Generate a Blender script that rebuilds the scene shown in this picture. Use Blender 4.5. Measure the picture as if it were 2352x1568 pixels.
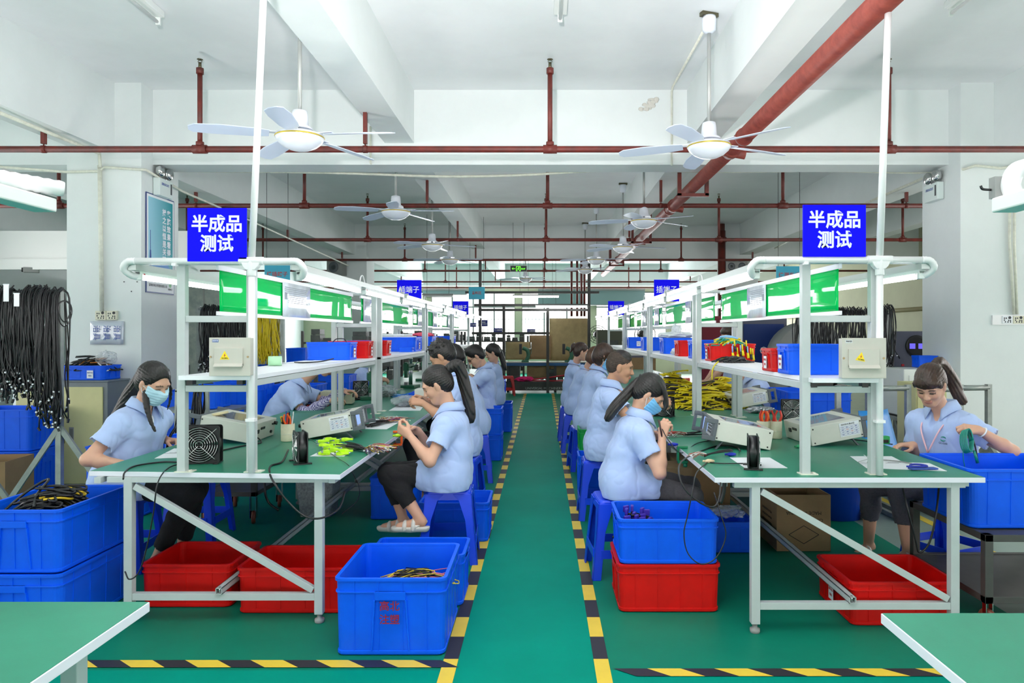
import bpy, math, random
import numpy as np
from mathutils import Vector, Matrix

C = bpy.context.scene.collection
SC = bpy.context.scene
for _o in list(bpy.data.objects):
    bpy.data.objects.remove(_o)

# ---------------------------------------------------------------- camera
CAM_H, FPX, VPX, VPY = 1.45, 1650.0, 1245.0, 767.0
_cd = bpy.data.cameras.new('camera')
_cd.sensor_width = 36.0
_cd.lens = FPX / 2352 * 36
_cd.shift_x = (1176 - VPX) / 2352
_cd.shift_y = (VPY - 784) / 2352
_cd.clip_start = 0.05
CAM = bpy.data.objects.new('camera', _cd)
CAM.location = (0, 0, CAM_H)
CAM.rotation_euler = (math.pi / 2, 0, 0)
C.objects.link(CAM)
SC.camera = CAM

# ---------------------------------------------------------------- daylight, flash, exposure
_w = bpy.data.worlds.new('overcast_sky')
SC.world = _w
_w.use_nodes = True
_bg = _w.node_tree.nodes['Background']
_bg.inputs[0].default_value = (1.0, 0.985, 0.97, 1)
_bg.inputs[1].default_value = 4.5
SC.view_settings.view_transform = 'Standard'
SC.view_settings.look = 'None'
SC.view_settings.gamma = 1
SC.view_settings.exposure = 0.0
SC.cycles.max_bounces = 8
SC.cycles.diffuse_bounces = 5
SC.cycles.glossy_bounces = 3
SC.cycles.transparent_max_bounces = 6
SC.cycles.sample_clamp_indirect = 4
SC.cycles.caustics_reflective = False
SC.cycles.caustics_refractive = False


def lamp(name, kind, loc, power, size, col=(1, 1, 1), rot=(0, 0, 0), size_y=None):
    d = bpy.data.lights.new(name, kind)
    d.energy = power
    d.color = col
    if kind == 'AREA':
        d.shape = 'RECTANGLE'
        d.size = size
        d.size_y = size_y or size
    else:
        d.shadow_soft_size = size
    o = bpy.data.objects.new(name, d)
    o.location = loc
    o.rotation_euler = rot
    C.objects.link(o)
    return o


# the photographer's flash, tilted up towards the ceiling and the first beam
_fl = lamp('camera_flash', 'SPOT', (-0.3, -0.1, 1.95), 1650, 0.07, (1, 0.945, 0.94), (math.radians(90 + 56), 0, 0))
_fl.data.spot_size = math.radians(120)
_fl.data.spot_blend = 0.85
# overcast daylight coming in through the back windows
lamp('back_window_daylight', 'AREA', (0.2, 26.3, 1.95), 1000, 15, (0.96, 0.98, 1), (math.radians(-90), 0, 0), 2.1)
# added fill spots, unseen, aimed up to brighten the ceiling
for _x, _y, _p in ((-0.05, 4.0, 95), (-3.2, 5.0, 75), (3.15, 5.2, 75), (-0.05, 10.6, 50), (-0.05, 14.6, 45), (-0.05, 19.0, 28), (-0.05, 23.0, 8)):
    _r = lamp('ceiling_fill', 'SPOT', (_x, _y, 1.25), _p, 0.35, (1, 0.95, 0.93), (math.radians(180), 0, 0))
    _r.data.spot_size = math.radians(150)
    _r.data.spot_blend = 0.7

# ---------------------------------------------------------------- helpers
def W(px, py, Y):
    """world point at depth Y seen at photo pixel (px, py)"""
    k = FPX / Y
    return Vector(((px - VPX) / k, Y, CAM_H - (py - VPY) / k))


def lin(c):
    return tuple(((v / 255) / 12.92 if v / 255 <= 0.04045 else ((v / 255 + 0.055) / 1.055) ** 2.4) for v in c)


_M = {}


def mat(name, rgb, rough=0.5, metal=0.0, spec=0.5, vary=0.0, vscale=6.0, bump=0.0, bscale=60.0, emit=0.0,
        trans=0.0, alpha=1.0, coat=0.0, stretch=None, tint=False, rgb2=None, sheen=0.0):
    """procedural Principled material: base colour varied by noise, optional bump, emission, transmission"""
    if name in _M:
        return _M[name]
    m = bpy.data.materials.new(name)
    m.use_nodes = True
    nt = m.node_tree
    b = nt.nodes['Principled BSDF']
    c = lin(rgb) + (1,)
    b.inputs['Base Color'].default_value = c
    b.inputs['Roughness'].default_value = rough
    b.inputs['Metallic'].default_value = metal
    b.inputs['Specular IOR Level'].default_value = spec
    b.inputs['Coat Weight'].default_value = coat
    b.inputs['Sheen Weight'].default_value = sheen
    if trans:
        b.inputs['Transmission Weight'].default_value = trans
        b.inputs['IOR'].default_value = 1.1
    if alpha < 1:
        b.inputs['Alpha'].default_value = alpha
    if emit:
        b.inputs['Emission Color'].default_value = c
        b.inputs['Emission Strength'].default_value = emit
    L = nt.links.new
    co = None
    if vary or bump or stretch:
        tc = nt.nodes.new('ShaderNodeTexCoord')
        mp = nt.nodes.new('ShaderNodeMapping')
        L(tc.outputs['Object'], mp.inputs['Vector'])
        if stretch:
            mp.inputs['Scale'].default_value = stretch
        co = mp.outputs[0]
    src = None
    if vary:
        n = nt.nodes.new('ShaderNodeTexNoise')
        n.inputs['Scale'].default_value = vscale
        n.inputs['Detail'].default_value = 6
        n.inputs['Roughness'].default_value = 0.65
        L(co, n.inputs['Vector'])
        r = nt.nodes.new('ShaderNodeValToRGB')
        r.color_ramp.elements[0].position = 0.35
        r.color_ramp.elements[1].position = 0.65
        lo = lin(rgb2) if rgb2 else tuple(v * (1 - vary) for v in c[:3])
        hi = c[:3] if rgb2 else tuple(min(1, v * (1 + vary)) for v in c[:3])
        r.color_ramp.elements[0].color = lo + (1,)
        r.color_ramp.elements[1].color = hi + (1,)
        L(n.outputs['Fac'], r.inputs['Fac'])
        src = r.outputs[0]
    if tint:
        a = nt.nodes.new('ShaderNodeAttribute')
        a.attribute_name = 'tint'
        mx = nt.nodes.new('ShaderNodeMix')
        mx.data_type = 'RGBA'
        mx.inputs[6].default_value = c
        if src:
            L(src, mx.inputs[6])
        L(a.outputs['Color'], mx.inputs[7])
        L(a.outputs['Alpha'], mx.inputs[0])
        src = mx.outputs[2]
    if src:
        L(src, b.inputs['Base Color'])
    if bump:
        n2 = nt.nodes.new('ShaderNodeTexNoise')
        n2.inputs['Scale'].default_value = bscale
        n2.inputs['Detail'].default_value = 4
        L(co, n2.inputs['Vector'])
        bp = nt.nodes.new('ShaderNodeBump')
        bp.inputs['Strength'].default_value = bump
        bp.inputs['Distance'].default_value = 0.01
        L(n2.outputs['Fac'], bp.inputs['Height'])
        L(bp.outputs[0], b.inputs['Normal'])
    _M[name] = m
    return m


def link(name, me, mats, parent=None, loc=None):
    o = bpy.data.objects.new(name, me)
    C.objects.link(o)
    for m in (mats if isinstance(mats, (list, tuple)) else [mats]):
        me.materials.append(m)
    if parent is not None:
        o.parent = parent
    if loc is not None:
        o.location = loc
    return o


def tag(o, label=None, cat=None, group=None, kind=None):
    if label:
        o['label'] = label
    if cat:
        o['category'] = cat
    if group:
        o['group'] = group
    if kind:
        o['kind'] = kind
    return o


def thing(name, label, cat, loc=(0, 0, 0), rz=0.0, group=None):
    o = bpy.data.objects.new(name, None)
    o.empty_display_size = 0.1
    C.objects.link(o)
    o.location = loc
    o.rotation_euler = (0, 0, rz)
    return tag(o, label, cat, group)


def copy_tree(o, parent=None):
    c = o.copy()
    C.objects.link(c)
    if parent is not None:
        c.parent = parent
    for ch in list(o.children):
        copy_tree(ch, c)
    return c


def again(src, label, loc, rz=None, group=None, rot=None):
    c = copy_tree(src)
    c['label'] = label
    if group:
        c['group'] = group
    c.location = loc
    if rz is not None:
        c.rotation_euler = (0, 0, rz)
    if rot is not None:
        c.rotation_euler = rot
    return c


def frame(d, up=(0, 0, 1)):
    """3x3 with columns (side, up', d)"""
    d = Vector(d).normalized()
    u = Vector(up)
    if abs(d.dot(u.normalized())) > 0.98:
        u = Vector((0, 1, 0)) if abs(d.y) < 0.9 else Vector((1, 0, 0))
    s = u.cross(d).normalized()
    u = d.cross(s)
    return s, u, d


def spline(pts, n=8):
    """Catmull-Rom through pts, n steps per span"""
    P = [Vector(p) for p in pts]
    P = [P[0] * 2 - P[1]] + P + [P[-1] * 2 - P[-2]]
    out = []
    for i in range(1, len(P) - 2):
        a, b, c, d = P[i - 1:i + 3]
        for j in range(n):
            t = j / n
            out.append(0.5 * ((2 * b) + (c - a) * t + (2 * a - 5 * b + 4 * c - d) * t * t + (3 * b - a - 3 * c + d) * t ** 3))
    out.append(P[-2])
    return out


class MB:
    def __init__(s):
        s.v, s.f, s.m, s.sm = [], [], [], []

    def add(s, vs, fs, mi=0, smooth=False):
        b = len(s.v)
        s.v.extend(tuple(v) for v in vs)
        for f in fs:
            s.f.append([b + i for i in f])
            s.m.append(mi)
            s.sm.append(smooth)
        return s

    def box(s, x0, x1, y0, y1, z0, z1, mi=0):
        vs = [(x, y, z) for z in (z0, z1) for y in (y0, y1) for x in (x0, x1)]
        return s.add(vs, [(0, 2, 3, 1), (4, 5, 7, 6), (0, 1, 5, 4), (2, 6, 7, 3), (0, 4, 6, 2), (1, 3, 7, 5)], mi)

    def obox(s, c, size, R=None, mi=0):
        hx, hy, hz = size[0] / 2, size[1] / 2, size[2] / 2
        c = Vector(c)
        vs = []
        for z in (-hz, hz):
            for y in (-hy, hy):
                for x in (-hx, hx):
                    p = Vector((x, y, z))
                    vs.append(c + (R @ p if R is not None else p))
        return s.add(vs, [(0, 2, 3, 1), (4, 5, 7, 6), (0, 1, 5, 4), (2, 6, 7, 3), (0, 4, 6, 2), (1, 3, 7, 5)], mi)

    def bar(s, p, q, w, h=None, up=(0, 0, 1), mi=0):
        p, q = Vector(p), Vector(q)
        a, u, d = frame(q - p, up)
        h = h or w
        vs = []
        for c in (p, q):
            for sx, sy in ((-1, -1), (1, -1), (1, 1), (-1, 1)):
                vs.append(c + a * (sx * w / 2) + u * (sy * h / 2))
        return s.add(vs, [(3, 2, 1, 0), (4, 5, 6, 7), (0, 1, 5, 4), (1, 2, 6, 5), (2, 3, 7, 6), (3, 0, 4, 7)], mi)

    def tube(s, pts, r, n=8, mi=0, caps=True):
        P = [Vector(p) for p in pts]
        rs = r if isinstance(r, (list, tuple)) else [r] * len(P)
        a, u, d = frame(P[1] - P[0])
        vs, fs = [], []
        for i, p in enumerate(P):
            t = (P[min(i + 1, len(P) - 1)] - P[max(i - 1, 0)])
            if t.length < 1e-9:
                t = d
            t = t.normalized()
            a = (a - t * a.dot(t))
            a = a.normalized() if a.length > 1e-6 else frame(t)[0]
            b = t.cross(a)
            for j in range(n):
                th = 2 * math.pi * j / n
                vs.append(p + a * (math.cos(th) * rs[i]) + b * (math.sin(th) * rs[i]))
        for i in range(len(P) - 1):
            for j in range(n):
                k = (j + 1) % n
                fs.append((i * n + j, i * n + k, (i + 1) * n + k, (i + 1) * n + j))
        s.add(vs, fs, mi, n > 4)
        if caps:
            b0 = len(s.v) - len(vs)
            s.f += [[b0 + j for j in reversed(range(n))], [b0 + (len(P) - 1) * n + j for j in range(n)]]
            s.m += [mi, mi]
            s.sm += [False, False]
        return s

    def cyl(s, p, q, r, r2=None, n=16, mi=0):
        return s.tube([p, q], [r, r if r2 is None else r2], n, mi)

    def lathe(s, prof, n=24, c=(0, 0, 0), axis=(0, 0, 1), mi=0, smooth=True):
        a, u, d = frame(axis)
        c = Vector(c)
        vs, fs = [], []
        for r, z in prof:
            for j in range(n):
                th = 2 * math.pi * j / n
                vs.append(c + d * z + a * (r * math.cos(th)) + u * (r * math.sin(th)))
        for i in range(len(prof) - 1):
            for j in range(n):
                k = (j + 1) % n
                fs.append((i * n + j, i * n + k, (i + 1) * n + k, (i + 1) * n + j))
        s.add(vs, fs, mi, smooth)
        b0 = len(s.v) - len(vs)
        for ring, rev in ((0, True), (len(prof) - 1, False)):
            if prof[ring][0] > 1e-4:
                ix = [b0 + ring * n + j for j in range(n)]
                s.f.append(ix[::-1] if rev else ix)
                s.m.append(mi)
                s.sm.append(False)
        return s

    def loft(s, rings, cap0=True, cap1=True, mi=0, smooth=False):
        n = len(rings[0])
        vs = [p for r in rings for p in r]
        fs = []
        for i in range(len(rings) - 1):
            for j in range(n):
                k = (j + 1) % n
                fs.append((i * n + j, i * n + k, (i + 1) * n + k, (i + 1) * n + j))
        if cap0:
            fs.append(tuple(reversed(range(n))))
        if cap1:
            fs.append(tuple((len(rings) - 1) * n + j for j in range(n)))
        return s.add(vs, fs, mi, smooth)

    def prism(s, poly, z0, z1, mi=0, M=None):
        r0 = [Vector((p[0], p[1], z0)) for p in poly]
        r1 = [Vector((p[0], p[1], z1)) for p in poly]
        if M is not None:
            r0 = [M @ p for p in r0]
            r1 = [M @ p for p in r1]
        return s.loft([r0, r1], mi=mi)

    def ball(s, c, r, n=12, m=8, mi=0, R=None):
        r = r if isinstance(r, (list, tuple)) else (r, r, r)
        vs, fs = [], []
        c = Vector(c)
        for i in range(m + 1):
            ph = math.pi * i / m
            for j in range(n):
                th = 2 * math.pi * j / n
                p = Vector((r[0] * math.sin(ph) * math.cos(th), r[1] * math.sin(ph) * math.sin(th), -r[2] * math.cos(ph)))
                vs.append(c + (R @ p if R is not None else p))
        for i in range(m):
            for j in range(n):
                k = (j + 1) % n
                fs.append((i * n + j, i * n + k, (i + 1) * n + k, (i + 1) * n + j))
        return s.add(vs, fs, mi, True)

    def grid(s, nu, nv, fn, mi=0, smooth=True, closed=False):
        vs = [fn(i / (nu - 1), j / (nv - 1)) for i in range(nu) for j in range(nv)]
        fs = []
        for i in range(nu - 1):
            for j in range(nv - 1):
                fs.append((i * nv + j, (i + 1) * nv + j, (i + 1) * nv + j + 1, i * nv + j + 1))
        return s.add(vs, fs, mi, smooth)

    def each(s, name, mats, parent=None, **kw):
        """one object per separate piece"""
        up = list(range(len(s.v)))

        def find(i):
            while up[i] != i:
                up[i] = up[up[i]]
                i = up[i]
            return i
        for f in s.f:
            for j in f[1:]:
                up[find(j)] = find(f[0])
        gr = {}
        for n, f in enumerate(s.f):
            gr.setdefault(find(f[0]), []).append(n)
        out = []
        for ix in gr.values():
            q = MB()
            ids = sorted({v for n in ix for v in s.f[n]})
            mp = {v: i for i, v in enumerate(ids)}
            q.v = [s.v[v] for v in ids]
            q.f = [[mp[v] for v in s.f[n]] for n in ix]
            q.m = [s.m[n] for n in ix]
            q.sm = [s.sm[n] for n in ix]
            out.append(q.build(name, mats, parent, **kw))
        return out

    def build(s, name, mats, parent=None, loc=None, bevel=0, solid=0, sub=0, rot=None):
        me = bpy.data.meshes.new(name)
        me.from_pydata(s.v, [], s.f)
        me.polygons.foreach_set('material_index', s.m)
        me.polygons.foreach_set('use_smooth', s.sm)
        me.update()
        o = link(name, me, mats, parent, loc)
        if rot is not None:
            o.rotation_euler = rot
        if solid:
            md = o.modifiers.new('solid', 'SOLIDIFY')
            md.thickness = solid
            md.offset = 0
        if bevel:
            md = o.modifiers.new('bevel', 'BEVEL')
            md.width = bevel
            md.segments = 2
            md.limit_method = 'ANGLE'
        if sub:
            md = o.modifiers.new('sub', 'SUBSURF')
            md.levels = md.render_levels = sub
        return o


def rrect(L, Wd, r, z, n=4, cx=0.0, cy=0.0):
    out = []
    for k, (sx, sy) in enumerate(((1, 1), (-1, 1), (-1, -1), (1, -1))):
        for j in range(n + 1):
            th = math.pi / 2 * (k + j / n)
            out.append(Vector((cx + sx * (L / 2 - r) + r * math.cos(th), cy + sy * (Wd / 2 - r) + r * math.sin(th), z)))
    return out


def text(body, size, m, parent, loc, rot=(math.pi / 2, 0, 0), name='lettering', bold=0.0, sx=1.0, align='CENTER', ext=0.0004, leading=1.0, width=None):
    """real lettering: a built-in font turned into a thin mesh"""
    cu = bpy.data.curves.new(name, 'FONT')
    cu.body = body
    cu.size = size
    cu.align_x = align
    cu.align_y = 'CENTER'
    cu.extrude = ext
    cu.offset = bold
    cu.space_line = leading
    cu.resolution_u = 2
    t = bpy.data.objects.new('t', cu)
    C.objects.link(t)
    dg = bpy.context.evaluated_depsgraph_get()
    me = bpy.data.meshes.new_from_object(t.evaluated_get(dg))
    bpy.data.objects.remove(t)
    bpy.data.curves.remove(cu)
    me.materials.clear()
    xs = [v.co.x for v in me.vertices] or [0]
    if width:
        sx = width / max(1e-6, max(xs) - min(xs))
    for v in me.vertices:
        v.co.x *= sx
    o = link(name, me, m, parent, loc)
    o.rotation_euler = rot
    return o

# ---------------------------------------------------------------- materials
PAINT = mat('white_wall_paint', (226, 231, 231), 0.85, vary=0.03, vscale=1.3, bump=0.08, bscale=25)
CEIL = mat('ceiling_paint', (236, 238, 240), 0.9, vary=0.04, vscale=0.8, bump=0.06, bscale=20)
PIPE = mat('red_oxide_pipe', (118, 42, 34), 0.45, vary=0.35, vscale=9, bump=0.15, bscale=40, rgb2=(88, 38, 32))
PIPEW = mat('worn_red_pipe', (140, 62, 50), 0.5, vary=0.4, vscale=14, bump=0.2, bscale=30, rgb2=(118, 46, 38))
BRASS = mat('sprinkler_metal', (105, 100, 80), 0.35, metal=0.8)
PVC = mat('white_conduit', (240, 238, 240), 0.35)
PVCOLD = mat('aged_conduit', (222, 222, 208), 0.5, vary=0.1, vscale=20)
ALU = mat('painted_steel_frame', (190, 196, 196), 0.45, vary=0.03, vscale=10)
RAIL = mat('aluminium_rail', (190, 196, 194), 0.35, metal=0.35)
TOPM = mat('green_bench_mat', (40, 132, 104), 0.36, vary=0.08, vscale=3, bump=0.02, bscale=300)
EDGE = mat('white_edge_band', (232, 230, 240), 0.35)
SHELF = mat('white_laminate', (240, 240, 246), 0.35)
TUBE = mat('lit_tube', (250, 253, 255), 0.4, emit=12)
BATTEN = mat('batten_white', (238, 240, 238), 0.4)
BLUE = mat('blue_plastic', (0, 92, 238), 0.45, spec=0.3, vary=0.06, vscale=5, bump=0.03, bscale=200)
STOOLB = mat('stool_blue', (6, 66, 226), 0.35, vary=0.04, vscale=4)
RED = mat('red_plastic', (208, 10, 6), 0.45, spec=0.3, vary=0.08, vscale=5, bump=0.03, bscale=200)
GREENP = mat('green_plastic', (0, 150, 60), 0.42)
SIGNB = mat('sign_blue', (6, 0, 250), 0.55, spec=0.12)
SIGNW = mat('sign_white', (240, 240, 248), 0.5)
CYAN = mat('sign_cyan', (60, 172, 202), 0.45)
SIGNR = mat('sign_red', (176, 58, 48), 0.5)
GREENS = mat('green_film', (0, 190, 90), 0.03, spec=0.1, vary=0.05, vscale=2)
CLEARS = mat('document_sleeve', (222, 228, 236), 0.1, spec=0.4, vary=0.08, vscale=10)
PAPER = mat('white_paper', (236, 238, 242), 0.6)
INK = mat('dark_ink', (52, 52, 58), 0.6)
INKB = mat('blue_ink', (50, 80, 160), 0.6)
INKR = mat('red_ink', (190, 40, 50), 0.6)
BEIGE = mat('beige_steel', (196, 192, 182), 0.42, vary=0.03, vscale=8)
GREYB = mat('grey_metal', (140, 142, 140), 0.45)
INSTR = mat('instrument_cream', (212, 212, 202), 0.4, vary=0.03, vscale=9)
INSTRD = mat('instrument_grey', (92, 98, 104), 0.45)
SCREEN = mat('lcd_screen', (150, 180, 250), 0.15, emit=0.7)
BLACKP = mat('black_plastic', (26, 26, 28), 0.35)
BLACKC = mat('black_cable', (24, 24, 27), 0.38, vary=0.2, vscale=30)
CHROME = mat('chrome_wire', (215, 215, 215), 0.2, metal=1.0)
DARKST = mat('dark_steel', (70, 68, 66), 0.5, vary=0.12, vscale=8)
YELLOW = mat('hazard_yellow', (232, 198, 62), 0.5, vary=0.04, vscale=9)
BLACKT = mat('hazard_black', (40, 38, 46), 0.5)
ORANGE = mat('orange_plastic', (244, 96, 22), 0.4)
LIME = mat('lime_connector', (196, 244, 30), 0.4)
CARD = mat('cardboard', (150, 122, 88), 0.8, vary=0.08, vscale=7)
CARDD = mat('weathered_card', (172, 152, 110), 0.85, vary=0.12, vscale=5)
GALV = mat('galvanised', (150, 156, 152), 0.4, metal=0.5, vary=0.15, vscale=8)
CAB = mat('cabinet_yellow', (206, 202, 146), 0.5, vary=0.04, vscale=5)
CABG = mat('cabinet_grey', (112, 120, 126), 0.45, vary=0.05, vscale=5)
SHIRT = mat('blue_shirt_cloth', (178, 198, 240), 0.85, bump=0.05, bscale=500, vary=0.02, vscale=30, sheen=0.2)
TEE = mat('white_tee', (238, 240, 244), 0.85)
TROUB = mat('black_trousers', (24, 23, 26), 0.9, vary=0.3, vscale=120)
TROUG = mat('grey_trousers', (74, 72, 76), 0.9, vary=0.15, vscale=80)
TROUD = mat('dark_grey_trousers', (80, 78, 88), 0.9, vary=0.15, vscale=80)
SKIN = mat('skin', (214, 164, 138), 0.5, tint=True, vary=0.03, vscale=14)
SKIND = mat('tanned_skin', (196, 146, 116), 0.5, tint=True, vary=0.03, vscale=14)
HAIR = mat('black_hair', (30, 25, 24), 0.42, vary=0.35, vscale=40, bump=0.5, bscale=55, stretch=(1, 1, 0.12))
HAIRB = mat('brown_hair', (62, 42, 33), 0.42, vary=0.4, vscale=40, bump=0.5, bscale=55, stretch=(1, 1, 0.12))
HAIRS = mat('auburn_streak', (150, 92, 56), 0.42, vary=0.35, vscale=40, bump=0.4, bscale=55, stretch=(1, 1, 0.12))
MASKB = mat('mask_blue', (120, 190, 238), 0.8)
MASKW = mat('mask_pale_blue', (188, 224, 240), 0.8)
SHOEW = mat('white_sandal', (226, 222, 214), 0.5)
TEAL = mat('teal_cable', (10, 140, 120), 0.4)
YCAB = mat('yellow_cable', (226, 206, 20), 0.4)
POLY = mat('polybag', (214, 220, 226), 0.15, alpha=0.35)

# ---------------------------------------------------------------- room shell
CZ = 3.93                      # ceiling
XL, XR, YB, YF = -8.8, 8.6, -7.0, 26.5


def struct(mb, name, m, **kw):
    return tag(mb.build(name, m, **kw), kind='structure')


FLW = mat('floor_green_paint', (12, 120, 96), 0.5, spec=0.12, vary=0.09, vscale=1.6, bump=0.03, bscale=30)
FLA = mat('floor_aisle_teal', (0, 138, 118), 0.6, spec=0.05, vary=0.07, vscale=1.4, bump=0.03, bscale=30)
FLC = mat('floor_bare_concrete', (134, 152, 142), 0.35, vary=0.1, vscale=2.0)
fl = MB()
AX0, AX1, AY0, AY1 = -0.40, 0.262, 3.15, 17.6


def fq(x0, x1, y0, y1, mi):
    fl.add([(x0, y0, 0), (x1, y0, 0), (x1, y1, 0), (x0, y1, 0)], [(0, 1, 2, 3)], mi)


fq(XL, XR, YB, 3.1, 1)
fq(XL, AX0, 3.1, YF, 0)
fq(AX0, AX1, 3.1, AY1, 1)
fq(AX0, AX1, AY1, YF, 0)
fq(AX1, 2.42, 3.1, YF, 0)
fq(2.42, XR, 3.1, YF, 2)
struct(fl, 'floor', [FLW, FLA, FLC])
struct(MB().box(XL - 0.3, XR + 0.3, YB, YF + 0.3, CZ, CZ + 0.2), 'ceiling', CEIL)

# down-stand beams
BX = [(-1.597, -1.30, 3.39), (1.473, 1.77, 3.39), (-4.52, -4.22, 3.24), (4.46, 4.76, 3.24), (-6.9, -6.6, 3.39), (6.6, 6.9, 3.39)]
i = 0
for x0, x1, z0 in BX:
    struct(MB().box(x0, x1, YB, YF, z0, CZ), 'trim_%d' % (i + 1), PAINT)
    i += 1
for y0, y1 in ((-1.9, -1.57), (7.3, 7.63), (16.4, 16.74), (25.6, 25.95)):
    struct(MB().box(XL, XR, y0, y1, 3.17, CZ), 'trim_%d' % (i + 1), PAINT)
    i += 1
# columns
COLS = [(-4.69, -3.955, 7.09, 7.81, 0.27), (4.13, 4.87, 7.09, 7.80, 0), (-4.69, -3.955, 16.2, 16.93, 0), (4.13, 4.87, 16.2, 16.93, 0)]
for x0, x1, y0, y1, _ in COLS:
    struct(MB().box(x0, x1, y0, y1, 0, CZ), 'wall_column', PAINT)

# outer walls with window openings
OLIVE = mat('aged_wall_paint', (186, 186, 160), 0.9, vary=0.05, vscale=1.5)
PANELW = mat('stained_wall_board', (138, 150, 146), 0.7, vary=0.3, vscale=6, rgb2=(170, 176, 168))


def wall_x(name, x, t, solid_from, m):  # openings sit in the unseen stretch, put there to let light in
    w = MB()
    w.box(x, x + t, YB, YF, 0, 0.85)
    w.box(x, x + t, YB, YF, 3.15, CZ)
    w.box(x, x + t, solid_from, YF, 0.85, 3.15)
    for y in (-0.2, 3.0, 6.2):
        w.box(x, x + t, y - 0.2, y + 0.2, 0.85, 3.15)
    struct(w, name, m)


wall_x('wall_left', XL - 0.25, 0.25, 9.6, PAINT)
wall_x('wall_right', XR, 0.25, 11.0, OLIVE)
wb = MB()
wb.box(XL, XR, YF, YF + 0.25, 0, 0.75)
wb.box(XL, XR, YF, YF + 0.25, 3.02, CZ)
for x0, x1 in ((XL, -7.6), (-4.4, -4.1), (-1.0, -0.75), (1.75, 2.0), (4.6, 4.95), (7.8, XR)):
    wb.box(x0, x1, YF, YF + 0.25, 0.75, 3.02)
struct(wb, 'wall_back', OLIVE)
wf = MB()  # unseen wall behind the camera, added to cut light on the foreground
wf.box(XL, XR, YB - 0.25, YB, 0, 0.85).box(XL, XR, YB - 0.25, YB, 2.7, CZ)
for x in (XL + 0.3, -4.3, 0.2, 4.5, XR - 0.3):
    wf.box(x - 0.3, x + 0.3, YB - 0.25, YB, 0.85, 2.7)
struct(wf, 'wall_front', PAINT)
WFR = mat('window_frame_grey', (120, 130, 128), 0.5)
WBAR = mat('window_bar_pale', (206, 210, 208), 0.5)
GLASS = mat('window_glass', (240, 246, 248), 0.05, alpha=0.12)
for n, (x0, x1) in enumerate(((-7.6, -4.4), (-4.1, -1.0), (-0.75, 1.75), (2.0, 4.6), (4.95, 7.8))):
    t = tag(thing('window_%d' % (n + 1), None, None, (0, YF + 0.1, 0)), kind='structure')
    f = MB()
    for z in (0.77, 2.45, 3.0):
        f.bar((x0, 0, z), (x1, 0, z), 0.05)
    m_ = max(2, round((x1 - x0) / 0.8))
    for j in range(m_ + 1):
        x = x0 + (x1 - x0) * j / m_
        f.bar((x, 0, 0.77), (x, 0, 3.0), 0.045)
    f.build('frame', WFR, t)
    b = MB()
    for j in range(int((x1 - x0) / 0.13)):
        b.bar((x0 + 0.13 * j, 0.12, 0.8), (x0 + 0.13 * j, 0.12, 2.4), 0.018)
    for z in (1.2, 1.6, 2.0):
        b.bar((x0, 0.12, z), (x1, 0.12, z), 0.018)
    b.build('security_bar', WBAR, t)
    MB().box(x0, x1, -0.005, 0.005, 0.77, 3.0).build('pane', GLASS, t)
# neighbouring tower seen through the windows
far = MB()
for k, (x0, x1, z1) in enumerate(((-6, -3.2, 9), (-1.2, 2.4, 14), (4, 9, 8))):
    far.box(x0, x1, 38, 41, -6, z1, 0)
    for zz in range(-5, int(z1)):
        far.box(x0 + 0.2, x1 - 0.2, 37.97, 38.0, zz, zz + 0.35, 1)
FARM = mat('pale_tower_wall', (246, 244, 240), 0.8)
tb = tag(far.build('apartment_tower', [FARM, mat('tower_window_band', (196, 206, 210), 0.4)]),
         'pale apartment blocks beyond the barred back windows', 'building')

# ---------------------------------------------------------------- sprinkler pipework
RISX = (-6.1, -3.0, 0.07, 3.04, 6.2)


def sprinkler_line(Y, z, r, label, ris, hang):
    t = thing('sprinkler_pipe', label, 'pipe', (0, Y, z), 0, 'sprinkler pipes under the ceiling')
    MB().tube([(XL + 0.05, 0, 0), (XR - 0.05, 0, 0)], r, 12).build('pipe_run', PIPE, t)
    for x in ris:
        rr = MB().tube([(x, 0, 0), (x, 0, CZ - z - 0.16)], r * 0.75, 10)
        rr.tube([(x - 0.06, 0, 0), (x + 0.06, 0, 0)], r * 1.35, 12)
        rr.tube([(x, 0, r), (x, 0, r * 2.2)], r * 1.2, 10)
        rr.tube([(x, 0, CZ - z - 0.2), (x, 0, CZ - z - 0.15)], r * 1.1, 10)
        ro = rr.build('riser', PIPE, t)
        h = MB().tube([(x, 0, CZ - z - 0.16), (x, 0, CZ - z - 0.1)], r * 0.5, 8)
        h.lathe([(0.004, -0.005), (0.026, 0.0), (0.026, 0.004), (0.004, 0.005)], 10, (x, 0, CZ - z - 0.075))
        for sx in (-1, 1):
            h.tube([(x + sx * 0.008, 0, CZ - z - 0.11), (x + sx * 0.018, 0, CZ - z - 0.09), (x, 0, CZ - z - 0.075)], 0.003, 5)
        h.build('sprinkler_head', BRASS, ro)
    for x, z1 in hang:
        MB().box(x - 0.016, x + 0.016, -0.02, 0.02, r * 1.6, z1 - z).tube([(x, 0, 0), (x, 0, z1 - z)], 0.006, 6) \
            .tube([(x - 0.02, 0, 0), (x + 0.02, 0, 0)], r * 1.15, 10).build('hanger', PIPE, t)
    return t


for n, Y in enumerate((6.3, 9.07, 12.35, 15.7, 18.4, 22.3, 25.2)):
    nm = ('nearest', 'second nearest', 'third nearest', 'fourth nearest', 'third farthest', 'second farthest', 'farthest')[n]
    sprinkler_line(Y, 3.07, 0.029 if n < 3 else 0.026, '%s dark red sprinkler pipe running across under the ceiling' % nm,
                   RISX, [(-4.37, 3.24), (-1.45, 3.39), (1.5, 3.39), (4.6, 3.24)] if n else [(-4.37, 3.24), (-1.55, 3.39), (4.6, 3.24)])

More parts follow.
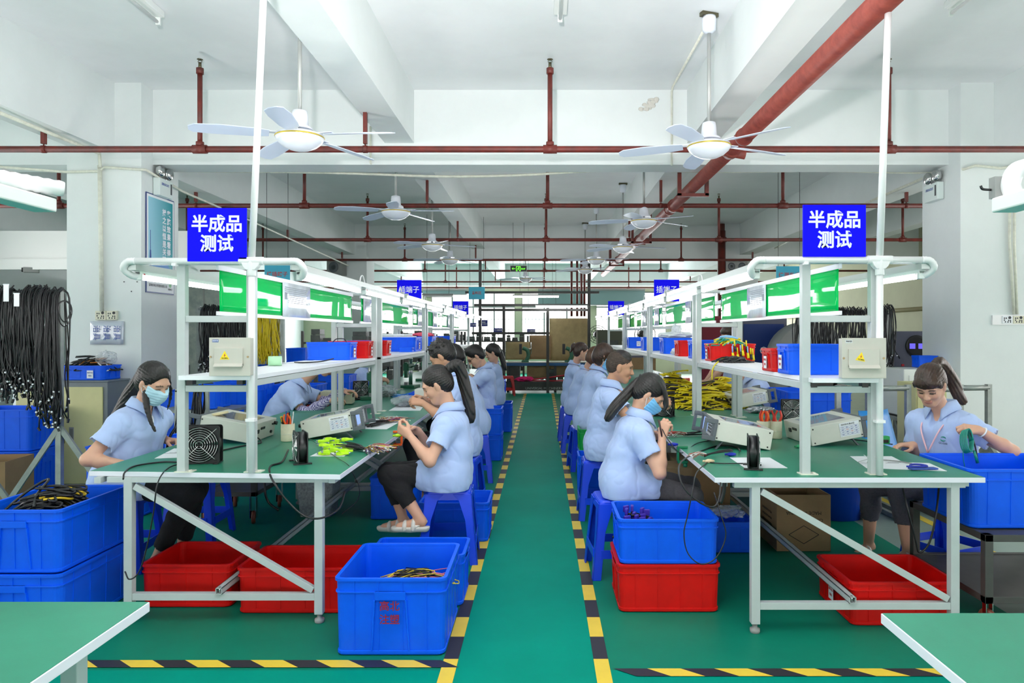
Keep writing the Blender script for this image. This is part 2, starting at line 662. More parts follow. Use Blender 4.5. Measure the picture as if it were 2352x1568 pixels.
t = thing('main_sprinkler_pipe', 'thick worn red main pipe running lengthwise under the right ceiling beam', 'pipe', (1.66, 0, 3.07))
MB().tube([(0.0, 0.4, 0), (0, 19.5, 0)], 0.066, 24).build('pipe_run', PIPEW, t)
cl = MB()
for Y in (6.3, 9.07, 12.35, 15.7):
    cl.tube([(0, Y - 0.05, 0), (0, Y + 0.05, 0)], 0.08, 20)
    cl.tube([(-0.06, Y, -0.02), (0.12, Y, -0.05)], 0.04, 12)
for Y in (5.9, 9.35, 12.6):
    cl.tube([(0, Y - 0.015, 0), (0, Y + 0.015, 0)], 0.074, 20)
cl.each('coupling', PIPEW, t)
for Y in (7.9, 12.0, 16.0):
    s = MB()
    for x in (-0.15, 0.15):
        s.box(x - 0.02, x + 0.02, Y - 0.02, Y + 0.02, -0.1, CZ - 3.074)
    s.box(-0.17, 0.17, Y - 0.02, Y + 0.02, -0.11, -0.075)
    s.build('bracket', PIPE, t)
t = thing('standpipe', 'thick vertical red standpipe behind the right bench lights', 'pipe', (4.0, 16.0, 0))
MB().tube([(0, 0, 0), (0, 0, 3.75)], 0.085, 16).build('pipe_run', PIPE, t)
MB().tube([(0, 0, 3.5), (0, 0, 3.6)], 0.11, 16).tube([(0, 0, 3.6), (0, 0, 3.9)], 0.07, 12).build('coupling', PIPE, t)

# ---------------------------------------------------------------- conduits, lamps on ceiling, emergency lights
def pipe_thing(name, label, cat, pts, r, m=PVCOLD, n=8, group=None, sp=0):
    P = spline(pts, sp) if sp else pts
    return tag(MB().tube(P, r, n).build(name, m), label, cat, group)


k_ = 7.70
pipe_thing('hanging_conduit', 'pale sagging conduit strung across the first cross beam between both columns', 'conduit',
           [W(375, 392, k_), W(600, 394, k_), W(800, 398, k_), W(1010, 405, k_), W(1200, 402, k_), W(1400, 391, k_), W(1650, 394, k_), W(1900, 392, k_), W(2110, 396, k_), W(2195, 382, 7.3)], 0.014, sp=6)
pipe_thing('hanging_conduit', 'upper white conduit along the first cross beam under the sprinkler pipe', 'conduit',
           [W(375, 387, 7.66), W(900, 386, 7.66), W(1500, 386, 7.66), W(2110, 388, 7.66)], 0.012)
pipe_thing('hanging_conduit', 'white conduit bent down the right end of the white beam face', 'conduit',
           [W(1622, 60, 5.6), W(1545, 200, 7.2), W(1543, 210, 7.27), W(1543, 378, 7.27), W(1540, 384, 7.7)], 0.011)
pipe_thing('hanging_conduit', 'thin white conduit down the cross beam left of the ceiling panel', 'conduit',
           [W(851, 290, 7.27), W(851, 374, 7.27), W(870, 395, 7.7)], 0.011)
pipe_thing('hanging_conduit', 'thick pale conduit running along the left outer beam to the column', 'conduit',
           [W(-60, 235, 5.35), W(228, 352, 7.05), W(230, 380, 7.05), W(230, 385, 7.05)], 0.016)
pipe_thing('hanging_conduit', 'white vertical conduit down the left column to the wall sockets', 'conduit',
           [W(229, 380, 7.06), W(231, 500, 7.06), W(234, 715, 7.06)], 0.02)
pipe_thing('hanging_conduit', 'pale conduit wrapped around the top of the left column', 'conduit',
           [W(-40, 380, 6.9), W(150, 395, 7.07), W(228, 393, 7.06), W(240, 384, 7.06), W(335, 390, 7.06), W(420, 440, 7.85), W(560, 500, 10.0), W(800, 610, 15.8)], 0.013)
pipe_thing('hanging_conduit', 'white vertical conduit at the near corner of the right column', 'conduit',
           [W(2197, 395, 7.4), W(2197, 640, 7.4), W(2192, 900, 7.4)], 0.018)
pipe_thing('hanging_conduit', 'left one of two conduits to the socket strip on the right column', 'conduit',
           [W(2319, 440, 7.06), W(2319, 560, 7.06), W(2329, 722, 7.06)], 0.013)
pipe_thing('hanging_conduit', 'right one of two conduits to the socket strip on the right column', 'conduit',
           [W(2330, 440, 7.06), W(2330, 560, 7.06), W(2336, 722, 7.06)], 0.013)
pipe_thing('hanging_conduit', 'pale conduit wrapped around the top of the right column', 'conduit',
           [W(2130, 400, 7.85), W(2215, 388, 7.06), W(2240, 380, 7.06), W(2300, 386, 7.06), W(2380, 372, 7.06)], 0.013)
pipe_thing('hanging_conduit', 'white conduit along the right outer beam beyond the column', 'conduit',
           [W(2130, 405, 8.0), W(1900, 505, 11.5), W(1780, 570, 16.0)], 0.016)
pipe_thing('hanging_conduit', 'long conduit along the lower right wall behind the column', 'conduit',
           [(8.56, 13.5, 2.02), (8.56, 25, 2.02)], 0.05, mat('brown_conduit', (150, 140, 104), 0.5))


def unlit_lamp(label, loc, rz, Lg=1.25):
    t = thing('ceiling_lamp', label, 'lamp', loc, rz, 'unlit ceiling lamps')
    MB().box(-0.05, 0.05, -Lg / 2, Lg / 2, -0.05, 0).build('batten', BATTEN, t, bevel=0.006)
    MB().tube([(0, -Lg / 2 + 0.02, -0.085), (0, Lg / 2 - 0.02, -0.085)], 0.014, 10).build('tube', BATTEN, t)
    for s in (-1, 1):
        MB().box(-0.018, 0.018, s * Lg / 2 - 0.012, s * Lg / 2 + 0.012, -0.105, -0.02).build('lamp_holder', BATTEN, t, bevel=0.004)


unlit_lamp('unlit ceiling tube lamp at the upper left corner', (W(355, 25, 5.45).x, 4.9, CZ), 0.02)
unlit_lamp('unlit ceiling tube lamp at the top centre', (W(1287, 25, 5.4).x, 4.85, CZ), 0)
unlit_lamp('unlit ceiling tube lamp in the shadow at the upper right', (W(2215, 30, 5.2).x, 4.75, CZ), 0)


def emergency(label, p, rz):
    t = thing('emergency_light', label, 'emergency light', p, rz, 'twin head emergency lights on the columns')
    MB().box(-0.13, 0.13, -0.07, 0, -0.1, 0.08).build('housing', mat('emergency_white', (222, 232, 230), 0.4), t, bevel=0.008)
    MB().box(0.085, 0.105, -0.074, -0.069, -0.06, 0.05).build('indicator_panel', INK, t)
    text('消防应急灯', 0.03, INKB, t, (-0.02, -0.0715, 0.02))
    for sx in (-1, 1):
        h = MB().lathe([(0.03, 0.05), (0.055, 0.03), (0.062, 0.0), (0.055, -0.012)], 16, (sx * 0.08, -0.06, 0.15), (0.15 * sx, 1, 0.1))
        h.ball((sx * 0.08, -0.065, 0.15), (0.055, 0.025, 0.055), 12, 8)
        h.tube([(sx * 0.07, -0.03, 0.07), (sx * 0.08, -0.03, 0.13)], 0.012, 8)
        h.build('lamp_head', CHROME, t)
    return t


emergency('twin head emergency light on the left column above the poster', (-3.95, 7.42, W(360, 425, 7.3).z), math.pi / 2)
emergency('twin head emergency light on the right column', (4.125, 7.5, W(2150, 440, 7.5).z), -math.pi / 2)

# column furniture
def socket_plate(p, x, z, w, m, h=0.075):
    s = MB().box(x - w / 2, x + w / 2, -0.028, 0, z - h / 2, z + h / 2).build('socket_plate', m, p, bevel=0.004)
    k = MB()
    for dx, dz in ((-0.3, 0.2), (-0.12, 0.2), (-0.3, -0.05), (0.12, -0.1), (0.3, -0.1), (-0.2, -0.28), (0.05, -0.3), (0.3, -0.3)):
        k.box(x + dx * w - 0.005, x + dx * w + 0.005, -0.0295, -0.028, z + dz * h - 0.007, z + dz * h + 0.007)
    k.lathe([(0.014, 0), (0.014, 0.002)], 12, (x + 0.22 * w, -0.0295, z + 0.27 * h), (0, -1, 0))
    k.build('socket_hole', INK, s)


CREAM = mat('cream_plastic', (222, 218, 196), 0.4)
p = W(243, 724, 7.06)
t = thing('wall_socket', 'double cream wall socket on the left column under the conduit', 'socket', (p.x, 7.09, p.z))
socket_plate(t, -0.055, 0, 0.105, CREAM, 0.09)
socket_plate(t, 0.055, 0, 0.105, CREAM, 0.09)
p = W(2340, 734, 7.06)
t = thing('wall_socket', 'long white socket strip on the right column', 'socket', (p.x, 7.09, p.z))
socket_plate(t, -0.11, 0, 0.1, mat('switch_white', (236, 238, 244), 0.4))
socket_plate(t, 0.0, 0, 0.1, CREAM)
socket_plate(t, 0.105, 0, 0.1, mat('socket_yellowed', (214, 206, 160), 0.4))
MB().box(-0.25, 0.18, -0.02, 0, -0.05, 0.045).build('back_box', PVC, t)

p = W(243, 764, 7.06)
t = thing('wall_notice', 'silvery plastic notice taped below the sockets on the left column', 'notice', (p.x, 7.085, p.z))
MB().grid(9, 5, lambda u, v: Vector(((u - 0.5) * 0.33, -0.008 - 0.006 * math.sin(u * 9) * math.cos(v * 5), (v - 0.5) * 0.23))).build('sheet', mat('silver_sleeve', (200, 206, 220), 0.15, coat=1.0), t, solid=0.002)
for x, s in ((-0.1, '工具'), (0.0, '治具'), (0.1, '区')):
    text('治具', 0.075, INKB, t, (x * 1.0, -0.018, 0), (math.pi / 2, math.pi / 2, 0))

# poster on the side face of the left column (faces the aisle)
CP = -3.955
t = thing('wall_poster', 'tall teal slogan poster on the side of the left column', 'poster', (CP + 0.004, 7.43, 0), math.pi / 2)
z0, z1 = W(375, 672, 7.45).z, W(375, 455, 7.45).z
PH, PW = z1 - z0, 0.52
MB().box(-PW / 2 - 0.012, PW / 2 + 0.012, -0.006, 0, z0 - 0.012, z1 + 0.012).build('poster_frame', mat('poster_edge', (50, 70, 130), 0.4), t)
MB().box(-PW / 2, PW / 2, -0.008, 0, z0, z1).build('border', PAPER, t)
pm = bpy.data.materials.new('poster_print')
pm.use_nodes = True
_nt = pm.node_tree
_tc = _nt.nodes.new('ShaderNodeTexCoord')
_sp = _nt.nodes.new('ShaderNodeSeparateXYZ')
_rp = _nt.nodes.new('ShaderNodeValToRGB')
_nt.links.new(_tc.outputs['Generated'], _sp.inputs[0])
_nt.links.new(_sp.outputs[0], _rp.inputs[0])
_rp.color_ramp.elements[0].color = lin((160, 214, 234)) + (1,)
_rp.color_ramp.elements[1].color = lin((20, 150, 160)) + (1,)
_nt.links.new(_rp.outputs[0], _nt.nodes['Principled BSDF'].inputs['Base Color'])
_nt.nodes['Principled BSDF'].inputs['Roughness'].default_value = 0.25
MB().box(-PW / 2 + 0.025, PW / 2 - 0.025, -0.0095, 0, z0 + PH * 0.17, z1 - 0.025).build('picture', pm, t)
for q, (x, s) in enumerate(((0.135, '实施效果看得见'), (0.045, '持之以恒是关键'))):
    for n, ch in enumerate(s):
        text(ch, 0.075, SIGNW, t, (x + 0.02, -0.0105, z1 - 0.15 - n * 0.082), bold=0.002)
# skyline of the printed picture: mast, tower cone and domed roof
sk = MB()
sk.box(-0.205, -0.197, -0.0108, -0.0098, z0 + 0.33, z0 + 0.62)
sk.prism([(-0.225, z0 + 0.2), (-0.175, z0 + 0.2), (-0.19, z0 + 0.42), (-0.21, z0 + 0.42)], 0.0098, 0.0108, M=Matrix.Rotation(math.pi / 2, 4, 'X'))
sk.build('printed_mast', INKB, t)
MB().prism([(-0.17, z0 + 0.2), (0.2, z0 + 0.2), (0.16, z0 + 0.28), (0.05, z0 + 0.33), (-0.08, z0 + 0.34), (-0.17, z0 + 0.32)], 0.0097, 0.0103, M=Matrix.Rotation(math.pi / 2, 4, 'X')).build('printed_dome', mat('print_blue', (60, 130, 196), 0.4), t)
for n, (cc, dz) in enumerate((((240, 170, 60), 0.155), ((120, 110, 190), 0.172))):
    MB().tube(spline([(-PW / 2 + 0.01, -0.011, z0 + PH * dz + 0.05), (-0.05, -0.011, z0 + PH * dz + 0.0), (PW / 2 - 0.02, -0.011, z0 + PH * dz + 0.035)], 6), 0.008, 5).build('printed_ribbon', mat('ribbon_%d' % n, cc, 0.4), t)
text('深圳市电子科技有限公司', 0.032, INK, t, (-0.055, -0.0105, z0 + 0.065))
MB().lathe([(0.024, 0), (0.024, 0.002)], 16, (0.185, -0.009, z0 + 0.085), (0, -1, 0)).build('emblem', mat('logo_green', (110, 180, 120), 0.4), t)
text('智联电子', 0.022, INK, t, (0.185, -0.0105, z0 + 0.04))

# faded pencil marks and drill holes on the columns
h = MB()
for px, py in ((285, 647), (315, 647), (302, 669)):
    q = W(px, py, 7.088)
    h.lathe([(0.006, 0), (0.006, 0.003)], 8, q, (0, -1, 0))
tag(h.build('drill_holes', INK), 'three dark drill holes on the left column face', 'hole')
# painted-out stain on the white beam face
st = MB()
rnd = random.Random(4)
for _ in range(26):
    px, py = 1490 + rnd.gauss(0, 9), 240 + rnd.gauss(0, 8)
    q = W(px, py, 7.297)
    st.ball(q, (rnd.uniform(.01, .035), 0.002, rnd.uniform(.008, .025)), 8, 4)
tag(st.build('paint_stain', mat('stain_grey', (208, 204, 196), 0.9)), 'patchy grey damp stain on the white beam face', 'stain', kind='stuff')

# ---------------------------------------------------------------- hazard tape on the floor
def aisle_tape(x, w, y0, y1, label, side):
    mb = MB()
    y, n = y0, 0
    while y < y1:
        e = min(y + 0.236, y1)
        mb.box(x - w / 2, x + w / 2, y, e, 0.0005, 0.003, n % 2)
        y, n = e, n + 1
    tag(mb.build('floor_tape', [BLACKT, YELLOW]), label, 'floor tape', 'hazard tapes on the floor')


def cross_tape(x0, x1, y0, y1, label):
    mb = MB()
    x, n, st_, sl = x0, 0, 0.145, 0.09
    while x < x1:
        e = min(x + st_, x1)
        vs = [(x, y1, 0.0035), (e, y1, 0.0035), (min(e + sl, x1 + sl), y0, 0.0035), (x + sl, y0, 0.0035)]
        mb.add(vs, [(3, 2, 1, 0)], n % 2)
        x, n = e, n + 1
    tag(mb.build('floor_tape', [BLACKT, YELLOW]), label, 'floor tape', 'hazard tapes on the floor')


aisle_tape(-0.405, 0.065, 2.73, 17.6, 'lengthwise black and yellow tape on the left edge of the aisle', -1)
aisle_tape(0.262, 0.065, 2.73, 17.6, 'lengthwise black and yellow tape on the right edge of the aisle', 1)
cross_tape(-2.6, -0.45, 3.12, 3.19, 'diagonally striped tape crossing the floor left of the aisle')
cross_tape(0.31, 2.2, 3.04, 3.11, 'diagonally striped tape crossing the floor right of the aisle')
yl = MB()
yl.box(2.95, 3.02, 3.3, 9, 0.0005, 0.002)
tag(yl.build('floor_tape', YELLOW), 'plain yellow floor line on the bare concrete at the right', 'floor tape', 'hazard tapes on the floor')
yl = MB().box(-3.3, -3.24, 4.2, 9, 0.0005, 0.002)
tag(yl.build('floor_tape', YELLOW), 'plain yellow floor line on the green floor left of the benches', 'floor tape', 'hazard tapes on the floor')

# ---------------------------------------------------------------- ceiling fans
def make_fan(label, x, Y, z, ang, dia=1.4, tilt=0.0):
    t = thing('ceiling_fan', label, 'ceiling fan', (x, Y, z), ang, 'white ceiling fans')
    FW = mat('fan_white', (226, 230, 240), 0.3)
    FB = mat('fan_blade', (206, 216, 236), 0.35)
    MB().lathe([(0.02, -0.075), (0.07, -0.066), (0.115, -0.045), (0.15, -0.015), (0.165, 0.01), (0.16, 0.035), (0.12, 0.05), (0.05, 0.055)], 32).build('motor', FW, t)
    MB().lathe([(0.166, 0.012), (0.168, 0.015), (0.168, 0.02), (0.165, 0.023)], 32).build('gold_band', mat('gold_trim', (206, 180, 70), 0.3, metal=0.6), t)
    MB().lathe([(0.09, 0.07), (0.085, 0.085), (0.06, 0.1), (0.055, 0.17), (0.05, 0.2), (0.02, 0.21)], 24).build('lower_cover', FW, t)
    MB().tube([(0, 0, 0.05), (0, 0, CZ - z - 0.03)], 0.014, 10).build('rod', mat('rod_grey', (176, 178, 176), 0.4, metal=0.4), t)
    MB().lathe([(0.02, CZ - z - 0.16), (0.05, CZ - z - 0.14), (0.055, CZ - z - 0.05), (0.05, CZ - z - 0.03)], 20).build('canopy', FW, t)
    MB().box(-0.07, 0.07, -0.025, 0.025, CZ - z - 0.03, CZ - z).build('ceiling_hook', BRASS, t)
    for n in range(5):
        a = 2 * math.pi * n / 5
        Rm = Matrix.Rotation(a, 3, 'Z')
        b = MB()
        outl = [(0.2, -0.045), (0.3, -0.062), (0.55, -0.07), (dia / 2 - 0.03, -0.06), (dia / 2, -0.03), (dia / 2, 0.02), (dia / 2 - 0.04, 0.05), (0.5, 0.062), (0.28, 0.05), (0.2, 0.04)]
        up = [Rm @ Vector((px, py, 0.032 + py * 0.22 - 0.02 * (px / 0.7) ** 2)) for px, py in outl]
        dn = [v - Vector((0, 0, 0.005)) for v in up]
        b.loft([dn, up])
        bo = b.build('blade', FB, t)
        br = MB().obox(Rm @ Vector((0.19, 0, 0.036)), (0.12, 0.05, 0.006), Rm)
        br.build('blade_bracket', FW, bo)
    return t


R_ = math.radians
for lab, x, Y, z, a in (
        ('ceiling fan nearest on the left, in front of the white pole', -1.686, 5.0, 2.80, R_(-12)),
        ('ceiling fan nearest on the right, below the thick red pipe', 1.29, 5.55, 2.88, R_(20)),
        ('second ceiling fan on the left row behind the first cross beam', -1.70, 8.35, 2.85, R_(-10)),
        ('second ceiling fan on the right row', 1.29, 9.1, 2.86, R_(30)),
        ('third ceiling fan on the left row', -1.76, 11.5, 2.85, R_(8)),
        ('third ceiling fan on the right row', 1.33, 11.8, 2.85, R_(0)),
        ('fourth ceiling fan on the left row, partly behind a pipe', -1.78, 13.9, 2.86, R_(50)),
        ('fourth ceiling fan on the right row, left of the big pipe end', 1.05, 13.9, 2.86, R_(40)),
        ('farthest ceiling fan at the right', 0.96, 16.0, 2.86, R_(14)),
        ('small far ceiling fan under the exit sign', -0.43, 18.6, 2.86, R_(26))):
    make_fan(lab, x, Y, z, a)

# ---------------------------------------------------------------- benches
TZ = 0.762
LX0, LX1 = -2.28, -0.99
RX0, RX1 = 0.83, 2.13
LEG = 0.042


def make_table(label, x0, x1, y0, y1, slant=0.0, braces=True, flip=1, feet=True):
    t = thing('workbench', label, 'workbench', ((x0 + x1) / 2, y0, 0), 0, 'green topped workbenches')
    w, d = x1 - x0, y1 - y0
    a, b = -w / 2, w / 2
    poly = [(a, slant), (b, 0), (b, d), (a, d)]
    MB().prism(poly, TZ - 0.026, TZ - 0.0015).build('edge_band', EDGE, t, bevel=0.0015)
    MB().prism([(a + 0.003, slant + 0.003), (b - 0.003, 0.003), (b - 0.003, d - 0.003), (a + 0.003, d - 0.003)], TZ - 0.003, TZ).build('tabletop', TOPM, t)
    lx = (a + 0.205, b - 0.13)
    ly = (0.045 + slant * 0.5, d - 0.1)
    for y in ly:
        for x in lx:
            lg = MB().box(x - LEG / 2, x + LEG / 2, y - LEG / 2, y + LEG / 2, 0.045, TZ - 0.028)
            lo = lg.build('leg', ALU, t, bevel=0.003)
            if feet:
                MB().lathe([(0.022, 0.0), (0.024, 0.006), (0.024, 0.02), (0.012, 0.024), (0.012, 0.045)], 16, (x, y, 0)).build('levelling_foot', GREYB, lo)
        MB().box(lx[0] + LEG / 2, lx[1] - LEG / 2, y - 0.017, y + 0.017, 0.115, 0.15).build('crossbar', ALU, t, bevel=0.002)
        MB().box(a + 0.1, b - 0.08, y - 0.02, y + 0.02, TZ - 0.056, TZ - 0.027).build('apron', ALU, t, bevel=0.002)
        if braces:
            p = Vector((lx[0] + 0.03, y - 0.002, TZ - 0.075))
            q = Vector((lx[1] - 0.03, y - 0.002, 0.165))
            MB().bar(p, q, 0.032, 0.03, up=(0, 1, 0)).build('diagonal_brace', ALU, t, bevel=0.002)
    for x in (a + 0.06, b - 0.06):
        MB().box(x - 0.016, x + 0.016, 0.06, d - 0.03, TZ - 0.056, TZ - 0.027).build('side_rail', ALU, t)
    # long stretcher: an open square tube running lengthwise at the crossbars' middle
    s = MB()
    xm = 0.02 * flip
    for q in ((-0.016, -0.013, -0.016, 0.016), (0.013, 0.016, -0.016, 0.016), (-0.016, 0.016, -0.016, -0.013), (-0.016, 0.016, 0.013, 0.016)):
        s.box(xm + q[0], xm + q[1], ly[0] - 0.03, ly[1] + 0.02, 0.166 + q[2], 0.166 + q[3])
    so = s.build('stretcher', ALU, t)
    MB().lathe([(0.006, 0), (0.006, 0.03)], 8, (xm, ly[0] - 0.015, 0.152)).build('bolt', CHROME, so)
    return t


UL = [3.526, 6.24, 8.86, 11.52, 14.2]
UR = [3.45, 6.02, 8.6, 11.3, 14.0]
ORD = ('first', 'second', 'third', 'farthest')
for n in range(4):
    make_table('%s green topped workbench of the left row' % ORD[n], LX0, LX1, UL[n], UL[n + 1] - 0.012, 0.09 if n == 0 else 0)
    make_table('%s green topped workbench of the right row' % ORD[n], RX0, RX1, UR[n], UR[n + 1] - 0.012, 0, flip=1)
make_table('foreground workbench corner at the lower left', LX0, -1.01, -0.6, 1.85, 0, braces=False)
make_table('foreground workbench corner at the lower right', 0.837, RX1, -0.6, 1.775, 0, braces=False)


# ---------------------------------------------------------------- racks on the benches
SHZ = 1.246


def make_rack(label, cx, y0, y1, first, hw=0.173, shz=SHZ, board=True):
    t = thing('bench_rack', label, 'shelf rack', (cx, y0, TZ), 0, 'white steel racks standing on the workbenches')
    d = y1 - y0
    Z = lambda z: z - TZ
    h = 0.0205
    for y in (h, d - h):
        for sx in (-1, 1):
            po = MB().box(sx * hw - h, sx * hw + h, y - h, y + h, 0.004, Z(1.795)).build('post', ALU, t, bevel=0.002)
            bp = MB().box(sx * hw - 0.03, sx * hw + 0.055, y - 0.03, y + 0.03, 0.0, 0.005)
            bp.lathe([(0.006, 0.005), (0.006, 0.01)], 8, (sx * hw + 0.04, y, 0)).lathe([(0.006, 0.005), (0.006, 0.01)], 8, (sx * hw + 0.04, y - 0.018, 0))
            bp.build('base_plate', PVCOLD, po)
        for z in (1.525, 1.178):
            MB().box(-hw + h, hw - h, y - 0.017, y + 0.017, Z(z) - 0.016, Z(z) + 0.016).build('cross_rail', ALU, t, bevel=0.002)
        MB().box(-0.43, 0.43, y - 0.012, y + 0.012, Z(1.795), Z(1.812)).build('lamp_arm', ALU, t)
    for sx in (-1, 1):
        MB().box(sx * hw - 0.014, sx * hw + 0.014, 2 * h, d - 2 * h, Z(shz) - 0.057, Z(shz) - 0.024).build('side_rail', ALU, t, bevel=0.002)
        rl = MB().box(sx * 0.405 - 0.02, sx * 0.405 + 0.02, -0.02, d + 0.02, Z(1.767), Z(1.796))
        rl.box(sx * 0.405 - 0.006, sx * 0.405 + 0.006, -0.02, d + 0.02, Z(1.796), Z(1.803))
        rl.build('lamp_rail', RAIL, t)
    MB().box(-0.158, 0.19 if cx < 0 else 0.16, -0.055 if first else 0.0, d + (0.0 if first else 0.02), Z(shz) - 0.022, Z(shz)).build('shelf_board', SHELF, t, bevel=0.0015)
    br = MB()
    for x in (-0.13, 0.12):
        br.box(x - 0.015, x + 0.015, 0.0, 0.04, Z(shz) - 0.048, Z(shz) - 0.022)
    br.each('shelf_bracket', BLACKP, t)
    return t


def green_board(label, cx, y0, y1, docs, seed, cut=None):
    t = thing('hanging_green_board', label, 'hanging board', (cx, y0, 0), 0, 'glossy green sheets hung along the racks')
    d = y1 - y0
    rnd = random.Random(seed)
    zt, zb = 1.775, 1.56
    ph = [rnd.uniform(0, 6) for _ in range(3)]

    def fn(u, v):
        y = d * u
        wv = 0.002 * math.sin(3.1 * y + ph[0]) * math.sin(3.0 * v) + 0.0014 * math.sin(7.3 * y + ph[1]) * v
        return Vector((wv, y, zb + (zt - zb) * v))
    MB().grid(60, 7, fn).build('film', GREENS, t, solid=0.0025)
    MB().box(-0.006, 0.006, -0.03, d + 0.02, zt - 0.004, zt + 0.022).build('top_strip', SHELF, t)
    MB().box(-0.006, 0.006, -0.03, d + 0.02, zb - 0.016, zb + 0.004).build('bottom_strip', SHELF, t)
    for a, b in docs:
        for sx in (-1, 1):
            s = MB().grid(6, 4, lambda u, v: Vector((sx * 0.009 + 0.002 * math.sin(9 * u), a + (b - a) * u, zb + (zt - zb) * v)))
            s.build('document_sleeve', CLEARS, t, solid=0.001)
        pr = MB()
        sx = 0.0125
        for kx in (-1, 1):
            for q in range(9):
                z = zt - 0.03 - 0.012 * q
                pr.box(min(kx * sx, kx * sx + kx * 0.0006), max(kx * sx, kx * sx + kx * 0.0006), a + 0.03 + (0.06 if q > 3 else 0), b - 0.04 - rnd.uniform(0, 0.08), z, z + 0.0035)
            pr.box(min(kx * sx, kx * sx + kx * 0.0006), max(kx * sx, kx * sx + kx * 0.0006), a + 0.03, a + 0.075, zb + 0.11, zb + 0.15)
        pr.build('printed_lines', mat('pale_print', (150, 154, 166), 0.6), t)
    return t


rl_ = [(3.575, 6.235), (6.40, 8.84), (8.98, 11.5), (11.64, 14.18)]
rr_ = [(3.515, 5.955), (6.06, 8.56), (8.7, 11.2), (11.35, 13.95)]
for n in range(4):
    make_rack('%s white steel shelf rack on the left bench row' % ORD[n], -1.625, rl_[n][0], rl_[n][1], n == 0)
    make_rack('%s white steel shelf rack on the right bench row' % ORD[n], 1.462, rr_[n][0], rr_[n][1], n == 0, 0.168, 1.237)
for n, docs in enumerate((((0.85, 1.38),), ((0.05, 0.35),), ((0.3, 0.7), (1.6, 2.1)), ((0.6, 1.4),))):
    a, b = rl_[n]
    green_board('%s glossy green sheet hung in the left row of racks' % ORD[n], -1.625, a + 0.05, b - 0.1, docs, n)
for n, docs in enumerate((((1.12, 1.55),), ((0.9, 1.2),), ((0.2, 0.6), (1.3, 1.8)), ((0.5, 1.2),))):
    a, b = rr_[n]
    green_board('%s glossy green sheet hung in the right row of racks' % ORD[n], 1.462, a + 0.03, b - 0.1, docs, 10 + n)


# ---------------------------------------------------------------- tube lamps on the rails
def make_tube(label, x, y, z, Lg=1.19):
    t = thing('tube_lamp', label, 'tube lamp', (x, y, z), 0, 'lit tube lamps along the racks')
    MB().prism([(-0.016, 0.02), (0.016, 0.02), (0.012, 0.002), (-0.012, 0.002)], 0, Lg, M=Matrix.Rotation(math.pi / 2, 4, 'X') @ Matrix.Scale(-1, 4, (0, 0, 1))).build('batten', BATTEN, t)
    MB().tube([(0, 0.02, -0.011), (0, Lg - 0.02, -0.011)], 0.0135, 12).build('tube', TUBE, t)
    for y0 in (0, Lg - 0.022):
        MB().box(-0.014, 0.014, y0, y0 + 0.022, -0.026, 0.016).build('end_cap', BATTEN, t, bevel=0.003)
    MB().box(0.0135, 0.0142, 0.03, 0.045, 0.0, 0.008).build('red_dot', INKR, t)
    return t


rows = [(-2.03, 'outer left', UL[0]), (-1.22, 'aisle side left', UL[0]), (1.057, 'aisle side right', UR[0]), (1.867, 'outer right', UR[0])]
NTH = ('nearest', 'second', 'third', 'fourth', 'fifth', 'sixth', 'seventh', 'eighth')
proto = None
for x, nm, y0 in rows:
    for j in range(8):
        lab = '%s lit tube lamp of the %s lamp row' % (NTH[j], nm)
        loc = (x, y0 + 0.08 + 1.31 * j, 1.748)
        if proto is None:
            proto = make_tube(lab, *loc)
        else:
            again(proto, lab, loc)


def loop_cord(label, x, y):
    pts = [(x, y - 0.06, 1.76), (x + 0.0, y - 0.03, 1.83), (x, y + 0.03, 1.845), (x, y + 0.08, 1.8), (x, y + 0.06, 1.752)]
    tag(MB().tube(spline(pts, 5), 0.004, 6).build('hanging_cable', PVC), label, 'cord', 'short white cords between tube lamps')


for x, nm, y0 in rows:
    for j in (1, 2, 3):
        loop_cord('white cord loop at the %s joint of the %s lamp row' % (NTH[j], nm), x, y0 + 0.025 + 1.31 * j)


# white conduit portals at the bench ends
def portal(label, cx, Y, xs, top, lean, hs=0.41):
    t = thing('conduit_portal', label, 'conduit portal', (cx, Y, 0))
    zc = 1.81
    MB().tube([(-hs + 0.02, 0, zc), (hs - 0.02, 0, zc)], 0.0165, 14).build('cross_conduit', PVC, t)
    MB().tube([(xs, 0, TZ + 0.004), (xs, 0, zc)], 0.0165, 14).build('lower_conduit', PVC, t)
    MB().tube([(xs, 0, zc), (xs + lean, top[0], top[1])], 0.0165, 14).build('pole', PVC, t)
    f = MB()
    f.tube([(xs - 0.06, 0, zc), (xs + 0.06, 0, zc)], 0.021, 16)
    f.tube([(xs, 0, zc - 0.075), (xs, 0, zc + 0.005)], 0.021, 16)
    f.prism([(-0.06, 0.018), (-0.035, -0.03), (-0.021, -0.045), (0.021, -0.045), (0.035, -0.03), (0.06, 0.018)], -0.019, 0.019, M=Matrix.Translation((xs, 0, zc)) @ Matrix.Rotation(math.pi / 2, 4, 'X'))
    f.build('tee_fitting', PVC, t, bevel=0.003)
    for sx in (-1, 1):
        e = spline([(sx * (hs - 0.03), 0, zc), (sx * (hs + 0.01), 0, zc - 0.004), (sx * (hs + 0.035), 0.01, zc - 0.035), (sx * (hs + 0.02), 0.045, zc - 0.065), (sx * (hs - 0.005), 0.09, zc - 0.072)], 6)
        MB().tube(e, [0.0165 + 0.0015 * (i % 2) for i in range(len(e))], 12).build('elbow', PVC, t)
    c = MB()
    for x, z in ((-hs * 0.45, zc), (hs * 0.4, zc)):
        c.box(x - 0.01, x + 0.01, -0.02, 0.01, z - 0.024, z - 0.012)
    c.box(xs - 0.024, xs + 0.02, -0.02, 0.02, 1.02, 1.034)
    c.each('clip', PVC, t)
    return t


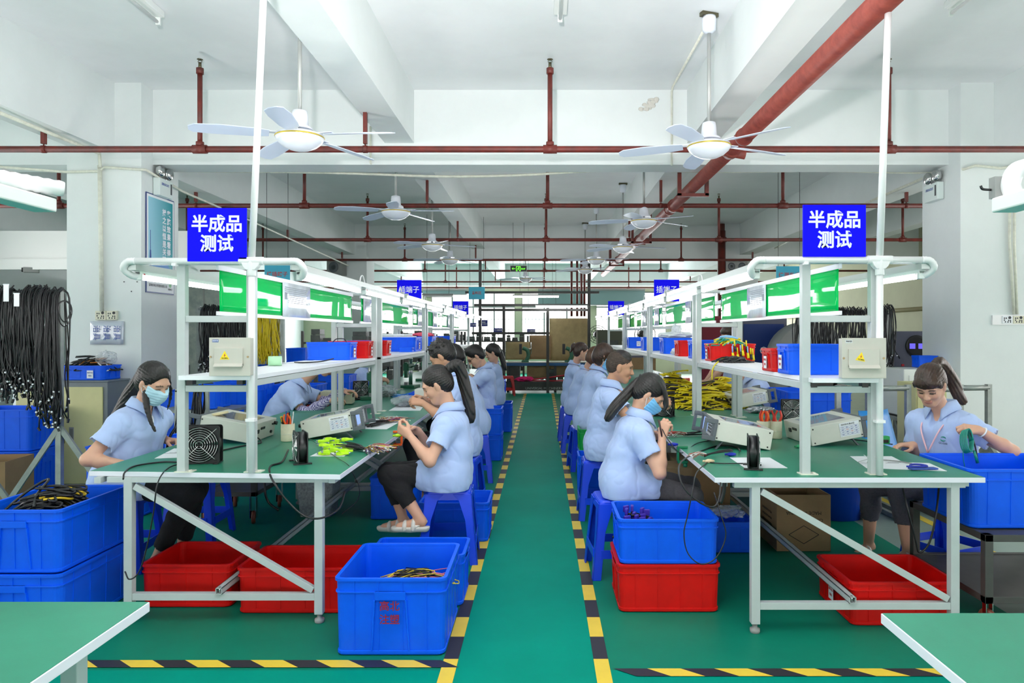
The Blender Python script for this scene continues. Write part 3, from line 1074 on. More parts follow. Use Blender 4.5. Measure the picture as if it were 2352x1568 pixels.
portal('white conduit portal with a tall pole on the left bench end', -1.625, 3.545, 0.192, (0.0, CZ), 0.095)
portal('white conduit portal with a tall pole on the right bench end', 1.462, 3.486, 0.176, (0.0, 3.006), 0.042)
# foreground bench lamps at the frame edges
for lab, x, y, s in (('foreground lamp fixture with ribbed hose at the left frame edge', -1.285, 1.86, 1), ('foreground lamp fixture with white elbow at the right frame edge', 1.105, 1.72, -1)):
    t = thing('bench_lamp', lab, 'lamp fixture', (x, y, 1.80 if s > 0 else 1.775))
    MB().box(-0.03, 0.03, -1.5, 0.0, -0.035, 0.0).build('batten', BATTEN, t, bevel=0.004)
    if s > 0:
        e = [Vector((-0.3 + 0.34 * i / 40, -0.3 + 0.31 * i / 40, 0.062 - 0.035 * i / 40)) for i in range(41)]
        MB().tube(e, [0.019 if i < 20 else 0.0185 + 0.0025 * (i % 2) for i in range(41)], 14).build('ribbed_hose', PVC, t)
        MB().obox((-0.05, -0.02, 0.035), (0.09, 0.03, 0.05), Matrix.Rotation(0.3, 3, 'Y')).build('clamp', GREYB, t)
    else:
        e = spline([(0.012, -0.02, 0.0), (0.004, -0.02, 0.03), (0.02, -0.02, 0.062), (0.06, -0.03, 0.068), (0.1, -0.05, 0.05), (0.4, -0.12, 0.02)], 8)
        MB().tube(e, 0.021, 14).build('elbow', PVC, t)
        MB().box(-0.028, 0.01, -0.012, 0.012, 0.0, 0.05).build('clamp', GREYB, t)
        MB().tube(spline([(-0.03, 0, 0.02), (-0.05, 0, 0.022), (-0.055, 0, 0.03)], 5), 0.003, 6).build('hook', BLACKP, t)


# ---------------------------------------------------------------- blue signs
def sign(label, x, Y, z, w, h, lines, size, m=SIGNB, ink=SIGNW, bold=0.002, grp=None, width=None, lead=1.1, dz=0.0):
    t = thing('hanging_sign', label, 'sign', (x, Y, z), 0, grp)
    MB().box(-w / 2, w / 2, -0.004, 0.004, -h / 2, h / 2).build('board', m, t)
    n = len(lines)
    for i, s in enumerate(lines):
        text(s, size, ink, t, (0, -0.005, dz + ((n - 1) / 2 - i) * size * lead), bold=bold, width=(width * len(s) / max(len(q) for q in lines)) if width else None)
    return t


sg = 'blue hanging signs with white characters'
p0 = W(499, 540, 3.53)
sign('blue sign with five white characters above the left bench end', p0.x, 3.53, p0.z + 0.002, 0.29, 0.262, ['半成品', '测试'], 0.088, width=0.246, bold=0.0022, grp=sg)
p0 = W(1916, 530, 3.47)
sign('blue sign with five white characters above the right bench end', p0.x, 3.47, p0.z, 0.303, 0.25, ['半成品', '测试'], 0.088, width=0.25, bold=0.0022, grp=sg)
for lab, px, py, Y, w in (('nearer blue three character sign over the left lamp rails', 940, 667, 8.82, 0.3), ('farther blue three character sign over the left lamp rails', 1058, 707, 11.48, 0.25),
                          ('nearer blue three character sign over the right lamp rails', 1531, 667, 8.54, 0.3), ('farther blue three character sign over the right lamp rails', 1415, 707, 11.18, 0.25)):
    q = W(px, py, Y)
    s_ = sign(lab, q.x, Y, q.z, w, w * 0.86, ['插端子'], w * 0.3, width=w * 0.82, bold=0.0006, grp=sg, dz=w * 0.02)
    rt = MB()
    for sx in (-1, 1):
        rt.tube([(sx * w * 0.3, 0.006, 1.811 - q.z), (sx * w * 0.3, 0.006, w * 0.2)], 0.004, 6)
    rt.each('mounting_rod', GREYB, s_)
for lab, px, py, Y, w, h, s in (('cyan sign with red characters hanging left behind the green sheet', 637, 630, 9.6, 0.34, 0.24, '待插端子'),
                                ('cyan sign with red characters partly hidden behind the right rack', 1812, 632, 9.6, 0.34, 0.24, '待测半成'),
                                ('small cyan sign with red characters hanging near the back windows', 1095, 673, 15.2, 0.34, 0.26, '备料区')):
    q = W(px, py, Y)
    s_ = sign(lab, q.x, Y, q.z, w, h, [s], 0.07, m=CYAN, ink=SIGNR, bold=0.001, width=w * 0.82 if Y < 12 else w * 0.6)
    ch = MB()
    for sx in (-1, 1):
        ch.tube([(sx * w * 0.42, 0, h / 2 - 0.01), (sx * w * 0.42, 0, CZ - q.z)], 0.003, 5)
    ch.each('hanging_wire', BLACKC, s_)
q = W(1191, 617, 16.0)
t = thing('exit_sign', 'green lit running man exit sign hanging over the aisle', 'exit sign', (q.x, 16.0, q.z))
MB().box(-0.185, 0.185, -0.012, 0.012, -0.07, 0.07).build('housing', GREYB, t)
MB().box(-0.175, 0.175, -0.014, -0.012, -0.06, 0.06).build('panel', mat('exit_dark', (18, 40, 28), 0.3), t)
EXG = mat('exit_green', (120, 255, 60), 0.4, emit=1.1)
g = MB()
ax = lambda a, b, c, d: g.box(a, b, -0.0155, -0.014, c, d)
ax(-0.14, -0.07, -0.004, 0.006)
g.prism([(-0.15, 0.001), (-0.115, 0.028), (-0.12, 0.001), (-0.115, -0.026)], 0.014, 0.0155, M=Matrix.Rotation(math.pi / 2, 4, 'X'))
for a, b, c, d in ((-0.055, -0.045, -0.05, 0.05), (0.035, 0.045, -0.05, 0.05), (-0.055, 0.045, 0.042, 0.052), (-0.055, -0.02, -0.052, -0.044), (0.02, 0.045, -0.052, -0.044)):
    ax(a, b, c, d)
g.lathe([(0.011, 0), (0.011, 0.002)], 10, (0.008, -0.014, 0.028), (0, -1, 0))
for p_, q_ in (((0.004, 0.018), (-0.008, -0.012)), ((-0.008, -0.012), (-0.03, -0.03)), ((-0.008, -0.012), (0.012, -0.024)), ((0.012, -0.024), (0.024, -0.042)), ((0.004, 0.014), (-0.026, 0.004)), ((0.004, 0.014), (0.024, 0.0))):
    g.bar((p_[0], -0.0148, p_[1]), (q_[0], -0.0148, q_[1]), 0.008, 0.0015, up=(0, 1, 0))
g.build('running_man', EXG, t)
text('EXIT', 0.045, EXG, t, (0.105, -0.015, -0.006), bold=0.001)
hw_ = MB()
for x in (-0.12, 0.12):
    hw_.tube([(x, 0, 0.07), (x, 0, CZ - q.z)], 0.004, 5)
hw_.each('hanging_rod', DARKST, t)


# ---------------------------------------------------------------- electrical boxes
def elec_box(label, x0, x1, z0, z1, Y, side, tri_tilt):
    cx, w, h = (x0 + x1) / 2, x1 - x0, z1 - z0
    t = thing('distribution_box', label, 'distribution box', (cx, Y, z0), 0, 'beige distribution boxes on the rack ends')
    d = 0.05
    MB().box(-w / 2 + 0.004, w / 2 - 0.004, 0.004, d, 0.002, h - 0.002).build('body', BEIGE, t, bevel=0.002)
    MB().box(-w / 2, w / 2, 0, 0.006, 0, h).build('front_plate', BEIGE, t, bevel=0.002)
    dr = MB().box(-w * 0.36, w * 0.33, -0.009, 0, h * 0.27, h * 0.73)
    dr.loft([[Vector((-w * 0.36, -0.009, h * 0.33)), Vector((w * 0.33, -0.009, h * 0.33)), Vector((w * 0.33, 0, h * 0.33)), Vector((-w * 0.36, 0, h * 0.33))],
             [Vector((-w * 0.36, -0.024, h * 0.25)), Vector((w * 0.33, -0.024, h * 0.25)), Vector((w * 0.33, 0, h * 0.25)), Vector((-w * 0.36, 0, h * 0.25))]])
    dr.box(-w * 0.34, w * 0.31, -0.004, 0, h * 0.2, h * 0.25)
    dr.build('breaker_door', BEIGE, t, bevel=0.0015)
    sc = MB()
    for sx in (-0.46, 0.44):
        sc.lathe([(0.005, 0), (0.005, 0.003)], 10, (sx * w, 0, h * 0.5), (0, -1, 0))
    sc.each('screw', mat('screw_brass', (150, 130, 96), 0.3, metal=0.8), t)
    M_ = Matrix.Translation((-0.02, -0.0098, h * 0.53)) @ Matrix.Rotation(tri_tilt, 4, 'Y') @ Matrix.Rotation(math.pi / 2, 4, 'X')
    MB().prism([(-0.0235, -0.018), (0.0235, -0.018), (0.0, 0.024)], -0.0004, 0.0004, M=M_).build('warning_triangle', mat('warn_yellow', (250, 218, 10), 0.4), t)
    MB().prism([(0.002, 0.013), (-0.004, 0.0), (0.0, 0.001), (-0.003, -0.009), (0.005, 0.004), (0.001, 0.004)], 0.0004, 0.001, M=M_).build('lightning_bolt', INKR, t)
    tx = text('当心触电', 0.0075, INK, t, (-0.02, -0.0108, h * 0.53 - 0.012), (math.pi / 2, tri_tilt, 0))
    MB().box(-w * 0.42, -w * 0.27, -0.0008, 0, h * 0.88, h * 0.95).build('name_plate', INKB if side < 0 else PAPER, t)
    text('施耐德', 0.0095, PAPER if side < 0 else INK, t, (-w * 0.345, -0.0012, h * 0.915))
    return t


a, b = W(480, 864, 3.47), W(575, 775, 3.47)
elec_box('beige distribution box with a yellow warning triangle on the left rack', a.x, b.x, 1.247, b.z, 3.47, -1, 0.0)
a, b = W(1934, 866, 3.41), W(2036, 776, 3.41)
elec_box('beige distribution box with a tilted warning triangle on the right rack', a.x, b.x, 1.2395, b.z, 3.41, 1, 0.18)

# ---------------------------------------------------------------- plastic crates and stools
_CR = {}


def make_crate(L, Wd, H, m, hand='x'):
    """stackable crate, base centre at origin; handles on the two ends along 'x' or 'y'"""
    t = thing('plastic_crate', 'crate', 'crate')
    r = min(0.035, 0.12 * min(L, Wd))
    th = 0.006 if H > 0.2 else 0.004
    tp = 0.975
    b = MB()
    o = [(tp * 0.985, 0.0), (tp, 0.006), (tp, 0.018), (tp * 0.985, 0.02), (0.985, H - 0.004), (1.0, H - 0.002), (1.0, H)]
    rings = [rrect(L * s, Wd * s, r * s, z) for s, z in o]
    rings += [rrect(L - 2 * th - 0.014, Wd - 2 * th - 0.014, r * 0.8, H), rrect(L * tp - 4 * th, Wd * tp - 4 * th, r * 0.7, 0.012)]
    b.loft(rings, mi=0)
    rm = MB()
    for z0, z1, s in ((H - 0.012, H + 0.001, 1.012), (H - H * 0.17 - 0.006, H - H * 0.17, 1.004)):
        rm.loft([rrect(L * s, Wd * s, r, z0), rrect(L * s, Wd * s, r, z1), rrect(L - 0.028, Wd - 0.028, r * 0.8, z1), rrect(L - 0.028, Wd - 0.028, r * 0.8, z0), rrect(L * s, Wd * s, r, z0)], False, False)
    rm.build('rim', m, t, bevel=0.0015)
    rb = b
    nx, ny = max(2, round(L / 0.14)), max(2, round(Wd / 0.14))
    for s in (-1, 1):
        for j in range(nx):
            x = (j + 0.5) / nx * (L - 2 * r) - L / 2 + r
            rb.loft([[Vector((x - 0.0025, s * (Wd / 2 * tp - 0.012), 0.02)), Vector((x + 0.0025, s * (Wd / 2 * tp - 0.012), 0.02)), Vector((x + 0.0025, s * Wd / 2 * tp * 0.998, 0.02)), Vector((x - 0.0025, s * Wd / 2 * tp * 0.998, 0.02))],
                     [Vector((x - 0.0025, s * (Wd / 2 - 0.012), H - 0.01)), Vector((x + 0.0025, s * (Wd / 2 - 0.012), H - 0.01)), Vector((x + 0.0025, s * Wd / 2 * 0.998, H - 0.01)), Vector((x - 0.0025, s * Wd / 2 * 0.998, H - 0.01))]])
        for j in range(ny):
            y = (j + 0.5) / ny * (Wd - 2 * r) - Wd / 2 + r
            rb.loft([[Vector((s * (L / 2 * tp - 0.012), y - 0.0025, 0.02)), Vector((s * (L / 2 * tp - 0.012), y + 0.0025, 0.02)), Vector((s * L / 2 * tp * 0.998, y + 0.0025, 0.02)), Vector((s * L / 2 * tp * 0.998, y - 0.0025, 0.02))],
                     [Vector((s * (L / 2 - 0.012), y - 0.0025, H - 0.01)), Vector((s * (L / 2 - 0.012), y + 0.0025, H - 0.01)), Vector((s * L / 2 * 0.998, y + 0.0025, H - 0.01)), Vector((s * L / 2 * 0.998, y - 0.0025, H - 0.01))]])
    b.build('body', m, t)
    for s in (-1, 1):
        hb = MB()
        hw, e = (0.28 * (Wd if hand == 'x' else L)) / 1.0, (L if hand == 'x' else Wd) / 2
        z1, z2 = H * 0.83, H * 0.72
        P = lambda u, dd, z: Vector((s * dd, u, z)) if hand == 'x' else Vector((u, s * dd, z))
        hb.loft([[P(-hw / 2, e - 0.01, z2), P(hw / 2, e - 0.01, z2), P(hw / 2, e + 0.004, z2), P(-hw / 2, e + 0.004, z2)],
                 [P(-hw / 2, e - 0.01, z1), P(hw / 2, e - 0.01, z1), P(hw / 2, e + 0.005, z1), P(-hw / 2, e + 0.005, z1)]])
        for u in (-1, 1):
            hb.loft([[P(u * (hw / 2 + 0.014) - 0.004, e * tp - 0.01, 0.02), P(u * (hw / 2 + 0.014) + 0.004, e * tp - 0.01, 0.02), P(u * (hw / 2 + 0.014) + 0.004, e * tp + 0.002, 0.02), P(u * (hw / 2 + 0.014) - 0.004, e * tp + 0.002, 0.02)],
                     [P(u * hw / 2 - 0.004, e - 0.01, z2), P(u * hw / 2 + 0.004, e - 0.01, z2), P(u * hw / 2 + 0.004, e + 0.004, z2), P(u * hw / 2 - 0.004, e + 0.004, z2)]])
        hb.build('handle', m, t, bevel=0.0015)
    return t


def crate(label, L, Wd, H, m, loc, rz=0.0, hand='x', group=None, tagface=None):
    key = (L, Wd, H, m.name, hand)
    if key not in _CR:
        t = _CR[key] = make_crate(L, Wd, H, m, hand)
        t['label'] = label
        t.location = loc
        t.rotation_euler = (0, 0, rz)
        if group:
            t['group'] = group
    else:
        t = again([c for c in [_CR[key]]][0], label, loc, rz, group)
        for ch in list(t.children):
            if ch.name.split('.')[0] in ('label_card', 'lettering', 'contents'):
                bpy.data.objects.remove(ch)
    if tagface:
        face, off = tagface
        e = (L if face[1] == 'x' else Wd) / 2 + 0.006
        s = 1 if face[0] == '+' else -1
        hh = min(0.075, H * 0.55)
        ww = min(0.06, 0.22 * (Wd if face[1] == 'x' else L))
        zc = H * 0.4
        if face[1] == 'x':
            MB().box(min(s * e, s * (e + 0.001)), max(s * e, s * (e + 0.001)), off - ww / 2, off + ww / 2, zc - hh / 2, zc + hh / 2).build('label_card', PAPER, t)
            for i, q in enumerate(('测试不良品', '暂放盒')):
                text(q, hh * 0.2, INKR, t, (s * (e + 0.0015), off, zc + hh * (0.2 - 0.38 * i)), (math.pi / 2, 0, s * math.pi / 2), width=ww * (0.85 if i == 0 else 0.5))
        else:
            MB().box(off - ww / 2, off + ww / 2, min(s * e, s * (e + 0.001)), max(s * e, s * (e + 0.001)), zc - hh / 2, zc + hh / 2).build('label_card', PAPER, t)
            for i, q in enumerate(('测试不良品', '暂放盒')):
                text(q, hh * 0.2, INKB, t, (off, s * (e + 0.0015), zc + hh * (0.2 - 0.38 * i)), (math.pi / 2, 0, 0 if s < 0 else math.pi), width=ww * (0.85 if i == 0 else 0.5))
    return t


def crate_at(label, x0, x1, y0, y1, z, H, m, hand='x', group=None, tagface=None, rz=0.0):
    return crate(label, round(x1 - x0, 3), round(y1 - y0, 3), H, m, ((x0 + x1) / 2, (y0 + y1) / 2, z), rz, hand, group, tagface)


FG = 'crates standing on the floor along the benches'
c1 = crate_at('big blue crate with red stencilled characters at the front of the left aisle', -0.935, -0.432, 3.23, 3.78, 0.004, 0.347, BLUE, 'y', FG)
for z, s in ((0.225, '高北'), (0.165, '注塑')):
    text(s, 0.046, mat('stencil_red', (140, 16, 50), 0.6), c1, (0.0, -0.287, z), bold=0.0008)
crate_at('blue crate directly behind the stencilled crate', -0.93, -0.415, 3.82, 4.16, 0.004, 0.27, BLUE, 'x', FG)
crate_at('red crate under the left bench end, farther left one', -2.13, -1.645, 3.80, 4.23, 0.004, 0.226, RED, 'x', FG)
crate_at('red crate under the left bench end, right of the other red one', -1.585, -1.005, 3.72, 4.13, 0.004, 0.233, RED, 'x', FG)
crate_at('blue crate full of black cables, on top of the stack at the left edge', -2.74, -2.295, 3.42, 4.0, 0.309, 0.302, BLUE, 'y', FG)
crate_at('lower blue crate of the stack at the left edge', -2.75, -2.285, 3.41, 4.01, 0.004, 0.302, BLUE, 'y', FG)
crate_at('blue crate with purple plugs on top of a red crate right of the aisle', 0.40, 0.925, 3.74, 4.16, 0.252, 0.232, BLUE, 'x', FG)
crate_at('red crate under the blue crate of purple plugs right of the aisle', 0.395, 0.93, 3.735, 4.165, 0.004, 0.245, RED, 'x', FG)
crate_at('red crate lying under the right bench end', 1.53, 2.07, 3.56, 4.02, 0.004, 0.215, RED, 'x', FG, rz=0.0, tagface=('-x', 0))
crate_at('very large blue crate on the dark trolley at the right', 2.145, 2.80, 3.60, 4.10, 0.475, 0.296, BLUE, 'x', FG)
crate_at('blue crate with clear bags under the right bench behind the purple plugs', 0.93, 1.42, 4.75, 5.1, 0.004, 0.2, BLUE, 'x', FG)
crate_at('blue crate on the floor behind the nearest left stool', -0.86, -0.37, 5.0, 5.42, 0.004, 0.27, BLUE, 'x', FG)
crate_at('lower blue crate of the stack by the second left stool', -0.83, -0.46, 8.2, 8.6, 0.004, 0.29, BLUE, 'x', FG)
crate_at('upper blue crate of the stack by the second left stool', -0.83, -0.46, 8.2, 8.6, 0.296, 0.3, BLUE, 'x', FG)
crate_at('lower blue crate of the far stack left of the aisle', -0.95, -0.45, 10.6, 11.1, 0.004, 0.42, BLUE, 'x', FG)
crate_at('upper blue crate of the far stack left of the aisle', -0.93, -0.55, 10.65, 11.05, 0.426, 0.33, BLUE, 'x', FG)
crate_at('tall narrow blue crate with yellow tools right of the aisle', 0.31, 0.56, 6.08, 6.4, 0.004, 0.41, BLUE, 'x', FG)
crate_at('blue crate under the low green crate right of the aisle', 0.36, 0.66, 7.0, 7.4, 0.004, 0.29, BLUE, 'x', FG)
crate_at('low green crate beside the row of stools right of the aisle', 0.36, 0.66, 7.0, 7.4, 0.30, 0.22, GREENP, 'x', FG)
crate_at('blue crate under the bench left of the aisle, deep in shade', -1.35, -0.97, 5.6, 6.1, 0.004, 0.32, BLUE, 'x', FG)

# crates on the shelves
SG = 'small crates on the rack shelves'
LS, RS = SHZ + 0.001, 1.238
crate_at('pale blue lit crate with a white tag on the left shelf', -1.845, -1.5, 5.6, 5.86, LS, 0.138, BLUE, 'x', SG, ('+x', 0))
crate_at('red crate with a white tag behind the pale blue one on the left shelf', -1.80, -1.455, 6.02, 6.22, LS, 0.142, RED, 'x', SG, ('+x', 0))
crate_at('blue crate between two red ones on the left shelf', -1.82, -1.48, 6.45, 6.68, LS, 0.142, BLUE, 'x', SG)
crate_at('second red crate with a white tag on the left shelf', -1.80, -1.455, 6.72, 6.98, LS, 0.142, RED, 'x', SG, ('+x', 0))
crate_at('large blue crate heaped with white papers on the left shelf', -1.89, -1.46, 8.3, 8.75, LS, 0.165, BLUE, 'x', SG, ('+x', 0))
crate_at('blue crate holding pink cloth on the left shelf', -1.88, -1.47, 9.6, 10.1, LS, 0.17, BLUE, 'x', SG)
crate_at('farthest blue crate on the left shelf', -1.84, -1.47, 11.9, 12.3, LS, 0.17, BLUE, 'x', SG)
crate_at('large blue lit crate beside the right distribution box', 1.29, 1.60, 3.74, 3.97, RS, 0.158, BLUE, 'x', SG, ('-x', 0.02))
crate_at('narrow red crate with a white tag next to the large blue crate', 1.29, 1.6, 4.02, 4.25, RS, 0.128, RED, 'x', SG, ('-x', 0))
crate_at('red crate with yellow and teal leads hanging out on the right shelf', 1.305, 1.66, 5.56, 5.8, RS, 0.136, RED, 'x', SG, ('-x', 0))
crate_at('blue crate behind the red crate of yellow leads on the right shelf', 1.29, 1.66, 6.12, 6.4, RS, 0.16, BLUE, 'x', SG)
crate_at('small red crate standing alone on the right shelf', 1.30, 1.62, 6.85, 7.1, RS, 0.15, RED, 'x', SG)
crate_at('blue crate under a white plastic bag on the right shelf', 1.30, 1.66, 7.7, 8.0, RS, 0.17, BLUE, 'x', SG)
crate_at('blue crate behind the plastic bag on the right shelf', 1.30, 1.62, 9.2, 9.5, RS, 0.17, BLUE, 'x', SG)
crate_at('far blue crate with a white front label on the right shelf', 1.31, 1.62, 10.9, 11.15, RS, 0.165, BLUE, 'x', SG, ('-y', 0))


# ---------------------------------------------------------------- stools
def make_stool(m=STOOLB):
    t = thing('plastic_stool', 'stool', 'stool')
    H = 0.46
    s = MB()
    s.loft([rrect(0.3, 0.3, 0.03, H - 0.06), rrect(0.285, 0.285, 0.03, H - 0.012), rrect(0.27, 0.27, 0.03, H), rrect(0.2, 0.2, 0.02, H - 0.003)])
    so = s.build('seat', m, t, bevel=0.003)
    hb = MB()
    for a in range(-4, 5):
        for b in range(-4, 5):
            hb.lathe([(0.005, 0), (0.005, 0.001)], 6, (a * 0.02, b * 0.02, H - 0.0025))
    hb.build('hole_pattern', mat('stool_hole', (4, 30, 120), 0.5), so)
    for sx in (-1, 1):
        for sy in (-1, 1):
            g = MB()
            top, bot = 0.148, 0.188
            for dx, dy in ((1, 0), (0, 1)):
                def P(u, tt, z, o):
                    e = top + (bot - top) * (H - 0.03 - z) / (H - 0.03)
                    return Vector((sx * (e - (u if dx else o)), sy * (e - (u if dy else o)), z))
                w0, w1 = 0.085, 0.05
                g.loft([[P(0, 0, 0, 0), P(w1, 0, 0, 0), P(w1, 0, 0, 0.008), P(0, 0, 0, 0.008)],
                        [P(0, 0, H * 0.6, 0), P(w1 * 1.1, 0, H * 0.6, 0), P(w1 * 1.1, 0, H * 0.6, 0.008), P(0, 0, H * 0.6, 0.008)],
                        [P(0, 0, H - 0.06, 0), P(w0, 0, H - 0.06, 0), P(w0, 0, H - 0.06, 0.008), P(0, 0, H - 0.06, 0.008)],
                        [P(0, 0, H - 0.02, 0), P(0.12, 0, H - 0.02, 0), P(0.12, 0, H - 0.02, 0.008), P(0, 0, H - 0.02, 0.008)]])
            g.build('leg', m, t, bevel=0.002)
    e = 0.176
    for a, b in (((-e, -e), (e, -e)), ((-e, e), (e, e)), ((-e, -e), (-e, e)), ((e, -e), (e, e))):
        d = Vector((b[0] - a[0], b[1] - a[1], 0)).normalized() * 0.04
        MB().bar((a[0] + d.x, a[1] + d.y, 0.15), (b[0] - d.x, b[1] - d.y, 0.15), 0.006, 0.05).build('stretcher', m, t)
    return t


_st = None


def stool(label, x, y, rz=0.0, z=0.0, m=None):
    global _st
    if m is not None:
        t = make_stool(m)
        t['label'] = label
        t.location = (x, y, z)
        t.rotation_euler = (0, 0, rz)
        return t
    if _st is None:
        _st = make_stool()
        _st['label'] = label
        _st['group'] = 'blue plastic stools'
        _st.location = (x, y, z)
        _st.rotation_euler = (0, 0, rz)
        return _st
    return again(_st, label, (x, y, z), rz)


stool('blue stool under the ponytailed woman nearest on the left of the aisle', -0.60, 4.68, 0.05)
stool('blue stool under the second worker left of the aisle', -0.66, 5.85, -0.1)
stool('blue stool under the third worker left of the aisle', -0.68, 7.15, 0.1)
stool('blue stool under the bespectacled man left of the aisle', -0.72, 9.5, 0)
stool('blue stool with a perforated seat under the masked woman right of the aisle', 0.47, 4.42, 0.08)
stool('blue stool under the crew cut man right of the aisle', 0.47, 5.75, 0.0)
stool('blue stool under the short haired woman right of the aisle', 0.47, 7.75, 0.1)
stool('blue stool under the long haired woman right of the aisle', 0.42, 8.9, 0.0)
stool('blue stool with a yellow lid on it right of the aisle', 0.40, 9.9, 0.0)
stool('blue stool under the masked woman at the left bench side', -2.62, 4.5, 0.1)
stool('blue stool under the woman at the right bench side', 2.5, 4.45, 0.4)

# ---------------------------------------------------------------- figures: smooth-blended solids turned into one continuous mesh
V = lambda *a: np.array(a, dtype=np.float64)


def nrm(v):
    v = np.asarray(v, float)
    return v / max(1e-9, np.linalg.norm(v))


class Solid:
    def __init__(s):
        s.p = []
        s.cuts = []
        s.subs = []
        s.disp = None

    def cone(s, a, b, ra, rb=None, k=0.02, e=0.0):
        s.p.append(('c', np.asarray(a, float), np.asarray(b, float), ra + e, (ra if rb is None else rb) + e, k))
        return s

    def ell(s, c, r, R=None, k=0.02, e=0.0):
        s.p.append(('e', np.asarray(c, float), np.asarray(r, float) + e, R, None, k))
        return s

    def cut(s, p, n, k=0.0):
        s.cuts.append((np.asarray(p, float), nrm(n), k))
        return s

    def minus(s, kind, *a, k=0.01):
        t = Solid()
        getattr(t, kind)(*a)
        s.subs.append((t.p[0], k))
        return s

    @staticmethod
    def dist(q, P):
        if q[0] == 'c':
            _, a, b, ra, rb, _k = q
            ba = b - a
            l2 = max(1e-12, float(ba @ ba))
            pa = P - a
            t = np.clip(pa @ ba / l2, 0, 1)
            return np.linalg.norm(pa - t[:, None] * ba, axis=1) - (ra + (rb - ra) * t)
        _, c, r, R, _, _k = q
        l = P - c
        if R is not None:
            l = l @ R
        k0 = np.linalg.norm(l / r, axis=1)
        k1 = np.linalg.norm(l / (r * r), axis=1) + 1e-9
        return k0 * (k0 - 1) / k1

    @staticmethod
    def bound(q):
        if q[0] == 'c':
            return (q[1] + q[2]) / 2, np.linalg.norm(q[1] - q[2]) / 2 + max(q[3], q[4])
        return q[1], float(max(q[2]))

    def box(s, pad=0.03):
        lo, hi = V(9e9, 9e9, 9e9), V(-9e9, -9e9, -9e9)
        for q in s.p:
            if q[0] == 'c':
                lo = np.minimum(lo, np.minimum(q[1] - q[3], q[2] - q[4]))
                hi = np.maximum(hi, np.maximum(q[1] + q[3], q[2] + q[4]))
            else:
                m = max(q[2])
                lo, hi = np.minimum(lo, q[1] - m), np.maximum(hi, q[1] + m)
        return lo - pad, hi + pad

    def __call__(s, P, marg=0.07):
        d = np.full(len(P), 1.0)
        for q in s.p:
            c, R = s.bound(q)
            sel = np.nonzero(((P - c) ** 2).sum(1) < (R + marg) ** 2)[0]
            if not len(sel):
                continue
            e = s.dist(q, P[sel])
            a = d[sel]
            k = q[5]
            h = np.maximum(k - np.abs(a - e), 0) / k
            d[sel] = np.minimum(a, e) - h * h * k * 0.25
        if s.disp is not None:
            d = d + s.disp(P)
        for q, k in s.subs:
            c, R = s.bound(q)
            sel = np.nonzero(((P - c) ** 2).sum(1) < (R + marg) ** 2)[0]
            if len(sel):
                e = -s.dist(q, P[sel])
                a = d[sel]
                h = np.maximum(k - np.abs(a - e), 0) / k
                d[sel] = np.maximum(a, e) + h * h * k * 0.25
        for p, n, k in s.cuts:
            d = np.maximum(d, (P - p) @ n)
        return d

    def mesh(s, h):
        lo, hi = s.box()
        nb = np.ceil((hi - lo) / (4 * h)).astype(int) + 1
        n = nb * 4 + 1
        ax = [lo[i] + h * np.arange(n[i]) for i in range(3)]
        cx = [a[::4] for a in ax]
        G = np.stack(np.meshgrid(*cx, indexing='ij'), -1).reshape(-1, 3)
        dc = s(G, 0.07 + 8 * h).reshape([len(a) for a in cx])
        # nearest coarse value for every fine sample
        idx = [np.minimum((np.arange(n[i]) + 2) // 4, len(cx[i]) - 1) for i in range(3)]
        d = dc[np.ix_(*idx)].astype(np.float32)
        near = np.nonzero((np.abs(d) < 4.6 * h).ravel())[0]
        I = np.unravel_index(near, n)
        P = np.stack([ax[i][I[i]] for i in range(3)], -1)
        df = d.ravel()
        df[near] = s(P)
        d = df.reshape(n)
        ins = d < 0
        cell = np.zeros(n - 1, np.int8)
        for a in (0, 1):
            for b in (0, 1):
                for c in (0, 1):
                    cell += ins[a:n[0] - 1 + a, b:n[1] - 1 + b, c:n[2] - 1 + c]
        act = np.argwhere((cell > 0) & (cell < 8))
        vid = np.full(n - 1, -1, np.int64)
        vid[tuple(act.T)] = np.arange(len(act))
        acc = np.zeros((len(act), 3))
        cnt = np.zeros(len(act))
        cor = [(a, b, c) for a in (0, 1) for b in (0, 1) for c in (0, 1)]
        for i1 in range(8):
            for i2 in range(i1 + 1, 8):
                a, b = np.array(cor[i1]), np.array(cor[i2])
                if np.abs(a - b).sum() != 1:
                    continue
                da = d[tuple((act + a).T)]
                db = d[tuple((act + b).T)]
                m = (da < 0) != (db < 0)
                t = np.where(m, da / np.where(m, da - db, 1), 0)
                acc += np.where(m[:, None], a + t[:, None] * (b - a), 0)
                cnt += m
        vs = lo + h * (act + acc / cnt[:, None])
        fs = []
        for axn in range(3):
            o = [0, 0, 0]
            o[axn] = 1
            A = ins[:n[0] - o[0], :n[1] - o[1], :n[2] - o[2]]
            B = ins[o[0]:, o[1]:, o[2]:]
            e = np.argwhere(A != B)
            u, w = [(1, 2), (2, 0), (0, 1)][axn]
            e = e[(e[:, u] > 0) & (e[:, w] > 0)]
            e = e[(e[:, u] < n[u] - 1) & (e[:, w] < n[w] - 1)]
            du, dw = np.eye(3, dtype=int)[u], np.eye(3, dtype=int)[w]
            q = np.stack([vid[tuple((e - du - dw).T)], vid[tuple((e - dw).T)], vid[tuple(e.T)], vid[tuple((e - du).T)]], 1)
            fl = A[tuple(e.T)]
            q[~fl] = q[~fl][:, ::-1]
            fs.append(q)
        fs = np.concatenate(fs)
        fs = fs[(fs >= 0).all(1)]
        return vs, fs


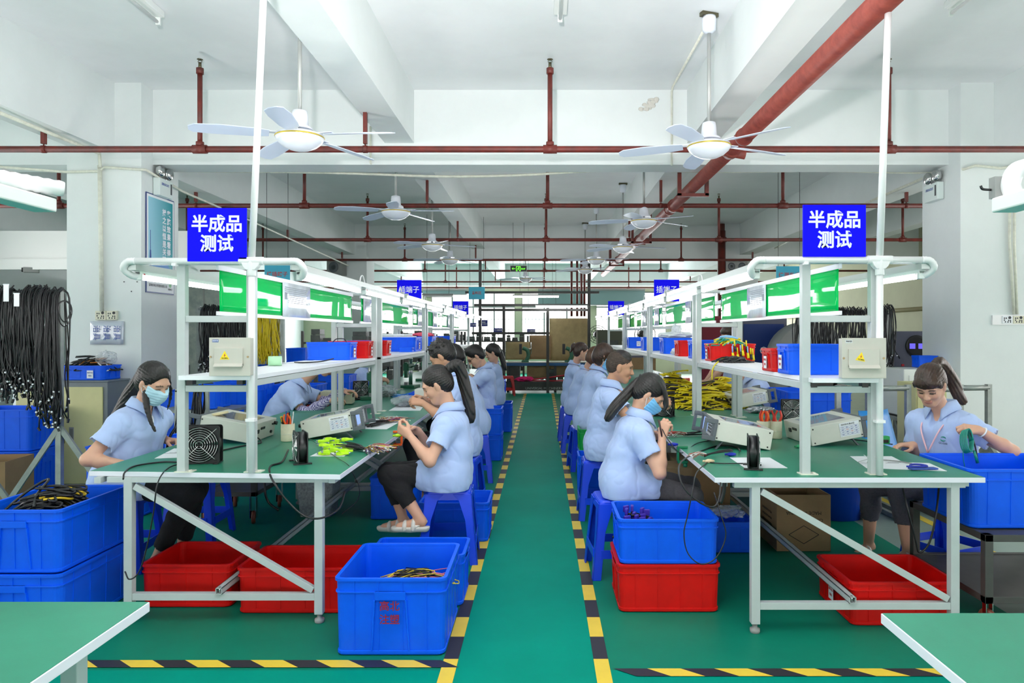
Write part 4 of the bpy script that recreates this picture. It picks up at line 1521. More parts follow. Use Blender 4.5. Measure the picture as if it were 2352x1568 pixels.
def solid_obj(s, h, name, m, parent, origin, tint=None):
    vs, fs = s.mesh(h)
    vs = vs - np.asarray(origin)
    me = bpy.data.meshes.new(name)
    me.vertices.add(len(vs))
    me.vertices.foreach_set('co', vs.astype(np.float32).ravel())
    me.loops.add(len(fs) * 4)
    me.loops.foreach_set('vertex_index', fs.astype(np.int32).ravel())
    me.polygons.add(len(fs))
    me.polygons.foreach_set('loop_start', np.arange(0, len(fs) * 4, 4, dtype=np.int32))
    me.polygons.foreach_set('use_smooth', np.ones(len(fs), bool))
    me.update(calc_edges=True)
    me.validate()
    if tint is not None:
        at = me.color_attributes.new('tint', 'FLOAT_COLOR', 'POINT')
        at.data.foreach_set('color', tint(vs + np.asarray(origin)).astype(np.float32).ravel())
    return link(name, me, m, parent)


# ------------------------------------------------ anatomy
def ik(S, T, l1, l2, hint):
    d = T - S
    L = np.linalg.norm(d)
    L = min(L, (l1 + l2) * 0.995)
    u = nrm(d)
    a = (l1 * l1 - l2 * l2 + L * L) / (2 * L)
    hgt = math.sqrt(max(0, l1 * l1 - a * a))
    hv = np.asarray(hint, float) - u * (np.asarray(hint, float) @ u)
    return S + u * a + nrm(hv) * hgt


def hand_prims(S, w, d, nrml, th, pose, sc=1.0, side=1):
    """palm, four unequal bent fingers and a thumb; nrml = palm side, th = thumb side"""
    d = nrm(d)
    nrml = nrm(nrml - d * (nrml @ d))
    th = nrm(np.cross(d, nrml)) if th is None else nrm(th - d * (th @ d) - nrml * (th @ nrml))
    curl = {'relax': (0.35, 0.45, 0.3), 'grip': (0.95, 1.2, 0.7), 'pinch': (0.75, 0.7, 0.4), 'flat': (0.08, 0.1, 0.08)}[pose]
    off = (0.028, 0.010, -0.009, -0.026)
    ln = ((0.040, 0.025, 0.019), (0.044, 0.028, 0.02), (0.041, 0.026, 0.019), (0.033, 0.02, 0.017))
    kn = (0.088, 0.09, 0.086, 0.078)
    for i in range(4):
        a = w + th * off[i] * 0.5 * sc + d * 0.012 * sc
        b = w + th * off[i] * sc + d * kn[i] * sc
        S.cone(a, b, 0.0165 * sc, 0.0115 * sc, k=0.014)
        p, ang = b, 0.0
        for j in range(3):
            ang += curl[j] * (1 + 0.12 * i if pose != 'pinch' else (1.15, 1.3, 1.5, 1.7)[i])
            q = p + (d * math.cos(ang) + nrml * math.sin(ang) + th * 0.06 * (1.5 - i)) * ln[i][j] * sc
            S.cone(p, q, (0.0098, 0.0088, 0.0082)[j] * sc, (0.0088, 0.0082, 0.0068)[j] * sc, k=0.004)
            p = q
    b0 = w + d * 0.022 * sc + th * 0.018 * sc + nrml * 0.006
    b1 = b0 + (d * 0.55 + th * 0.65 + nrml * 0.45) * 0.042 * sc
    in_ = 0.9 if pose in ('pinch', 'grip') else 0.25
    b2 = b1 + (d * 0.8 + th * (0.35 - 0.5 * in_) + nrml * (0.25 + 0.45 * in_)) * 0.034 * sc
    b3 = b2 + (d * 0.9 + th * (0.1 - 0.5 * in_) + nrml * 0.4 * in_) * 0.026 * sc
    S.cone(b0, b1, 0.0165 * sc, 0.0115 * sc, k=0.012)
    S.cone(b1, b2, 0.0108 * sc, 0.0095 * sc, k=0.004)
    S.cone(b2, b3, 0.0095 * sc, 0.0075 * sc, k=0.004)


def head_frame(f, up0=(0, 0, 1)):
    f = nrm(f)
    l = nrm(np.cross(np.asarray(up0, float), f))
    return np.stack([f, l, np.cross(f, l)], 1)        # columns fwd, left, up


def head_prims(S, H, R, s, male=False):
    g = lambda x, y, z: H + R @ (V(x, y, z) * s)
    E = lambda c, r, k=0.02: S.ell(g(*c), V(*r) * s, R, k)
    E((-0.012, 0, 0.034), (0.095, 0.076, 0.088))
    E((0.028, 0, -0.03), (0.060, 0.059, 0.078), 0.04)
    E((0.058, 0, -0.094), (0.024, 0.028, 0.02), 0.03)
    for y in (-1, 1):
        S.cone(g(0.0, y * 0.05, -0.048), g(0.055, y * 0.018, -0.094), 0.022 * s, 0.016 * s, k=0.03)
        E((0.057, y * 0.036, -0.03), (0.026, 0.024, 0.026), 0.02)
    E((0.078, 0, 0.022), (0.018, 0.052, 0.016), 0.02)
    for y in (-1, 1):
        S.minus('ell', g(0.1, y * 0.032, 0.0), V(0.019, 0.019, 0.013) * s, R, k=0.012)
    S.cone(g(0.086, 0, 0.008), g(0.105, 0, -0.032), 0.0085 * s, 0.0115 * s, k=0.012)
    for y in (-1, 1):
        E((0.096, y * 0.0115, -0.036), (0.011, 0.009, 0.008), 0.008)
        E((0.0795, y * 0.032, -0.001), (0.0135, 0.0155, 0.0105), 0.004)
        E((-0.006, y * 0.077, -0.008), (0.02, 0.0085, 0.033), 0.006)
        E((-0.002, y * 0.082, 0.006), (0.013, 0.008, 0.018), 0.006)
    E((0.089, 0, -0.0605), (0.011, 0.024, 0.0065), 0.008)
    E((0.086, 0, -0.0715), (0.011, 0.019, 0.007), 0.008)


def face_tint(H, R, s, eyes='down', mk=0.5):
    def fn(P):
        q = ((P - H) @ R) / s
        x, y, z = q[:, 0], np.abs(q[:, 1]), q[:, 2]
        c = np.zeros((len(P), 4))

        def put(m, col, a):
            c[m, :3] = lin(col)
            c[m, 3] = a
        face = (x > 0.03) & (np.linalg.norm(q, axis=1) < 0.16)
        put(face & (z < -0.015) & (z > -0.05) & (y > 0.02) & (y < 0.055), (226, 150, 130), 0.25)
        put((x > 0.076) & (y < 0.023) & (z < -0.054) & (z > -0.079), (178, 84, 82), mk)
        put((x > 0.06) & (y > 0.014) & (y < 0.052) & (np.abs(z - 0.0235 + 0.006 * ((y - 0.03) / 0.02) ** 2) < 0.0042), (44, 34, 30), 0.85)
        if eyes == 'down':
            put((x > 0.066) & (y > 0.017) & (y < 0.049) & (np.abs(z + 0.007 - 4.0 * (y - 0.033) ** 2) < 0.0036), (26, 20, 20), 0.95)
        else:
            put((x > 0.066) & (y > 0.02) & (y < 0.046) & (np.abs(z + 0.001) < 0.006), (226, 222, 218), 0.9)
            put((x > 0.066) & (np.abs(y - 0.031) < 0.007) & (np.abs(z + 0.001) < 0.0065), (30, 22, 20), 1.0)
            put((x > 0.066) & (y > 0.017) & (y < 0.049) & (np.abs(z - 0.0062) < 0.0025), (26, 20, 20), 0.95)
        return c
    return fn


def folds(seed, amp, fdir):
    """cloth creases: a sparse random network of soft ridges"""
    r = np.random.RandomState(seed)
    f = nrm(fdir)
    K, ph = [], []
    for i in range(14):
        a = nrm(V(0, 0, -1) + f * r.uniform(-0.9, 0.9) + V(-f[1], f[0], 0) * r.uniform(-0.5, 0.5)) if i % 7 < 5 else nrm(f + V(0, 0, r.uniform(-0.3, 0.3)))
        d = nrm(np.cross(a, r.normal(0, 1, 3)))
        K.append(d * 2 * math.pi / r.uniform(0.06, 0.15) + a * 2 * math.pi / 0.45 * r.uniform(-1, 1))
        ph.append(r.uniform(0, 6.28))
    K, ph = np.array(K), np.array(ph)

    def fn(P):
        w = np.sin(P @ K[:3].T * 0.3 + ph[:3])
        Q = P + 0.02 * w
        s = np.sin(Q @ K.T + ph)
        n1, n2 = s[:, :7].sum(1) / 2.6, s[:, 7:].sum(1) / 2.6
        return amp * (0.55 - 1.1 * np.abs(np.tanh(n1)) + 0.5 * np.tanh(n2))
    return fn


def collar(parent, org, N, ax, f, e, m, sc=1.0, name='collar', open_=0.38):
    """folded shirt collar round the neck: inner stand, fold and falling outer leaf with two points"""
    u = nrm(ax)
    f = nrm(f - u * (f @ u))
    l = np.cross(u, f)

    def fn(a, b):
        t = -1 + 2 * a
        th = math.pi - t * (math.pi - open_)
        fr = abs(t) ** 5
        r, hz = ((0.056, -0.02 - 0.03 * fr), (0.06, 0.05 - 0.03 * fr), (0.07, 0.05 - 0.036 * fr), (0.099 + 0.026 * fr, 0.0 - 0.075 * fr))[b]
        r, hz = r * sc + e, hz * sc
        p = N + (f * math.cos(th) + l * math.sin(th)) * r + u * hz - np.asarray(org)
        return Vector(p)
    mb = MB()
    n = 33
    vs = [fn(i / (n - 1), j) for i in range(n) for j in range(4)]
    fs = [(i * 4 + j, (i + 1) * 4 + j, (i + 1) * 4 + j + 1, i * 4 + j + 1) for i in range(n - 1) for j in range(3)]
    mb.add(vs, fs, 0, True)
    return mb.build(name, m, parent, solid=0.004)


def person(label, x, y, head, zs=0.46, lean=0.1, sc=0.95, H=None, hf=None, N=None, hands=None, knees=None, ankles=None, hair=('tail',), hm=None,
           vox=0.006, mask=None, skin=None, trou=None, shoe=None, group=None, sleeve=0.62, tee=False, arm=1.0, eyes='down', cuff=None, hem=0.0, extra=None, fat=0.0, legs=True, seed=1, accent=None):
    """a seated worker: x, y of the pelvis, head = heading in radians; hands = {side: (wrist, direction, palm, thumb, pose, elbow hint)}"""
    f = V(math.cos(head), math.sin(head), 0)
    l = V(-f[1], f[0], 0)
    up = V(0, 0, 1)
    org = V(x, y, 0)
    P = V(x, y, zs + 0.10 * sc)
    if N is None:
        N = P + (up * math.cos(lean) + f * math.sin(lean)) * 0.455 * sc
    N = np.asarray(N, float)
    sp = nrm(N - P)
    if hf is None:
        hf = f * 0.85 - up * 0.5
    hf = nrm(hf)
    Rh = head_frame(hf)
    if H is None:
        H = N + nrm(up + f * (0.35 + lean)) * 0.175 * sc
    H = np.asarray(H, float)
    hs = 0.95 * sc / 0.95
    t = thing('person', label, 'person', (x, y, 0), 0, group)
    sk = skin or SKIN
    ft = nrm(f - sp * (f @ sp))
    Sh = {s: N - sp * 0.065 * sc + l * s * 0.158 * sc + ft * 0.02 for s in (1, -1)}
    C = P + (N - P) * 0.80
    M = P + (N - P) * 0.42 - ft * 0.015
    hips = {s: P + l * s * 0.085 * sc for s in (1, -1)}

    def torso(S, e):
        for s in (1, -1):
            S.cone(P + l * s * 0.072 * sc, M + l * s * 0.055 * sc, (0.108 + fat) * sc, (0.092 + fat) * sc, k=0.05, e=e)
            S.cone(M + l * s * 0.055 * sc, C + l * s * 0.066 * sc, (0.092 + fat) * sc, (0.09 + fat * 0.5) * sc, k=0.05, e=e)
            S.cone(C + l * s * 0.06 * sc, Sh[s] - sp * 0.01, 0.08 * sc, 0.052 * sc, k=0.05, e=e)
            S.cone(N - sp * 0.03 - ft * 0.01, Sh[s] + sp * 0.005, 0.045 * sc, 0.045 * sc, k=0.05, e=e)
            S.ell(C + ft * 0.06 * sc + l * s * 0.06 * sc - sp * 0.03, V(0.062, 0.068, 0.07) * sc, None, k=0.05, e=e)

    # defaults for the arms: both hands meet in front on the bench
    hands = dict(hands or {})
    for s in (1, -1):
        if s not in hands:
            w = V(x, y, 0) + f * 0.36 * sc + l * s * 0.07 + up * (0.86)
            hands[s] = (w, f * 0.8 - l * s * 0.4 - up * 0.1, -up * 0.7 - l * s * 0.6, None, 'relax', -up * 0.8 + l * s * 0.7 - f * 0.3)
    elb, wri = {}, {}
    l1, l2 = 0.265 * sc * arm, 0.235 * sc * arm
    for s in (1, -1):
        w, d, n_, th, pose, hint = hands[s]
        w = np.asarray(w, float)
        v = w - Sh[s]
        if np.linalg.norm(v) > (l1 + l2) * 0.99:
            w = Sh[s] + nrm(v) * (l1 + l2) * 0.99
        elb[s] = ik(Sh[s], w, l1, l2, hint)
        wri[s] = w
    kn, an = {}, {}
    for s in (1, -1):
        kn[s] = np.asarray(knees[s], float) if knees else hips[s] + f * 0.40 * sc + l * s * 0.03 - up * 0.01
        an[s] = np.asarray(ankles[s], float) if ankles else V(kn[s][0], kn[s][1], 0.1) - f * 0.06
    # ---- body: one continuous skin surface
    B = Solid()
    torso(B, -0.004)
    head_prims(B, H, Rh, hs)
    gh = lambda a, b, c: H + Rh @ (V(a, b, c) * hs)
    B.cone(gh(-0.022, 0, -0.05), N - sp * 0.02 + ft * 0.005, 0.049 * sc, 0.054 * sc, k=0.03)
    for s in (1, -1):
        B.cone(Sh[s], elb[s], 0.045 * sc, 0.037 * sc, k=0.02)
        m_ = elb[s] + (wri[s] - elb[s]) * 0.3
        B.cone(elb[s], m_, 0.036 * sc, 0.037 * sc, k=0.02)
        B.cone(m_, wri[s], 0.037 * sc, 0.024 * sc, k=0.02)
        w, d, n_, th, pose, hint = hands[s]
        d, n_ = nrm(d), np.asarray(n_, float)
        n2 = nrm(n_ - d * (n_ @ d))
        tt = np.cross(d, n2) * (-s) if th is None else np.asarray(th, float)
        hand_prims(B, wri[s], d, n2, tt, pose, 0.98 * sc)
        if legs:
            B.cone(hips[s], kn[s], 0.08 * sc, 0.056 * sc, k=0.03)
            c_ = kn[s] + (an[s] - kn[s]) * 0.35 - f * 0.012
            B.cone(kn[s], c_, 0.054 * sc, 0.05 * sc, k=0.02)
            B.cone(c_, an[s], 0.05 * sc, 0.033 * sc, k=0.02)
            B.cone(an[s] - up * 0.03 - f * 0.02, an[s] + f * 0.13 * sc - up * 0.062, 0.034 * sc, 0.024 * sc, k=0.02)
    tn = face_tint(H, Rh, hs, eyes)
    body = solid_obj(B, vox, 'body', sk, t, org, tn)
    # ---- shirt
    e = 0.016
    S = Solid()
    torso(S, e)
    for s in (1, -1):
        en = Sh[s] + (elb[s] - Sh[s]) * sleeve
        S.cone(Sh[s], en + (en - Sh[s]) * 0.3, 0.056 * sc, 0.066 * sc, k=0.035, e=e * 0.7)
        S.cone(P + l * s * 0.085 * sc, P + l * s * 0.085 * sc - up * 0.05, 0.115 * sc + fat, 0.118 * sc + fat, k=0.05, e=e)
        if legs:
            S.cone(hips[s], hips[s] + (kn[s] - hips[s]) * 0.36, 0.1 * sc, 0.09 * sc, k=0.05, e=e)
    for s in (1, -1):
        en = Sh[s] + (elb[s] - Sh[s]) * sleeve
        dn = nrm(elb[s] - Sh[s])
        S.minus('cone', en, en + dn * 0.25, 0.085 * sc, 0.1 * sc, k=0.003)          # sleeve hem
        S.minus('cone', en - dn * 0.03, en + dn * 0.05, 0.052 * sc, 0.056 * sc, k=0.003)  # sleeve opening
    S.minus('cone', N + ft * 0.075 * sc - sp * 0.0, C + ft * 0.16 * sc, 0.026 * sc, 0.012 * sc, k=0.01)
    S.minus('cone', N - sp * 0.03, N + sp * 0.12 + ft * 0.03, 0.055 * sc, 0.07 * sc, k=0.006)
    S.cut(P - up * (0.10 * sc - 0.004 + hem), -up)
    S.cut(P + f * 0.235 * sc - up * 0.05, nrm(f * 0.8 - up * 0.25))
    S.disp = folds(seed, 0.0042, ft)
    solid_obj(S, vox, 'shirt', SHIRT, t, org)
    collar(t, org, N + ft * 0.016 + sp * 0.040, nrm(sp + up * 0.6), ft, 0.002, SHIRT if accent is None else accent, sc)
    if tee:
        T = Solid()
        torso(T, 0.004)
        T.minus('cone', N - sp * 0.03, N + sp * 0.12 + ft * 0.05, 0.062 * sc, 0.075 * sc, k=0.01)
        T.cut(P + (N - P) * 0.3, -sp)
        solid_obj(T, vox * 1.3, 'undershirt', TEE, t, org)
    # ---- trousers and shoes
    if legs:
        L_ = Solid()
        cf = cuff if cuff is not None else 0.9
        for s in (1, -1):
            L_.cone(P - f * 0.02 + l * s * 0.06 * sc - up * 0.01, P + l * s * 0.085 * sc, 0.1 * sc, 0.098 * sc, k=0.04)
            L_.cone(hips[s], kn[s], 0.094 * sc, 0.068 * sc, k=0.03)
            ce = kn[s] + (an[s] - kn[s]) * cf
            c_ = kn[s] + (an[s] - kn[s]) * 0.35 - f * 0.012
            L_.cone(kn[s], c_, 0.066 * sc, 0.064 * sc, k=0.025)
            L_.cone(c_, ce, 0.064 * sc, 0.05 * sc, k=0.02)
        for s in (1, -1):
            ce = kn[s] + (an[s] - kn[s]) * cf
            dn = nrm(an[s] - kn[s])
            L_.minus('cone', ce + dn * 0.02, ce + dn * 0.14, 0.068 * sc, 0.068 * sc, k=0.004)
        L_.disp = folds(seed + 7, 0.004, f)
        solid_obj(L_, vox * 1.25, 'trousers', trou or TROUB, t, org)
        for s in (1, -1):
            a = an[s] - up * 0.065
            so = Solid()
            so.cone(a - f * 0.035, a + f * 0.05, 0.034, 0.036, k=0.02)
            so.cone(a + f * 0.05, a + f * 0.15 * sc + l * s * 0.008, 0.038, 0.032, k=0.02)
            so.cut(a - up * 0.028, -up)
            so.cut(a + up * 0.006, up)
            sole = solid_obj(so, max(vox, 0.005), 'shoe_sole', shoe or SHOEW, t, org)
            st_ = Solid()
            for q0, q1 in ((0.03, 0.045), (0.085, 0.1)):
                for j in range(7):
                    th0 = math.pi * j / 7 - 0.1
                    th1 = math.pi * (j + 1) / 7 - 0.1
                    rr = 0.038
                    c0 = a + f * q0 + l * rr * math.cos(th0) + up * (rr * math.sin(th0) * (1.25 if q0 < 0.05 else 0.9) - 0.004)
                    c1 = a + f * q0 + l * rr * math.cos(th1) + up * (rr * math.sin(th1) * (1.25 if q0 < 0.05 else 0.9) - 0.004)
                    st_.cone(c0, c1, 0.012, k=0.006)
            for s2 in (1, -1):
                st_.cone(a + l * s2 * 0.036 + f * 0.03, a - f * 0.045 + up * 0.035, 0.009, k=0.008)
            solid_obj(st_, max(vox, 0.005), 'shoe_strap', shoe or SHOEW, sole, org)
    # ---- hair
    style = hair[0]
    hmz = hm or HAIR
    Hr = Solid()
    Eh = lambda c, r, k=0.02: Hr.ell(gh(*c), V(*r) * hs, Rh, k)
    Eh((-0.018, 0, 0.042), (0.104, 0.087, 0.096))
    Eh((-0.045, 0, -0.01), (0.07, 0.078, 0.075), 0.03)
    mi = lambda c, r, k=0.012: Hr.minus('ell', gh(*c), V(*r) * hs, Rh, k=k)
    if style == 'crew':
        Hr.p = []
        Eh((-0.014, 0, 0.041), (0.0975, 0.0785, 0.0905))
        Eh((-0.04, 0, -0.0), (0.064, 0.071, 0.066), 0.03)
        mi((0.12, 0, -0.035), (0.1, 0.1, 0.108))
        for yy in (-1, 1):
            mi((0.0, yy * 0.09, -0.02), (0.03, 0.02, 0.045))
    elif style == 'bangs':
        Eh((0.058, 0, 0.055), (0.045, 0.07, 0.042), 0.02)
        mi((0.135, 0, -0.07), (0.075, 0.085, 0.1))
        for yy in (-1, 1):
            mi((0.062, yy * 0.06, -0.06), (0.045, 0.035, 0.08))
            Hr.cone(gh(0.05, yy * 0.07, 0.04), gh(0.055, yy * 0.066, -0.045), 0.014 * hs, 0.006 * hs, k=0.015)
    elif style == 'bob':
        Eh((-0.03, 0, -0.02), (0.088, 0.088, 0.105), 0.03)
        Eh((0.04, 0, 0.06), (0.055, 0.078, 0.045), 0.02)
        mi((0.13, 0, -0.06), (0.085, 0.075, 0.105))
    else:
        mi((0.118, 0, -0.03), (0.092, 0.088, 0.108))
        for yy in (-1, 1):
            mi((0.03, yy * 0.1, -0.055), (0.05, 0.035, 0.06))
    if style != 'bob':
        Hr.cut(gh(-0.05, 0, -0.085), nrm(Rh @ V(-0.3, 0, -1)))
    else:
        Hr.cut(gh(-0.05, 0, -0.105), nrm(Rh @ V(-0.2, 0, -1)))
    if style in ('short',):
        Eh((0.03, 0, 0.105), (0.06, 0.062, 0.03), 0.03)
    base = gh(-0.1, 0, 0.062)

    def strands(Pp):
        q = ((Pp - H) @ Rh) / hs
        a = np.arctan2(q[:, 1], q[:, 2] - 0.03)
        return 0.0013 * np.sin(34 * a + 25 * q[:, 0]) + 0.001 * np.sin(71 * a - 18 * q[:, 2] + 1.0)
    if style == 'spiky':
        rs = np.random.RandomState(3)
        for _ in range(70):
            a, b = rs.uniform(-1.6, 1.9), rs.uniform(-1.3, 1.3)
            dv = V(math.sin(a) * math.cos(b), math.sin(b), math.cos(a) * math.cos(b))
            if dv[0] > 0.75 or dv[2] < -0.1:
                continue
            p0 = gh(-0.015 + dv[0] * 0.09, dv[1] * 0.075, 0.04 + dv[2] * 0.085)
            dr = nrm(dv + V(0.4, 0, 0.5) + rs.normal(0, 0.3, 3))
            Hr.cone(p0, p0 + Rh @ dr * 0.032, 0.012, 0.003, k=0.006)
    Hr.disp = strands
    hvox = vox if style != 'crew' else min(vox, 0.005)
    ho = solid_obj(Hr, hvox, 'hair', mat('stubble_hair', (70, 58, 50), 0.8, vary=0.3, vscale=60) if style == 'crew' else hmz, t, org)
    if style == 'crew':
        top = Solid()
        top.ell(gh(-0.005, 0, 0.062), V(0.09, 0.07, 0.074) * hs, Rh)
        top.minus('ell', gh(0.125, 0, -0.0), V(0.085, 0.1, 0.1) * hs, Rh, k=0.01)
        top.cut(gh(0, 0, 0.075), -(Rh @ V(0.25, 0, 1)))
        solid_obj(top, hvox, 'top_hair', HAIR, t, org)
    if style in ('tail', 'bangs') and len(hair) > 1:
        pts = [Vector(p) for p in hair[1]]
        pp = spline([Vector(base)] + pts, 6)
        T = Solid()
        n_ = len(pp)
        wd = hair[2] if len(hair) > 2 else 0.03
        for i in range(n_ - 1):
            u0, u1 = i / (n_ - 1), (i + 1) / (n_ - 1)
            r = lambda u: wd * (0.55 + 1.1 * u - 1.15 * u ** 2.2) + 0.003
            T.cone(pp[i], pp[i + 1], r(u0), r(u1), k=0.02)
        ax_ = nrm(np.asarray(pp[-1] - pp[0]))
        s1 = nrm(np.cross(ax_, V(0.3, 1, 0.1)))
        s2 = np.cross(ax_, s1)
        c0 = np.asarray(pp[n_ // 2])
        T.disp = lambda Q: 0.0022 * np.sin(330 * ((Q - c0) @ s1) + 160 * ((Q - c0) @ s2) + 5 * ((Q - c0) @ ax_))
        solid_obj(T, min(vox, 0.006), 'ponytail', hair[3] if len(hair) > 3 else hmz, ho, (0, 0, 0)).location = tuple(-org)
        MB().lathe([(0.018, -0.008), (0.026, -0.005), (0.026, 0.006), (0.018, 0.009)], 14, Vector(base - org), Vector(np.asarray(pp[1]) - base)).build('hair_band', BLACKP, ho)
    if style == 'bun':
        T = Solid()
        T.ell(gh(-0.115, 0, 0.055), V(0.045, 0.04, 0.045), None)
        T.cone(gh(-0.12, 0, 0.05), gh(-0.15, 0, -0.03), 0.03, 0.012)
        T.disp = strands
        solid_obj(T, vox, 'bun', hmz, ho, (0, 0, 0)).location = tuple(-org)
        MB().lathe([(0.03, -0.01), (0.042, -0.004), (0.042, 0.005), (0.03, 0.011)], 12, Vector(gh(-0.09, 0, 0.06) - org), Vector(Rh @ V(-1, 0, 0.1))).build('hair_band', ORANGE, ho)
    # ---- face mask
    if mask:
        K = Solid()
        head_prims(K, H, Rh, hs * 1.0)
        K.p = [(q[0], q[1], q[2], q[3] + 0.006, q[4] + 0.006, q[5]) if q[0] == 'c' else (q[0], q[1], q[2] + 0.006, q[3], q[4], q[5]) for q in K.p if not (q[0] == 'e' and abs(((q[1] - H) @ Rh)[1]) > 0.07 * hs)]
        K.subs = []
        K.ell(gh(0.085, 0, -0.045), V(0.035, 0.036, 0.045) * hs, Rh, k=0.03)
        K.cut(gh(0.09, 0, -0.012), nrm(Rh @ V(0.35, 0, 1)))
        K.cut(gh(0.03, 0, -0.05), nrm(Rh @ V(-1, 0, 0.1)))
        K.cut(gh(0.05, 0, -0.115), nrm(Rh @ V(-0.35, 0, -1)))
        K.disp = lambda Q: 0.0012 * np.sin(((Q - H) @ Rh)[:, 2] / hs * 330)
        ko = solid_obj(K, min(vox, 0.0045), 'face_mask', mask, t, org)
        lp = MB()
        for s in (1, -1):
            ear = gh(-0.012, s * 0.085, 0.012)
            for zz in (-0.022, -0.09):
                lp.tube([Vector(gh(0.04, s * (0.063 if zz > -0.05 else 0.05), zz) - org), Vector(gh(0.012, s * 0.081, zz * 0.5 + 0.004) - org), Vector(ear - org)], 0.0018, 5)
        lp.each('ear_loop', TEE, ko)
    if extra:
        extra(t, org, dict(P=P, N=N, C=C, f=f, l=l, ft=ft, sp=sp, H=H, Rh=Rh, gh=gh, Sh=Sh, elb=elb, wri=wri, sc=sc, e=e))
    return t


up_ = V(0, 0, 1)


def locks(*strands):
    def fn(t, org, d):
        for pts, r in strands:
            S = Solid()
            q = spline([Vector(p) for p in pts], 4)
            for i in range(len(q) - 1):
                u = i / (len(q) - 1)
                S.cone(q[i], q[i + 1], r * (1 - 0.7 * u), r * (1 - 0.7 * (u + 1 / (len(q) - 1))), k=0.01)
            S.disp = lambda Q: 0.0012 * np.sin(300 * Q[:, 0] + 260 * Q[:, 1] + 30 * Q[:, 2])
            solid_obj(S, 0.005, 'hair_lock', HAIR, t, org)
    return fn


PP = lambda px, py, Y: np.array(W(px, py, Y))

# nearest woman on the left of the aisle, in profile facing the bench
person('ponytailed woman in profile on the nearest blue stool left of the aisle', -0.60, 4.66, math.pi, H=PP(1004, 884, 4.64), N=PP(1040, 952, 4.66), hf=V(-0.86, -0.05, -0.42), sc=0.94, vox=0.0048, fat=0.012,
       hands={1: (PP(941, 1000, 4.47), V(-0.75, 0.15, 0.45), V(0.2, 0.7, 0.3), None, 'pinch', V(0.2, -0.6, -0.9)), -1: (PP(962, 990, 4.66), V(-0.8, -0.35, 0.2), V(-0.2, -0.8, -0.3), None, 'pinch', V(0.2, 0.6, -0.9))},
       knees={1: PP(893, 1092, 4.52), -1: PP(890, 1085, 4.75)}, ankles={1: PP(962, 1186, 4.50), -1: PP(925, 1188, 4.72)}, cuff=0.78, sleeve=0.78,
       hair=('tail', [PP(1052, 838, 4.66), PP(1066, 880, 4.68), PP(1078, 930, 4.69), PP(1082, 965, 4.69)], 0.034), trou=TROUB, shoe=SHOEW, seed=2)

# masked woman right of the aisle
person('woman in a blue mask bending over a probe right of the aisle', 0.49, 4.43, 0.0, lean=0.26, H=PP(1490, 905, 4.42), N=PP(1462, 968, 4.42), hf=V(0.78, -0.12, -0.62), sc=0.94, vox=0.0048,
       hands={-1: (PP(1521, 1003, 4.27), V(0.25, 0.1, 0.95), V(0.6, 0.8, 0.0), None, 'pinch', V(-0.1, -0.4, -0.9)), 1: (PP(1497, 1003, 4.55), V(0.7, -0.4, 0.3), V(0.2, -0.9, -0.2), None, 'pinch', V(0.0, 0.5, -0.9))},
       knees={1: PP(1585, 1118, 4.6), -1: PP(1590, 1140, 4.36)}, ankles={1: (0.83, 4.6, 0.1), -1: (0.80, 4.36, 0.1)}, sleeve=0.74,
       hair=('tail', [PP(1438, 905, 4.42), PP(1412, 935, 4.4), PP(1395, 962, 4.4)], 0.027), mask=MASKB, trou=TROUG, seed=3,
       extra=locks(([PP(1505, 872, 4.38), PP(1524, 895, 4.36), PP(1531, 925, 4.36), PP(1527, 942, 4.36)], 0.02), ([PP(1500, 875, 4.46), PP(1522, 900, 4.48), PP(1526, 935, 4.48)], 0.02)))

# masked woman on the far side of the left bench end
person('woman in a pale mask with long black hair at the left bench end', -2.55, 4.42, -0.25, H=PP(352, 880, 4.36), N=PP(322, 944, 4.42), hf=V(0.86, -0.30, -0.38), sc=0.97, vox=0.0052, fat=0.022, tee=True,
       hands={-1: ((-2.40, 4.20, 0.68), V(0.8, 0.3, -0.3), V(0.1, 0.4, -0.8), None, 'relax', V(-0.6, -0.6, -0.5)), 1: (PP(385, 1012, 4.6), V(0.8, -0.2, 0.0), V(0.0, -0.5, -0.9), None, 'grip', V(-0.3, 0.6, -0.8))},
       knees={1: PP(452, 1120, 4.5), -1: PP(440, 1135, 4.28)}, ankles={1: (-2.28, 4.55, 0.1), -1: (-2.33, 4.35, 0.1)}, sleeve=0.78, hem=0.0,
       hair=('tail', [PP(322, 872, 4.5), PP(300, 905, 4.54), PP(278, 945, 4.55), PP(262, 968, 4.55)], 0.042), mask=MASKW, trou=TROUB, seed=5,
       extra=locks(([PP(338, 880, 4.33), PP(335, 915, 4.30), PP(342, 955, 4.29), PP(356, 990, 4.29)], 0.022), ([PP(385, 850, 4.42), PP(392, 905, 4.5), PP(385, 940, 4.5)], 0.012)))


